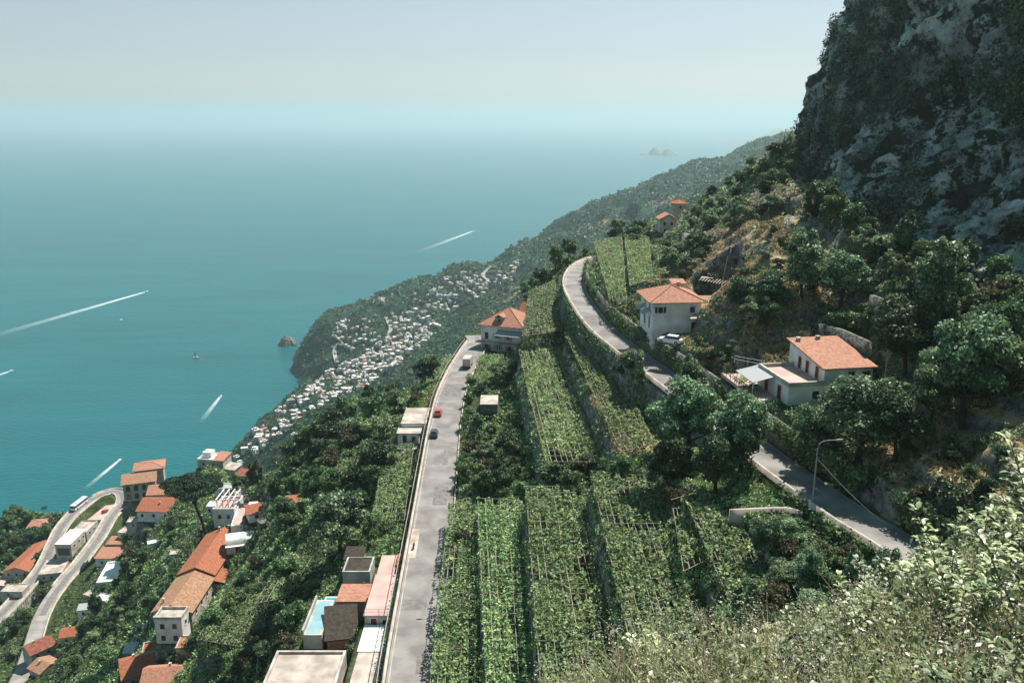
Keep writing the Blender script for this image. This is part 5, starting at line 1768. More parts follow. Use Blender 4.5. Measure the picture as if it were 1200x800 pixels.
# bus
l, a = on_road(ROAD_VIL, 96, 594, 1.2)
o = empty('coach', l, a); tag(o, 'white roofed coach parked on the sea side of the village hairpin', 'bus')
MB().box(-5.5, 5.5, -1.25, 1.25, .4, 1.5).build('body', M['car_white'], o)
MB().box(-5.42, 5.42, -1.2, 1.2, 1.502, 2.6).build('windows', M['glass'], o)
rf = MB().box(-5.5, 5.5, -1.25, 1.25, 2.602, 3.0).build('roof', M['car_white'], o)
for x in (-2.5, 2.5): MB().box(x - .8, x + .8, -.6, .6, 3.002, 3.2).build('air_unit', M['metal'], rf)
for x in (-3.4, 3.6):
    for sy in (-1, 1): MB().tube([(x, sy * .95, .48), (x, sy * 1.27, .48)], .48, 12).build('wheel', M['rubber'], o)
l, a = on_road(ROAD_VIL, 122, 604, -.5); pc = at(124, 600, 185.9); car((pc[0], pc[1], ZC - 185.82), 1.0, 'car_red', 'red car standing on the pink paved square in the village hairpin')
l, a = on_road(ROAD_VIL, 137, 590, 1.9); car(l, a, 'car_dark', 'dark car on the tight end of the village hairpin near the arcaded villa')

# repaired strips in the asphalt
for line_, py0, py1, o0, o1 in ((ROAD_LOW, 760, 790, .3, 1.7), (ROAD_LOW, 700, 712, -2.6, .8), (ROAD_LOW, 575, 590, -.4, 2.2), (ROAD_LOW, 528, 545, .6, 1.6), (ROAD_LOW, 455, 462, -2.4, 2.4), (ROAD_UP, 425, 437, -.8, 1.3), (ROAD_UP, 560, 575, -1.9, .2), (ROAD_UP, 372, 378, -2.0, 2.0), (ROAD_VIL, 700, 720, -1, 1.4)):
    ks = [i for i, p in enumerate(line_) if py0 - 6 < proj(p)[1] < py1 + 6]
    if len(ks) >= 2: tag(ribbon('road_patch', line_, o0, o1, .0342, M['asphalt_patch'], i0=ks[0], i1=ks[-1] + 1), kind='structure')

# scooter at the lower road parapet
l, a = on_road(ROAD_LOW, 497, 637, -2.4)
o = empty('motor_scooter', l, a); tag(o, 'dark scooter on a pale road patch near the parapet of the lower road', 'scooter')
mb = MB(); mb.tube([(-.55, 0, .55), (-.2, 0, .62), (.1, 0, .35), (.45, 0, .42), (.6, 0, .9)], [.16, .18, .1, .1, .07], 7); mb.build('body', M['metal_dark'], o)
MB().box(-.6, .05, -.14, .14, .7, .8).build('seat', M['rubber'], o)
MB().tube([(.6, -.32, 1.0), (.6, .32, 1.0)], .03, 5).build('handlebar', M['metal'], o)
for x in (-.55, .65): MB().tube([(x, -.06, .25), (x, .06, .25)], .25, 12).build('wheel', M['rubber'], o)
k = int(np.argmin([abs(proj(p)[1] - 640) for p in ROAD_LOW]))
for (py0, py1, o0, o1) in ((628, 655, -3.2, -1.9),):
    i0 = int(np.argmin([abs(proj(p)[1] - py1) for p in ROAD_LOW])); i1 = int(np.argmin([abs(proj(p)[1] - py0) for p in ROAD_LOW])) + 2
    tag(ribbon('road_patch', ROAD_LOW, o0, o1, .0345, M['concrete'], i0=i0, i1=i1), kind='structure')


# ------------------------------------------------------------------ lamps, poles, cables
def street_lamp(x, y, z, h, rz, label, arm=1.9):
    o = empty('street_lamp', (x, y, z), rz); tag(o, label, 'street lamp')
    MB().tube([(0, 0, -.3), (0, 0, h * .6), (0, 0, h - .9)], [.11, .09, .07], 8).build('pole', M['metal'], o)
    MB().tube([(0, 0, h - .95), (.12, 0, h - .45), (.5, 0, h - .1), (1.0, 0, h + .02), (arm, 0, h + .08)], .05, 6).build('arm', M['metal'], o)
    hd = MB(); hd.tube([(arm - .1, 0, h + .06), (arm + .25, 0, h + .05), (arm + .7, 0, h + .1)], [.09, .16, .1], 7); hd.build('lamp_head', M['grey_wall'], o)
    return o


pL = at(951, 598, 43.0); street_lamp(pL[0], pL[1], ZC - 43.2, 8.6, 0.0, 'tall grey street lamp with a curved arm beside the upper road', arm=2.0)
l, a = on_road(ROAD_LOW, 515, 722, 3.9); street_lamp(l[0], l[1], l[2] - .5, 5.2, math.pi, 'street lamp leaning its arm over the lower road from the right edge', arm=1.6)
l, a = on_road(ROAD_LOW, 500, 440, -3.9); street_lamp(l[0], l[1], l[2] - .5, 7.0, 0.4, 'slim lamp on the left parapet of the lower road beyond the two cars')
p = at(1036, 452, 34.5)
o = empty('utility_pole', (p[0], p[1], float(p[2])), 0); tag(o, 'weathered wooden utility pole right of the white villa', 'pole')
MB().tube([(0, 0, -2.5), (0, 0, 4.9)], [.15, .11], 8).build('mast', M['pole_wood'], o); MB().box(-.5, .5, -.05, .05, 4.4, 4.52).build('crossbar', M['pole_wood'], o)
for q, lab in (((742, 268, 40), 'leaning pole on the skyline beside the dark round tree'), ((845, 330, 32), 'thin pole beside the silver sheeted shelter')):
    p = at(*q); o = empty('utility_pole', (p[0], p[1], float(p[2]))); tag(o, lab, 'pole'); MB().tube([(0, 0, -2), (1.0, 0, 9 if q[0] < 800 else 5)], [.16, .1], 7).build('mast', M['pole_wood'], o)


def cable(a, b, sag, label, r=0.03):
    a = Vector(a); b = Vector(b)
    pts = []
    for i in range(13):
        t = i / 12; p = a.lerp(b, t); p.z -= sag * 4 * t * (1 - t); pts.append(p)
    tag(MB().tube(pts, r, 4).build('overhead_cable', M['metal']), label, 'cable')


e_ = at(1042, 624, 43.0)
cable((pL[0], pL[1], ZC - 43.2 + 6.6), (e_[0], e_[1], e_[2] + .6), .4, 'pale stay cable slanting from the tall street lamp across the upper road', 0.045)
p0 = at(100, 800, 150); p1 = at(262, 622, 117)
cable((p0[0], p0[1], p0[2]), (p1[0], p1[1], p1[2] + 1), 3, 'long sagging wire over the village gardens')
p0 = at(178, 790, 134); p1 = at(214, 728, 122)
cable(p0, p1, .6, 'wire hanging in front of the white tower house')
p0 = at(620, 345, 54); p1 = at(745, 372, 36)
l, a = on_road(ROAD_LOW, 485, 605, -3.8); l2, a = on_road(ROAD_LOW, 515, 590, 4.4)
# ------------------------------------------------------------------ trees placed one by one, then the wooded patches
rg = np.random.default_rng(42)
PLANTED += KEEPOUT_LATE


def tree_at(cx, cy, rpx, kind, label, group=None, name='broadleaf_tree', hk=1.05, variant=None, tmin=60):
    g = G1(cx, cy + rpx * hk, tmin)
    t = math.sqrt(g[0] ** 2 + g[1] ** 2 + (ZC - g[2]) ** 2)
    R = rpx * t / F
    PLANTED.append((g[0], g[1], R))
    return put_tree(g[0], g[1], g[2], R, kind, label, 'tree', group, rg, name=name, variant=variant)


for (cx, cy, r, k, v, lab) in [
    (1128, 448, 44, 'near', 0, 'round dark green tree standing on its own bare trunk over dry grass on the right'),
    (1060, 405, 36, 'near', 2, 'dark tree beside the wooden utility pole behind the white villa'),
    (1092, 362, 38, 'near', 1, 'leafy tree at the foot of the shaded cliff, high above the lone round tree'),
    (1003, 500, 44, 'near', 0, 'largest spreading tree in front of the salmon tiled villa, beside the upper road'),
    (955, 515, 28, 'near', 0, 'bushy tree between the white villa and the street lamp'),
    (1050, 508, 32, 'near', 2, 'dark tree right of the largest spreading tree, above the shaded bend of the upper road'),
    (806, 494, 39, 'near', 0, 'tall leafy tree left of the upper road where the road is hidden'),
    (868, 515, 37, 'near', 0, 'tall leafy tree overhanging the upper road below the villa terrace'),
    (838, 545, 32, 'near', 2, 'dark tree lowest in the clump left of the upper road'),
    (808, 458, 24, 'near', 1, 'small pale topped tree beside the upper road below the parking ledge'),
    (780, 545, 28, 'near', 2, 'dark tree at the left end of the clump above the vine terraces'),
    (940, 322, 26, 'near', 1, 'bright topped tree at the edge of the cliff shade above the dry grass'),
    (985, 332, 28, 'near', 0, 'bushy tree under the dark foot of the cliff, right of the dry grass'),
    (905, 345, 19, 'near', 2, 'small dark tree in the middle of the dry grass slope'),
    (868, 345, 20, 'near', 2, 'dark tree just right of the tan roofed annex'),
    (934, 272, 11, 'low', 0, 'small yellow green bush glowing against the shaded rock'),
    (740, 251, 11, 'near', 2, 'dark round tree alone on the skyline of the ridge above the vineyard'),
    (718, 277, 9, 'near', 2, 'smaller dark tree left of the skyline tree at the top of the vineyard'),
    (398, 612, 34, 'near', 0, 'big round olive brown tree above the pool terrace'),
    (648, 548, 20, 'low', 1, 'round dark bush between the upper and the lower vine terraces'),
    (1090, 470, 26, 'near', 0, 'small tree at the left foot of the lone round tree'),
    (1160, 400, 30, 'near', 2, 'dark tree behind the lone round tree at the right edge'),
]:
    tree_at(cx, cy, r, k, lab, variant=v)

ZONES = [
    # polygon, count, radius, kinds, label, group, name, parts
    ([(262, 565), (330, 526), (400, 483), (470, 450), (522, 412), (520, 440), (490, 470), (465, 490), (450, 540), (440, 600), (380, 590), (350, 640), (300, 600)], 90, (1.8, 4.2), ('round', 'low', 'round', 'tall'), 'dark green tree in the thicket on the slope left of the lower road', 'trees on the slope left of the lower road', 1),
    ([(110, 640), (190, 618), (236, 600), (240, 640), (190, 700), (180, 780), (100, 780), (70, 800), (110, 700)], 40, (1.3, 3.2), ('round', 'low', 'tall'), 'green garden tree among the village houses', 'garden trees of the village', 1),
    ([(0, 612), (70, 596), (66, 640), (40, 660), (0, 700)], 22, (2.5, 4.5), ('round', 'low'), 'dark tree at the left edge below the orange roofed house', 'trees at the left edge above the sea', 0),
    ([(0, 700), (50, 650), (56, 690), (30, 760), (0, 790)], 14, (2, 3.5), ('round', 'low'), 'bush between the two arms of the village road', 'bushes between the village roads', 0),
    ([(220, 720), (300, 650), (360, 655), (375, 700), (350, 760), (300, 795), (225, 795)], 26, (1.2, 2.6), ('low', 'round'), 'leafy bush in the garden right of the long orange roof', 'bushes in the garden plot right of the long roof', 1),
    ([(795, 325), (830, 300), (850, 360), (940, 350), (1000, 300), (1190, 370), (1190, 470), (1080, 480), (1020, 400), (930, 380), (830, 400)], 60, (1.3, 3.2), ('round', 'low', 'low', 'airy'), 'bush on the slope between the cliff and the villas', 'trees and bushes below the cliff', 1),
    ([(945, 250), (1010, 262), (1110, 320), (1200, 350), (1200, 410), (1080, 350), (990, 300)], 26, (1.8, 3.3), ('round', 'tall', 'low'), 'x', 'dark trees at the foot of the cliff', 1),
    ([(840, 290), (930, 260), (960, 300), (930, 360), (860, 360)], 26, (0.6, 1.3), ('low',), 'x', 'bushes on the parched slope', 1),
    ([(400, 720), (428, 718), (436, 800), (410, 800)], 8, (0.8, 1.4), ('low',), 'x', 'bushes between the flat roofs and the road', 1),
    ([(780, 262), (830, 212), (900, 152), (935, 190), (910, 250), (850, 272)], 52, (1.3, 2.5), ('round', 'low', 'low'), 'tree on the shoulder under the cliff edge', 'trees on the shoulder under the cliff edge', 1),
    ([(930, 490), (1050, 470), (1190, 500), (1150, 640), (1050, 600), (960, 545)], 10, (1.0, 1.7), ('near', 'low'), 'bush on the bank right of the upper road', 'bushes on the bank right of the upper road', 1),
    ([(540, 402), (600, 405), (606, 440), (600, 520), (560, 580), (530, 560), (528, 500)], 30, (1.2, 2.4), ('low', 'round', 'airy'), 'bush in the overgrown plot right of the lower road', 'bushes right of the lower road', 1),
    ([(528, 572), (620, 522), (690, 545), (770, 545), (800, 592), (700, 572), (600, 592)], 26, (1.2, 2.4), ('low', 'round'), 'bush in the hedge between the upper and lower vine terraces', 'bushes between the vine terraces', 1),
    ([(556, 404), (575, 372), (620, 330), (690, 284), (745, 260), (700, 300), (655, 325), (620, 365)], 30, (1.6, 3.2), ('round', 'low', 'tall'), 'dark tree on the ridge behind the hairpin bend', 'trees on the ridge behind the hairpin', 1),
    ([(676, 395), (700, 398), (800, 472), (790, 490), (740, 450), (690, 412)], 14, (1.0, 1.9), ('low', 'round'), 'bush growing against the outer wall of the upper road', 'bushes under the upper road wall', 1),
    ([(700, 300), (760, 262), (800, 262), (840, 300), (800, 320), (770, 300), (765, 285)], 22, (1.4, 2.6), ('round', 'low'), 'tree around the small houses above the vineyard', 'trees above the hairpin vineyard', 1),
    ([(740, 330), (800, 372), (860, 420), (850, 450), (800, 440), (760, 400), (720, 360)], 18, (0.8, 1.7), ('low', 'airy'), 'shrub on the ledge around the house with the parked white car', 'shrubs around the hairpin house', 1),
    ([(900, 620), (1000, 650), (1060, 690), (960, 720), (860, 680), (820, 600)], 22, (1.1, 2.2), ('near', 'low'), 'bush below the outer wall of the upper road', 'bushes below the upper road near the lamp', 1),
    ([(405, 660), (440, 640), (440, 675), (428, 780), (412, 790), (412, 740)], 8, (0.9, 1.7), ('low',), 'shrub squeezed between the flat roofs left of the lower road', 'shrubs between the roadside roofs', 1),
    ([(845, 720), (920, 660), (990, 690), (900, 800), (780, 800)], 14, (1.0, 1.8), ('near', 'low'), 'bush at the lower right end of the vine terraces', 'bushes at the end of the vine terraces', 1),
]
for poly, n, rr, kinds, lab, grp, parts in ZONES:
    for (x, y, z, R) in sample_zone(poly, n, rr, rg):
        k = kinds[int(rg.integers(0, len(kinds)))]
        low = k == 'low' or R < 1.8
        put_tree(x, y, z, R, k, lab, 'tree' if not low else 'bush', grp, rg, name='broadleaf_tree' if not low else 'bush', sink=0.3 + (0.35 * R if (k in ('near', 'round', 'tall') and R < 2.6) else 0), parts=bool(parts) and R > 1.0)
# bushes whose shade falls on the lower road
for py in (430, 452, 478, 505, 560, 640, 652, 668, 742, 765, 785):
    k = np.argmin([abs(proj(p)[1] - py) for p in ROAD_LOW])
    p = offset_line(ROAD_LOW, 3.3 + rg.uniform(1.2, 2.0))[k]
    put_tree(p[0], p[1], Hq(p[0], p[1]), rg.uniform(1.4, 2.1), 'low', 'bush leaning over the right edge of the lower road', 'bush', 'bushes along the right edge of the lower road', rg, name='bush', sink=0.1)


# ------------------------------------------------------------------ umbrella pine
def pine():
    g = at(243, 628, 121.5)
    zg = float(Hq(g[0], g[1]))
    o = empty('umbrella_pine', (g[0], g[1], zg))
    tag(o, 'tall umbrella pine with a flat dark crown beside the long orange roof', 'tree')
    Ht = 20.0
    mb = MB()
    mb.tube([(0, 0, -0.5), (-1.0, 0, 5), (-2.6, 0.3, 10), (-3.2, 0.2, 14)], [0.55, 0.45, 0.36, 0.3], 8)
    tips = []
    rg2 = np.random.default_rng(5)
    for i in range(11):
        a = i * 2.4
        rr = rg2.uniform(2.5, 6.5)
        tip = (-3.6 + math.cos(a) * rr, math.sin(a) * rr, 17.4 + rg2.uniform(-.5, .6) - rr * 0.12)
        tips.append(tip)
        z0 = rg2.uniform(10, 14)
        mb.tube([(-2.6 - 0.15 * (z0 - 10), .2, z0), (-3.2 + math.cos(a) * rr * .45, math.sin(a) * rr * .45, 15.2), tip], [0.24, 0.16, 0.07], 5)
    mb.build('trunk', M['bark'], o)
    Pn = []; Nn = []
    for tip in tips + [(-3.6, 0, 18.6), (-5, 1, 18.4), (-2, -1.5, 18.4), (-4, 3, 18.3), (-9.5, 1, 17), (2.6, 0, 17), (-6, -4, 17.3)]:
        n = 1500
        d = rg2.normal(0, 1, (n, 3)); d /= np.linalg.norm(d, axis=1)[:, None]
        d[:, 2] = np.abs(d[:, 2]) * 0.9 - 0.2
        Pn.append(np.array(tip) + d * np.array([3.5, 3.5, 1.55]) * rg2.uniform(.5, 1, (n, 1)) ** 0.5)
        Nn.append(d)
    Pn = np.concatenate(Pn); Nn = np.concatenate(Nn)
    V, Q = leaf_quads(Pn, Nn + [0, 0, .4], rg2.uniform(.16, .34, len(Pn)), rg2, 0.6)
    link('crown', np_mesh('crown', V, Q, M['pine_needles']), o)


pine()

# ------------------------------------------------------------------ undergrowth on the near slopes: one mass nobody could count
rg3 = np.random.default_rng(77)
npx = 62000
PX = rg3.uniform(-60, 1260, npx); PY = rg3.uniform(140, 860, npx)
PP, hit = ground(PX, PY, 45)
rr_ = np.hypot(PP[:, 0], PP[:, 1])
ok = hit & (rr_ < 420) & ~blocked(PP[:, 0], PP[:, 1], 0.5)
dens = fbm(PP[:, 0] / 9, PP[:, 1] / 9, oct=3, seed=55)
dryv = np.zeros(len(PP))
for (px, py, rad) in DRY:
    c = G1(px, py, 500 if rad > 30 else 3)
    dryv = np.maximum(dryv, 1 - sstep(0.5, 1.1, np.hypot(PP[:, 0] - c[0], PP[:, 1] - c[1]) / rad))
ok &= (dens > -0.75) & ~((near_line(PP[:, 0], PP[:, 1], ROAD_VIL)[0] < 15) & (rr_ > 325) & ((proj(PP.T)[1] < 646) | (near_line(PP[:, 0], PP[:, 1], ROAD_VIL)[0] < 4.5))) & (rg3.uniform(0, 1, npx) > dryv * 0.85)
PP = PP[ok]; rr_ = rr_[ok]; dryk = dryv[ok]
nv_ = near_line(PP[:, 0], PP[:, 1], ROAD_VIL)[0]
vil = np.where(nv_ < 16, 0.3, 1.0)
_pz = fbm(PP[:, 0] / 22, PP[:, 1] / 22, oct=3, seed=61) + rg3.normal(0, .22, len(PP))
pick = np.where(_pz > .28, 2, np.where(_pz > .0, 0, np.where(_pz > -.28, 1, 3)))
for nm_, msk, mt_ in (('undergrowth', pick == 0, 'leaf_mid'), ('scrub', pick == 1, 'leaf_olive'), ('bramble', pick == 2, 'leaf_vine'), ('dark_scrub', pick == 3, 'leaf_dark')):
    B = PP[msk]; RR = rr_[msk]; VS = vil[msk]
    m = 20
    R = rg3.uniform(0.35, 1.1, len(B)) * np.clip(RR / 130, 0.75, 1.8) * VS
    d = rg3.normal(0, 1, (len(B), m, 3)); d /= np.linalg.norm(d, axis=2)[:, :, None]
    d[:, :, 2] = np.abs(d[:, :, 2])
    P_ = B[:, None, :] + d * R[:, None, None] * rg3.uniform(.5, 1, (len(B), m, 1)) * np.array([1, 1, 0.8])
    sz = (0.16 * np.clip(RR / 130, 0.8, 2.0))[:, None] * rg3.uniform(.6, 1.4, (len(B), m))
    V, Q = leaf_quads(P_.reshape(-1, 3), (d + [0, 0, .4]).reshape(-1, 3), sz.reshape(-1), rg3)
    tag(link(nm_, np_mesh(nm_, V, Q, M[mt_])), kind='stuff')

# tall parched grass on the dry patches
nt_ = 14000
cand = []
for (px, py, rad) in DRY:
    if rad > 30: continue
    c = G1(px, py)
    k = int(26 * rad * rad * 0.5)
    a = rg3.uniform(0, 6.28, k); q = rad * np.sqrt(rg3.uniform(0, 1, k))
    cand.append(np.stack([c[0] + np.cos(a) * q, c[1] + np.sin(a) * q], 1))
cand = np.concatenate(cand)
cand = cand[~blocked(cand[:, 0], cand[:, 1], 0.2)]
cand = cand[fbm(cand[:, 0] / 5, cand[:, 1] / 5, oct=3, seed=66) > -0.25]
zg = Hq(cand[:, 0], cand[:, 1])
P_ = np.stack([cand[:, 0], cand[:, 1], zg + 0.25], 1)
V, Q = leaf_quads(P_, np.array([[0.3, 0.3, 0.1]]) * np.ones((len(P_), 1)), rg3.uniform(.25, .6, len(P_)), rg3, 0.25, jit=1.0)
tag(link('dry_grass', np_mesh('dry_grass', V, Q, M['dry_grass'])), kind='stuff')

# ------------------------------------------------------------------ scrub clinging to the cliff and scree
rg4 = np.random.default_rng(91)
ii = rg4.integers(80, NS - 5, 80000); jj = rg4.integers(6, NH - 4, 80000)
P0 = CLV[ii, jj]
nzv = fbm(P0[:, 0] / 22, P0[:, 1] / 22, P0[:, 2] / 15, oct=4, seed=14)
k = nzv > -0.02
P0 = P0[k]; n0 = CLN[ii[k]]
m = 10
R = rg4.uniform(0.5, 1.7, len(P0))
d = rg4.normal(0, 1, (len(P0), m, 3)); d /= np.linalg.norm(d, axis=2)[:, :, None]
out_ = np.stack([n0[:, 0], n0[:, 1], np.full(len(n0), 0.5)], 1)
P_ = P0[:, None, :] + out_[:, None, :] * R[:, None, None] * 0.4 + d * R[:, None, None]
V, Q = leaf_quads(P_.reshape(-1, 3), (d + out_[:, None, :]).reshape(-1, 3), (rg4.uniform(.2, .45, (len(P0), m))).reshape(-1), rg4)
tag(link('cliff_scrub', np_mesh('cliff_scrub', V, Q, M['leaf_dark'])), kind='stuff')

# ------------------------------------------------------------------ woods on the far coast
rg5 = np.random.default_rng(13)
nf = 190000
th = rg5.uniform(math.radians(-36), math.radians(30), nf)
r = np.exp(rg5.uniform(math.log(400), math.log(3000), nf))
X = r * np.sin(th); Y = r * np.cos(th); Z = Hq(X, Y)
f1 = fbm(X / 90, Y / 90, oct=4, seed=41); f2 = fbm(X / 350, Y / 350, oct=2, seed=44)
k = (Z > 4) & ((r > 520) | ~blocked(X, Y, 3.5)) & ((r > 520) | (near_line(X, Y, ROAD_VIL)[0] > 24)) & (f1 + f2 * 0.4 > -0.8) & (rg5.uniform(0, 1, nf) < 0.5)
P0 = np.stack([X, Y, Z], 1)[k]; r = r[k]
m = 8
R = rg5.uniform(1.3, 3.6, len(P0)) * np.clip(r / 1100, 0.8, 1.5)
d = rg5.normal(0, 1, (len(P0), m, 3)); d /= np.linalg.norm(d, axis=2)[:, :, None]
d[:, :, 2] = np.abs(d[:, :, 2])
P_ = P0[:, None, :] + d * R[:, None, None] * np.array([0.8, 0.8, 0.9])
V, Q = leaf_quads(P_.reshape(-1, 3), (d + [0, 0, .3]).reshape(-1, 3), (R[:, None] * rg5.uniform(.3, .6, (len(P0), m))).reshape(-1), rg5, 0.8, jit=0.5)
tag(link('far_woodland', np_mesh('far_woodland', V, Q, M['leaf_dark'])), kind='stuff')

# ------------------------------------------------------------------ ivy and bushes hanging over the retaining walls
rg8 = np.random.default_rng(19)
PV = []
for line, off, zt, zb, nn_ in ((ROAD_UP, -3.5, .3, -9, 9000), (ROAD_UP, 2.85, 3.6, .8, 4500), (ROAD_LOW, 4.0, .2, -2.5, 2500), (ROAD_LOW, -4.0, -.6, -5, 2500)):
    ol = offset_line(line, off)
    k = rg8.uniform(0, len(ol) - 1.01, nn_); i = k.astype(int); f = (k - i)[:, None]
    p = ol[i] * (1 - f) + ol[i + 1] * f
    p[:, 2] += rg8.uniform(zb, zt, nn_)
    keep_ = fbm(p[:, 0] / 5, p[:, 1] / 5, p[:, 2] / 3, oct=3, seed=int(abs(off) * 10)) > (-.3 if off < 0 else -.05)
    PV.append(p[keep_])
PV = np.concatenate(PV)
m = 9
d = rg8.normal(0, 1, (len(PV), m, 3)); d /= np.linalg.norm(d, axis=2)[:, :, None]
P_ = PV[:, None, :] + d * rg8.uniform(.25, .9, (len(PV), m, 1))
V, Q = leaf_quads(P_.reshape(-1, 3), (d + [0, 0, .3]).reshape(-1, 3), rg8.uniform(.1, .26, len(PV) * m), rg8)
tag(link('ivy', np_mesh('ivy', V, Q, M['leaf_mid'])), kind='stuff')
# ------------------------------------------------------------------ the coastal town far below, house by house
rg6 = np.random.default_rng(31)
TOWNM = [mat('town_wall_a', (0.60, 0.585, 0.57), .9), mat('town_wall_b', (0.52, 0.45, 0.40), .9), mat('town_wall_c', (0.48, 0.44, 0.42), .9), mat('town_roof_a', (0.62, 0.58, 0.54), .9), mat('town_roof_b', (0.42, 0.20, 0.13), .9)]


def town_proto(k):
    mb = MB()
    w, d, h = [(11, 9, 6.5), (9, 8, 4.5), (15, 9, 7), (8, 8, 8.5), (13, 10, 4.5), (18, 9, 9)][k]
    mb.box(-w / 2, w / 2, -d / 2, d / 2, -6, h, 0)
    if k in (1, 4):
        mb.f += []; n = len(mb.v)
        mb.v += [(-w / 2 - .4, -d / 2 - .4, h), (w / 2 + .4, -d / 2 - .4, h), (w / 2 + .4, d / 2 + .4, h), (-w / 2 - .4, d / 2 + .4, h), (-w / 4, 0, h + 2), (w / 4, 0, h + 2)]
        mb.f += [(n, n + 1, n + 5, n + 4), (n + 1, n + 2, n + 5), (n + 2, n + 3, n + 4, n + 5), (n + 3, n, n + 4), (n + 3, n + 2, n + 1, n)]; mb.m += [1] * 5
    else:
        mb.box(-w / 2 - .2, w / 2 + .2, -d / 2 - .2, d / 2 + .2, h + .003, h + .5, 1)
        if k in (0, 3, 5): mb.box(-w / 4, w / 5, -d / 5, d / 3, h + .502, h + 2.9, 0)
    for z in np.arange(1.8, h - .6, 2.9):
        for x in np.arange(-w / 2 + 1.6, w / 2 - 1, 2.7):
            mb.box(x - .5, x + .5, -d / 2 - .05, -d / 2 + .05, z - .7, z + .7, 2)
        for y in np.arange(-d / 2 + 1.6, d / 2 - 1, 2.7):
            mb.box(-w / 2 - .05, -w / 2 + .05, y - .5, y + .5, z - .7, z + .7, 2)
    return mb


protos = []
for k in range(6):
    for (wm, rm) in ((0, 3), (1, 4), (2, 3)):
        mb = town_proto(k)
        o_ = mb.build('town_house', [TOWNM[wm], TOWNM[4] if (k == 1 and wm == 1) or (k == 4 and wm == 1) else TOWNM[3], M['glass']])
        protos.append(o_.data); bpy.data.objects.remove(o_)
TZ = [
    ([(285, 528), (330, 478), (385, 438), (440, 405), (500, 372), (520, 384), (470, 425), (430, 455), (380, 475), (345, 500), (300, 535)], 560, 'pale house in the dense band of the coastal town running down to the sea', 'houses in the dense part of the coastal town', 4.5),
    ([(395, 420), (372, 410), (400, 375), (470, 340), (560, 318), (608, 305), (600, 330), (530, 365), (470, 385), (430, 405)], 300, 'pale house scattered on the upper green slope of the coastal town', 'houses on the upper slope of the coastal town', 5.8),
    ([(330, 520), (360, 498), (430, 470), (470, 458), (440, 480), (380, 505), (345, 528)], 12, 'lone pale house below the dense band of the town', 'lone houses below the town', 20),
]
town = []
for poly, n, lab, grp, sp in TZ:
    xs = [p[0] for p in poly]; ys = [p[1] for p in poly]
    px = rg6.uniform(min(xs), max(xs), n * 14); py = rg6.uniform(min(ys), max(ys), n * 14)
    k = np.array([in_poly(a_, b_, poly) for a_, b_ in zip(px, py)])
    k &= vnoise(px / 16, py / 10, seed=3) > (-.35 if 'dense' in grp else 0.0)
    P, h = ground(px[k], py[k], 500)
    got = 0
    for p, hh_ in zip(P, h):
        if not hh_ or p[2] < 3: continue
        if any((p[0] - q[0]) ** 2 + (p[1] - q[1]) ** 2 < (sp * 1.3) ** 2 for q in town): continue
        s = rg6.uniform(.30, .60)
        town.append((p[0], p[1], p[2], s, lab, grp)); got += 1
        if got >= n: break
town.sort(key=lambda q: -q[3] / math.hypot(q[0], q[1], ZC - q[2]))
SV = []; SQ = {3: [], 4: []}; SM = {3: [], 4: []}; nv = 0
tv_cache = {}
for i_, (x, y, z, s, lab, grp) in enumerate(town):
    gx = float(Hq(x + 8, y) - Hq(x - 8, y)); gy = float(Hq(x, y + 8) - Hq(x, y - 8))
    a_ = math.atan2(gy, gx) + rg6.choice([0, math.pi / 2, math.pi]) + rg6.normal(0, .2)
    me_ = protos[int(rg6.integers(0, len(protos)))]
    if i_ < 285:
        o = link('town_house', me_); o.location = (x, y, z + .3); o.rotation_euler = (0, 0, a_); o.scale = (s, s, s * 1.1); tag(o, lab, 'house', grp)
    else:
        if me_.name not in tv_cache:
            tv_cache[me_.name] = (np.array([v.co for v in me_.vertices]), [(tuple(p.vertices), me_.materials[p.material_index]) for p in me_.polygons if len(p.vertices) == 4])
        v_, f_ = tv_cache[me_.name]
        c_, s_ = math.cos(a_), math.sin(a_)
        SV.append(np.stack([x + s * (v_[:, 0] * c_ - v_[:, 1] * s_), y + s * (v_[:, 0] * s_ + v_[:, 1] * c_), z + .3 + s * 1.1 * v_[:, 2]], 1))
        for fv, m_ in f_: SQ[4].append([q + nv for q in fv]); SM[4].append((TOWNM + [M['glass']]).index(m_))
        nv += len(v_)
if SV:
    tag(link('remaining_town_houses', np_mesh('remaining_town_houses', np.concatenate(SV), np.array(SQ[4]), TOWNM + [M['glass']], midx=SM[4])), kind='stuff')
# houses strung along the brow between the village and the town
for (px, py, s) in [(300, 508, 1), (310, 523, .8), (338, 524, .8), (352, 518, .9), (345, 512, .7), (282, 545, .8), (278, 538, .8), (322, 505, .8)]:
    p = G1(px, py, 250)
    o = link('town_house', protos[int(rg6.integers(0, 6))]); o.location = (p[0], p[1], p[2] + .2); o.rotation_euler = (0, 0, rg6.uniform(0, 3)); o.scale = (s * .8,) * 3
    tag(o, 'house on the brow where the near slope meets the coastal town', 'house', 'houses on the brow')
M['town_road'] = mat('town_road', (0.33, 0.31, 0.29), .9)
for lst in ([(388, 432), (398, 424), (392, 412), (402, 404), (396, 396)], [(566, 340), (572, 330), (566, 322), (575, 312)], [(452, 372), (458, 384), (455, 396), (462, 404)]):
    pts = smooth_line([G1(a_, b_, 500) for a_, b_ in lst], 8); pts[:, 2] = Hq(pts[:, 0], pts[:, 1]) + 1.2
    tag(ribbon('town_road', pts, -3, 3, 0.2, M['town_road']), kind='structure')

# ------------------------------------------------------------------ islets and the far headland
M['far_rock'] = mat('far_rock', (0.07, 0.085, 0.06), .95, color2=(0.20, 0.19, 0.16), scale=14, bump=2, bscale=8)


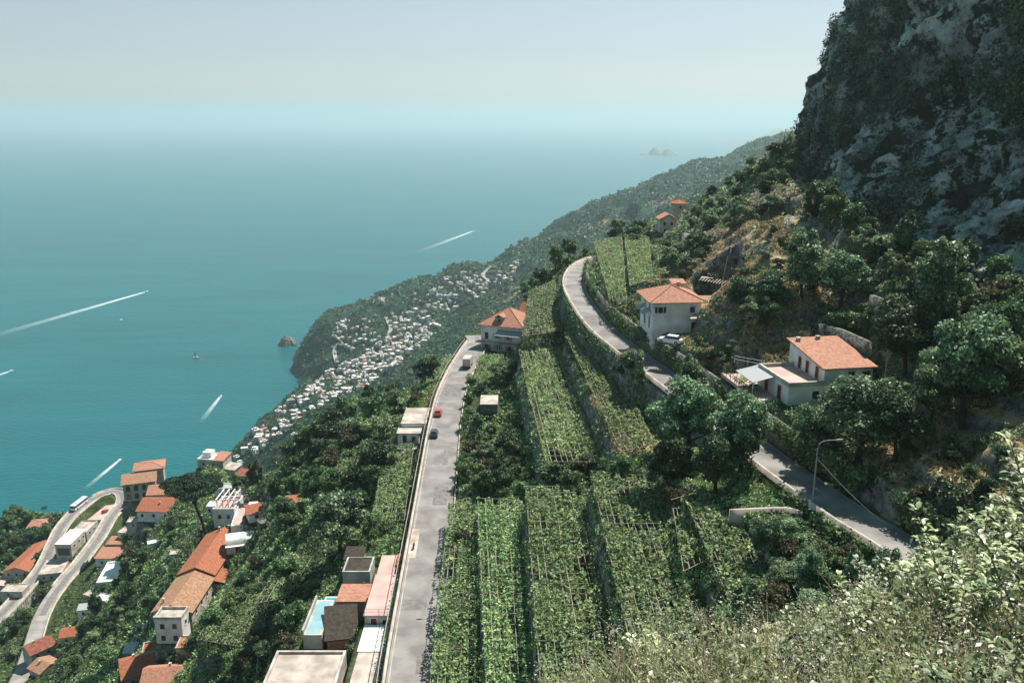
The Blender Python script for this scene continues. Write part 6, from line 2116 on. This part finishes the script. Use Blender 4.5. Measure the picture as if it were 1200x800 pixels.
def islet(name, px, py, wpx, hpx, label, peaks, depth=0.5, nx=90, ny=40, rough=0.12, kind=None):
    c = at(px, py, ZC); t = math.sqrt(c[0] ** 2 + c[1] ** 2 + ZC ** 2)
    Wm = wpx * t / F; Hm = hpx * t / F
    u, v = np.meshgrid(np.linspace(-1, 1, nx), np.linspace(-1, 1, ny), indexing='ij')
    h = np.zeros_like(u)
    for (pu, pw, ph) in peaks:
        h = np.maximum(h, ph * np.clip(1 - ((u - pu) / pw) ** 2 - v ** 2 * 1.05, -.4, 1))
    h = h + fbm(u * 5, v * 4, oct=4, seed=int(px)) * rough * (h > -.05)
    a = math.atan2(c[0], c[1])
    X = u * Wm / 2; Y = v * Wm / 2 * depth
    V = np.stack([c[0] + X * math.cos(a) + Y * math.sin(a), c[1] - X * math.sin(a) + Y * math.cos(a), h * Hm], -1)
    i = np.arange(nx * ny).reshape(nx, ny)
    Q = np.stack([i[:-1, :-1], i[1:, :-1], i[1:, 1:], i[:-1, 1:]], -1).reshape(-1, 4)
    o = link(name, np_mesh(name, V.reshape(-1, 3), Q, M['far_rock'], smooth=True))
    if kind: tag(o, kind=kind)
    return o


o = islet('rock_islet', 337, 404, 21, 10, '', [(-.1, .85, 1.0), (.3, .6, .8)], .8, 50, 40, .2, 'structure')
o = islet('twin_island', 771, 182, 42, 8, '', [(-.2, .38, 1.0), (.5, .42, .8), (0, 1.0, .25), (-.75, .25, .2)], .5, 90, 40, .12, 'structure')
# far headland, almost lost in the haze
D_ = 12500
a0 = math.atan2(.235, 1); a1 = math.atan2(.75, 1)
nu = 160
U = np.linspace(0, 1, nu); az = a0 + (a1 - a0) * U
prof = sstep(.07, .22, U) * 230 + sstep(.16, .5, U) * 330 + sstep(.0, .05, U) * 60 + fbm(U * 14, U * 0, oct=4, seed=71) * 55 * sstep(0, .2, U)
rows = []
for k, f in enumerate((0, .35, .7, 1.0, .5, 0)):
    rr = D_ + k * 400
    rows.append(np.stack([np.sin(az) * rr, np.cos(az) * rr, np.clip(prof * f * .88, 0, 570) - (5 if f == 0 else 0)], -1))
V = np.stack(rows, 1).reshape(-1, 3); i = np.arange(nu * 6).reshape(nu, 6)
Q = np.stack([i[:-1, :-1], i[1:, :-1], i[1:, 1:], i[:-1, 1:]], -1).reshape(-1, 4)
tag(link('far_hills', np_mesh('far_hills', V, Q[:, ::-1], M['far_rock'], smooth=True)), kind='structure')

# ------------------------------------------------------------------ boats and their wakes
fm = bpy.data.materials.new('foam_wake'); fm.use_nodes = True
N, L = fm.node_tree.nodes, fm.node_tree.links
bs = N['Principled BSDF']; bs.inputs['Base Color'].default_value = (.72, .82, .84, 1); bs.inputs['Roughness'].default_value = .9
uvn = N.new('ShaderNodeAttribute'); uvn.attribute_name = 'fade'; uvn.attribute_type = 'GEOMETRY'
gg = N.new('ShaderNodeNewGeometry'); nn_ = N.new('ShaderNodeTexNoise'); nn_.inputs['Scale'].default_value = .12; nn_.inputs['Detail'].default_value = 5
L.new(gg.outputs['Position'], nn_.inputs['Vector'])
mr_ = N.new('ShaderNodeMapRange'); mr_.inputs['From Min'].default_value = .3; mr_.inputs['From Max'].default_value = .62; mr_.inputs['To Min'].default_value = .45; L.new(nn_.outputs[0], mr_.inputs['Value'])
ml = N.new('ShaderNodeMath'); ml.operation = 'MULTIPLY'; L.new(uvn.outputs['Fac'], ml.inputs[0]); L.new(mr_.outputs[0], ml.inputs[1])
L.new(ml.outputs[0], bs.inputs['Alpha'])
M['wake'] = fm


def wake(p0, p1, w0, w1, n=40, strength=1.0):
    a = at(*p0, ZC); b = at(*p1, ZC)
    d = (b - a)[:2]; Ln = np.linalg.norm(d); d /= Ln; nrm = np.array([-d[1], d[0]])
    V = []; Fd = []
    for i in range(n + 1):
        t = i / n
        c = a[:2] + d * Ln * t; w = (w0 + (w1 - w0) * t ** .6) / 2
        for j, s in enumerate((-1, -.45, .45, 1)):
            V.append((*(c + nrm * w * s), .35)); Fd.append((1 - t) ** 1.3 * (1 if j in (1, 2) else 0) * strength)
    i = np.arange((n + 1) * 4).reshape(n + 1, 4)
    Q = np.stack([i[:-1, :-1], i[1:, :-1], i[1:, 1:], i[:-1, 1:]], -1).reshape(-1, 4)
    me = np_mesh('wake', V, Q, M['wake']); at_ = me.attributes.new('fade', 'FLOAT', 'POINT'); at_.data.foreach_set('value', np.array(Fd, np.float32))
    tag(link('wake', me), kind='stuff')


def boat(px, py, to, L_, label, sail=False):
    c = at(px, py, ZC); q = at(*to, ZC); a = math.atan2(c[1] - q[1], c[0] - q[0])
    o = empty('motor_boat' if not sail else 'sailing_boat', (c[0], c[1], 0), a); tag(o, label, 'boat')
    W_ = L_ * .3; mb = MB()
    rings = []
    for x, f in ((-L_ / 2, .85), (-L_ * .1, 1), (L_ * .25, .75), (L_ / 2, .05)):
        hw = W_ / 2 * f; rings.append([(x, -hw, 1.2 + .3 * (x > 0)), (x, -hw * .7, -.3), (x, hw * .7, -.3), (x, hw, 1.2 + .3 * (x > 0))])
    for r in rings: mb.v += r
    for i in range(3):
        for k in range(4): mb.f.append((i * 4 + k, i * 4 + (k + 1) % 4, i * 4 + 4 + (k + 1) % 4, i * 4 + 4 + k)); mb.m.append(0)
    mb.f += [(0, 1, 2, 3), (15, 14, 13, 12)]; mb.m += [0, 0]
    mb.build('hull', M['car_white'], o)
    MB().box(-L_ * .2, L_ * .15, -W_ * .3, W_ * .3, 1.2, 2.3).build('cabin', M['white'], o)
    if sail:
        MB().tube([(0, 0, 1), (0, 0, 14)], .12, 5).build('mast', M['white_metal'], o)
        s_ = MB(); House._slab(None, s_, [(-4.5, 0, 2.3), (-.1, 0, 2.3), (-.1, 0, 13)], .05, (0, .05, 0)); s_.build('sail', M['awning'], o)


for (p, q, L_, w0, w1, st, lab) in [
    ((171, 342), (-30, 400), 11, 6, 34, 1.0, 'motor boat at the tip of the longest white wake on the left'),
    ((554, 271), (488, 296), 14, 8, 36, .85, 'motor boat trailing a white wake off the far slope'),
    ((258, 465), (234, 496), 9, 4, 11, .9, 'motor boat with a short wake near the town shore'),
    ((139, 540), (98, 574), 9, 4, 8, 1.2, 'motor boat with a bright zigzag wake below the village hairpin'),
    ((12, 435), (-18, 445), 9, 5, 14, 1.0, 'motor boat entering from the left edge'),
    ((516, 201), (480, 204), 16, 18, 34, .7, 'tiny motor boat with a faint wake farthest out on the left of the island'),
    ((800, 160), (780, 161), 20, 20, 40, .7, 'ship speck near the twin island'),
]:
    wake(p, q, w0, w1, strength=st); boat(p[0] + 1, p[1], q, L_, lab)
boat(230, 419, (225, 419), 10, 'white sailing boat alone on calm water right of the long wake', True)
boat(350, 272, (345, 273), 9, 'tiny boat without a wake in the middle of the bay')
for (px, py, to) in ((626, 248, (620, 249)), (142, 375, (136, 377))):
    boat(px, py, to, 8, 'tiny dark boat far out on the left' if px < 200 else 'tiny boat off the far ridge')
# ------------------------------------------------------------------ bank at the photographer's feet: dry stalks, grasses, leafy shrubs
rg7 = np.random.default_rng(404)
M['fg_leaf'] = mat('fg_leaf', (0.17, 0.24, 0.09), .38, color2=(0.50, 0.55, 0.29), scale=.5, island=.6, spec=.7, transl=.35)
M['fg_leaf_dark'] = mat('fg_leaf_dark', (0.045, 0.085, 0.03), .45, color2=(0.12, 0.17, 0.065), scale=.5, island=.6, spec=.7, transl=.3)
M['straw'] = mat('straw', (0.24, 0.20, 0.11), .8, color2=(0.42, 0.36, 0.22), scale=.4, island=.35, transl=.3)
M['flower_head'] = mat('flower_head', (0.46, 0.39, 0.32), .9, color2=(0.66, 0.59, 0.50), scale=.4, island=.3, transl=.3)
M['stem'] = mat('stem', (0.13, 0.11, 0.06), .8)
M['rust_leaf'] = mat('rust_leaf', (0.26, 0.13, 0.07), .7, color2=(0.44, 0.26, 0.15), scale=.4, island=.3, transl=.3)
FG = [(690, 830), (760, 775), (840, 720), (900, 672), (960, 650), (1040, 640), (1110, 610), (1150, 560), (1250, 520), (1300, 830)]


def fg_points(n, seed, rmax=15.0):
    """points on the bank itself, denser towards the viewpoint"""
    r = np.random.default_rng(seed)
    rr = np.exp(r.uniform(math.log(2.6), math.log(rmax), n * 4)); a = r.uniform(math.radians(2), math.radians(56), n * 4)
    x, y = rr * np.sin(a), rr * np.cos(a); z = Hq(x, y)
    k = (ZC - z) < 9.5
    P = np.stack([x, y, z], 1)[k]
    return P[:n]


def blades(P, hgt, wid, bend, rg_, seg=4):
    """bent tapering blades"""
    n = len(P)
    a = rg_.uniform(0, 6.28, n); dx, dy = np.cos(a), np.sin(a)
    px_, py_ = -dy, dx
    V = []
    for s in range(seg + 1):
        t = s / seg
        off = bend * t * t
        c = P + np.stack([dx * off, dy * off, hgt * t * (1 - .25 * (bend / (hgt + 1e-6)) * t)], 1)
        w = wid * (1 - t) ** .7 * .5 + .001
        V.append(c - np.stack([px_ * w, py_ * w, 0 * w], 1)); V.append(c + np.stack([px_ * w, py_ * w, 0 * w], 1))
    V = np.stack(V, 1)  # n, 2*(seg+1), 3
    base = (np.arange(n) * 2 * (seg + 1))[:, None]
    Q = np.concatenate([base + np.array([[2 * s, 2 * s + 1, 2 * s + 3, 2 * s + 2]]) for s in range(seg)])
    tips = V[:, -1]
    return V.reshape(-1, 3), Q, tips


P = fg_points(11000, 1)
dist = np.linalg.norm(P - [0, 0, ZC], axis=1)
h_ = rg7.uniform(.25, .85, len(P)); bd = h_ * rg7.uniform(.1, .8, len(P))
V, Q, tips = blades(P, h_, rg7.uniform(.005, .013, len(P)) * np.clip(dist / 8, .8, 3), bd, rg7)
tag(link('dry_grass', np_mesh('dry_grass', V, Q, M['straw'])), kind='stuff')
# fluffy heads on part of the stalks
k = rg7.uniform(0, 1, len(tips)) < .38
T = tips[k]; m = 16
d = rg7.normal(0, 1, (len(T), m, 3)) * np.array([.03, .03, .08])
dd = np.repeat(np.clip(dist[k] / 9, .8, 2.2)[:, None], m, 1)
V, Q = leaf_quads((T[:, None, :] + d * dd[:, :, None]).reshape(-1, 3), d.reshape(-1, 3) * 10, (rg7.uniform(.006, .015, (len(T), m)) * dd).reshape(-1), rg7, .5)
tag(link('dry_flower_heads', np_mesh('dry_flower_heads', V, Q, M['flower_head'])), kind='stuff')
P = fg_points(12000, 2)
dist = np.linalg.norm(P - [0, 0, ZC], axis=1)
h_ = rg7.uniform(.15, .5, len(P))
V, Q, tips = blades(P, h_, rg7.uniform(.02, .045, len(P)) * np.clip(dist / 8, .8, 3), h_ * .6, rg7)
tag(link('green_grass', np_mesh('green_grass', V, Q, M['fg_leaf'])), kind='stuff')
# low leafy cover
P = fg_points(120000, 3)
dist = np.linalg.norm(P - [0, 0, ZC], axis=1)
P = P + np.stack([rg7.normal(0, .1, len(P)), rg7.normal(0, .1, len(P)), rg7.uniform(0, 1, len(P)) ** 1.3 * (.25 + .75 * np.clip(fbm(P[:, 0] / .8, P[:, 1] / .8, oct=3, seed=88) * .8 + .5, 0, 1.2))], 1)
V, Q = leaf_quads(P, np.array([[0, 0, 1.]]) * np.ones((len(P), 1)), rg7.uniform(.012, .036, len(P)) * np.clip(dist / 8, .8, 2.2), rg7, .5, jit=1.0)
half = (len(Q) * 2 // 3)
tag(link('leafy_ground_cover', np_mesh('leafy_ground_cover', V, Q, [M['fg_leaf'], M['fg_leaf_dark']], midx=(np.arange(len(Q)) > half).astype(int))), kind='stuff')


def leafy_shrub(x, y, z, hgt, nst, label, lm='fg_leaf', leaf=.035, seed=0, spread=.5, name='shrub', dens=30, group=None):
    """shrub of arching stems carrying pointed oval leaves"""
    r = np.random.default_rng(seed)
    o = empty(name, (x, y, z)); tag(o, label, 'shrub', group)
    st = MB(); LV = []; LQ = []; nv = 0
    for i in range(nst):
        a = r.uniform(0, 6.28); ln = hgt * r.uniform(.6, 1.1); sp = spread * r.uniform(.3, 1.1) * hgt
        b0 = r.normal(0, .08 * hgt, 2)
        pts = []
        for k in range(7):
            t = k / 6
            pts.append((b0[0] + math.cos(a) * sp * t ** 1.5 + r.normal(0, .015), b0[1] + math.sin(a) * sp * t ** 1.5 + r.normal(0, .015), ln * t - .05))
        st.tube(pts, [.007 * hgt * (1 - k / 7.5) + .002 for k in range(7)], 4)
        pts = np.array(pts)
        nl = int(dens * ln)
        for q in range(nl):
            t = r.uniform(.2, 1.0); f = t * 6; k = min(int(f), 5); c = pts[k] + (pts[k + 1] - pts[k]) * (f - k)
            b = r.uniform(0, 6.28); up = r.uniform(-.2, .8)
            d = np.array([math.cos(b), math.sin(b), up]); d /= np.linalg.norm(d)
            w = np.cross(d, [0, 0, 1]); w /= np.linalg.norm(w); nn = np.cross(w, d)
            L_ = leaf * r.uniform(.7, 1.5) * 2.2; W_ = L_ * .27
            c2 = c + d * .02
            LV += [c2, c2 + d * L_ * .35 + w * W_ + nn * W_ * .3, c2 + d * L_ * .7 + w * W_ * .75 + nn * W_ * .2, c2 + d * L_ - nn * L_ * .12, c2 + d * L_ * .7 - w * W_ * .75 + nn * W_ * .2, c2 + d * L_ * .35 - w * W_ + nn * W_ * .3, c2 + d * L_ * .4]
            for q4 in ((0, 6, 2, 1), (6, 3, 3, 2), (0, 5, 4, 6), (6, 4, 3, 3)):
                pass
            LQ += [(nv, nv + 1, nv + 2, nv + 6), (nv + 6, nv + 2, nv + 3, nv + 4), (nv, nv + 6, nv + 4, nv + 5)]
            nv += 7
    st.build('stems', M['stem'], o)
    link('leaves', np_mesh('leaves', np.array(LV), np.array(LQ), M[lm]), o)
    return o


SH = [  # azimuth in degrees, distance, height, stems, leaf, material, label
    (36, 6.4, 1.5, 22, .03, 'fg_leaf', 'tall leafy shrub with broad yellow green leaves at the right edge'),
    (31, 7.5, 1.15, 20, .03, 'fg_leaf', 'leafy shrub left of the tallest one, reaching over the upper road'),
    (28, 9.5, .95, 18, .03, 'fg_leaf', 'shrub with pale upright leaves in front of the lower end of the upper road'),
    (40, 8.5, 1.7, 18, .032, 'fg_leaf', 'shrub with a rusty tuft beside it, half cut by the right edge'),
    (33, 5.0, .7, 20, .028, 'fg_leaf_dark', 'dark glossy shrub low at the right edge'),
    (25, 8.0, .75, 18, .027, 'fg_leaf', 'yellow green shrub in the middle of the bank'),
    (20, 8.5, .75, 16, .026, 'fg_leaf', 'low shrub left of the middle of the bank'),
    (22, 6.5, .6, 16, .025, 'fg_leaf_dark', 'dark small leaved shrub among the dry flower heads'),
    (23, 11.0, 1.0, 18, .03, 'fg_leaf', 'shrub on the crest of the bank just below the road'),
    (15, 8.0, .6, 16, .026, 'fg_leaf', 'leftmost green shrub on the bank'),
    (28, 5.0, .5, 18, .024, 'fg_leaf', 'knee high shrub at the bottom edge right of centre'),
    (38, 4.4, .5, 18, .026, 'fg_leaf_dark', 'dark shrub in the lower right corner'),
    (11, 7.2, .5, 14, .024, 'fg_leaf', 'small shrub where the bank meets the vine terraces'),
    (26, 10.6, 1.0, 18, .032, 'fg_leaf_dark', 'dark shrub on the far crest below the upper road'),
    (34, 9.8, 1.3, 20, .034, 'fg_leaf', 'upright shrub rising over the shaded bank on the right'),
]
for i, (az, r_, h, ns, lf, lm, lab) in enumerate(SH):
    X, Y = r_ * math.sin(math.radians(az)), r_ * math.cos(math.radians(az))
    leafy_shrub(X, Y, float(Hq(X, Y)), hgt=h, nst=ns, label=lab, lm=lm, leaf=lf, seed=900 + i, dens=80)
for i, (az, r_) in enumerate(((37, 8.6), (35.5, 9.6))):
    X, Y = r_ * math.sin(math.radians(az)), r_ * math.cos(math.radians(az))
    leafy_shrub(X, Y, float(Hq(X, Y)), hgt=1.5 if i == 0 else 1.0, nst=12, label=('rusty red dried shrub poking up at the right edge' if i else 'brown seeded stalks rising highest at the right edge'), lm='rust_leaf', leaf=.018, seed=990 + i, dens=50, name='dried_shrub')

# ------------------------------------------------------------------ labels: each repeat is named by what it stands next to
LM_NEAR = [((232, 560), 'the umbrella pine'), ((398, 610), 'the big round olive brown tree'), ((150, 565), 'the arcaded villa'), ((208, 735), 'the white tower house'), ((235, 665), 'the long ridged roof'), ((367, 735), 'the narrow pool'),
           ((447, 700), 'the long flat pink roof'), ((355, 780), 'the big concrete roof'), ((488, 495), 'the small house with stepped roofs'), ((590, 380), 'the pink hip roof'), ((572, 470), 'the stone hut'), ((790, 350), 'the orange hip roof'),
           ((785, 250), 'the two little houses on the crest'), ((740, 250), 'the lone skyline tree'), ((730, 320), 'the bright vineyard'), ((940, 430), 'the white villa'), ((1128, 446), 'the lone round tree on the right'), ((955, 560), 'the tall street lamp'),
           ((1037, 430), 'the wooden utility pole'), ((985, 385), 'the high stone wall'), ((88, 632), 'the market hall'), ((28, 655), 'the big orange roof at the left'), ((46, 608), 'the small square orange roof'), ((128, 650), 'the faded pink roof'),
           ((55, 760), 'the weathered pinkish roof'), ((290, 590), 'the white terraced houses'), ((248, 540), 'the house behind the pine'), ((835, 325), 'the silver sheeted shelter'), ((648, 548), 'the round bush between the terraces'), ((934, 272), 'the yellow green bush by the rock'),
           ((785, 397), 'the parked white car'), ((545, 425), 'the box truck'), ((507, 482), 'the red car'), ((672, 320), 'the tip of the hairpin bend'), ((870, 598), 'the low pale topped wall'), ((905, 160), 'the shoulder of the cliff')]
LM_FAR = [((337, 404), 'the rock islet'), ((348, 440), 'the tip of the cape'), ((400, 412), 'the pale winding street'), ((457, 385), 'the steep street in mid town'), ((570, 325), 'the uppermost winding street'), ((300, 500), 'the shore bend'),
          ((590, 375), 'the pink hip roof'), ((545, 408), 'the end of the lower road'), ((470, 450), 'the near wooded slope'), ((515, 350), 'the green ridge top'), ((370, 380), 'the wooded cape'), ((285, 530), 'the last shore houses'),
          ((430, 350), 'the seaward ridge line'), ((380, 470), 'the dense lower band'), ((440, 430), 'the town centre'), ((500, 380), 'the inland edge of town'), ((330, 490), 'the shore band'), ((410, 440), 'the middle band')]
ORD = ['nearest', 'second nearest', 'third nearest', 'fourth nearest', 'fifth nearest', 'sixth nearest', 'seventh nearest', 'eighth nearest', 'ninth nearest', 'tenth nearest', 'eleventh nearest', 'twelfth nearest', 'thirteenth nearest', 'fourteenth nearest', 'fifteenth nearest',
       'sixteenth nearest', 'seventeenth nearest', 'eighteenth nearest', 'nineteenth nearest', 'twentieth nearest', 'twenty-first nearest', 'twenty-second nearest', 'twenty-third nearest', 'twenty-fourth nearest', 'twenty-fifth nearest', 'twenty-sixth nearest']


def name_by_place(objs, noun, LMS):
    bins = {}
    for o in objs:
        p = o.location; h = 0.0
        qx, qy = proj((p[0], p[1], p[2] + 2))
        best = min(LMS, key=lambda l: (l[0][0] - qx) ** 2 + (l[0][1] - qy) ** 2)
        dx, dy = qx - best[0][0], qy - best[0][1]
        s = 'right of' if dx > abs(dy) else 'left of' if -dx > abs(dy) else 'above' if dy < 0 else 'below'
        bins.setdefault((best[1], s), []).append((math.hypot(dx, dy), o))
    for (l, s), lst in bins.items():
        lst.sort(key=lambda q: q[0])
        for i, (d, o) in enumerate(lst):
            o['label'] = '%s %s %s %s' % (ORD[min(i, len(ORD) - 1)], noun, s, l)


bpy.context.view_layer.update()
for grp_nouns, lms in (((('broadleaf_tree', 'garden or slope tree'), ('bush', 'low bush')), LM_NEAR), ((('town_house', 'pale house in the coastal town'),), LM_FAR)):
    for nm_, noun in grp_nouns:
        name_by_place([o for o in COL.objects if o.parent is None and o.name.split('.')[0] == nm_ and o.get('group')], noun, lms)

# ------------------------------------------------------------------ haze: one closed box of even air round everything
hz = bpy.data.materials.new('haze_air')
hz.use_nodes = True
N, L = hz.node_tree.nodes, hz.node_tree.links
for n in list(N):
    if n.type != 'OUTPUT_MATERIAL':
        N.remove(n)
pv = N.new('ShaderNodeVolumePrincipled')
pv.inputs['Color'].default_value = (*HAZE_COLOR, 1)
pv.inputs['Density'].default_value = HAZE_DENSITY
pv.inputs['Anisotropy'].default_value = 0.3
L.new(pv.outputs[0], [n for n in N if n.type == 'OUTPUT_MATERIAL'][0].inputs['Volume'])
mb = MB()
mb.box(-59000, 59000, -1400, 73000, -60, 590)
hz_o = mb.build('haze', hz)
tag(hz_o, kind='stuff')
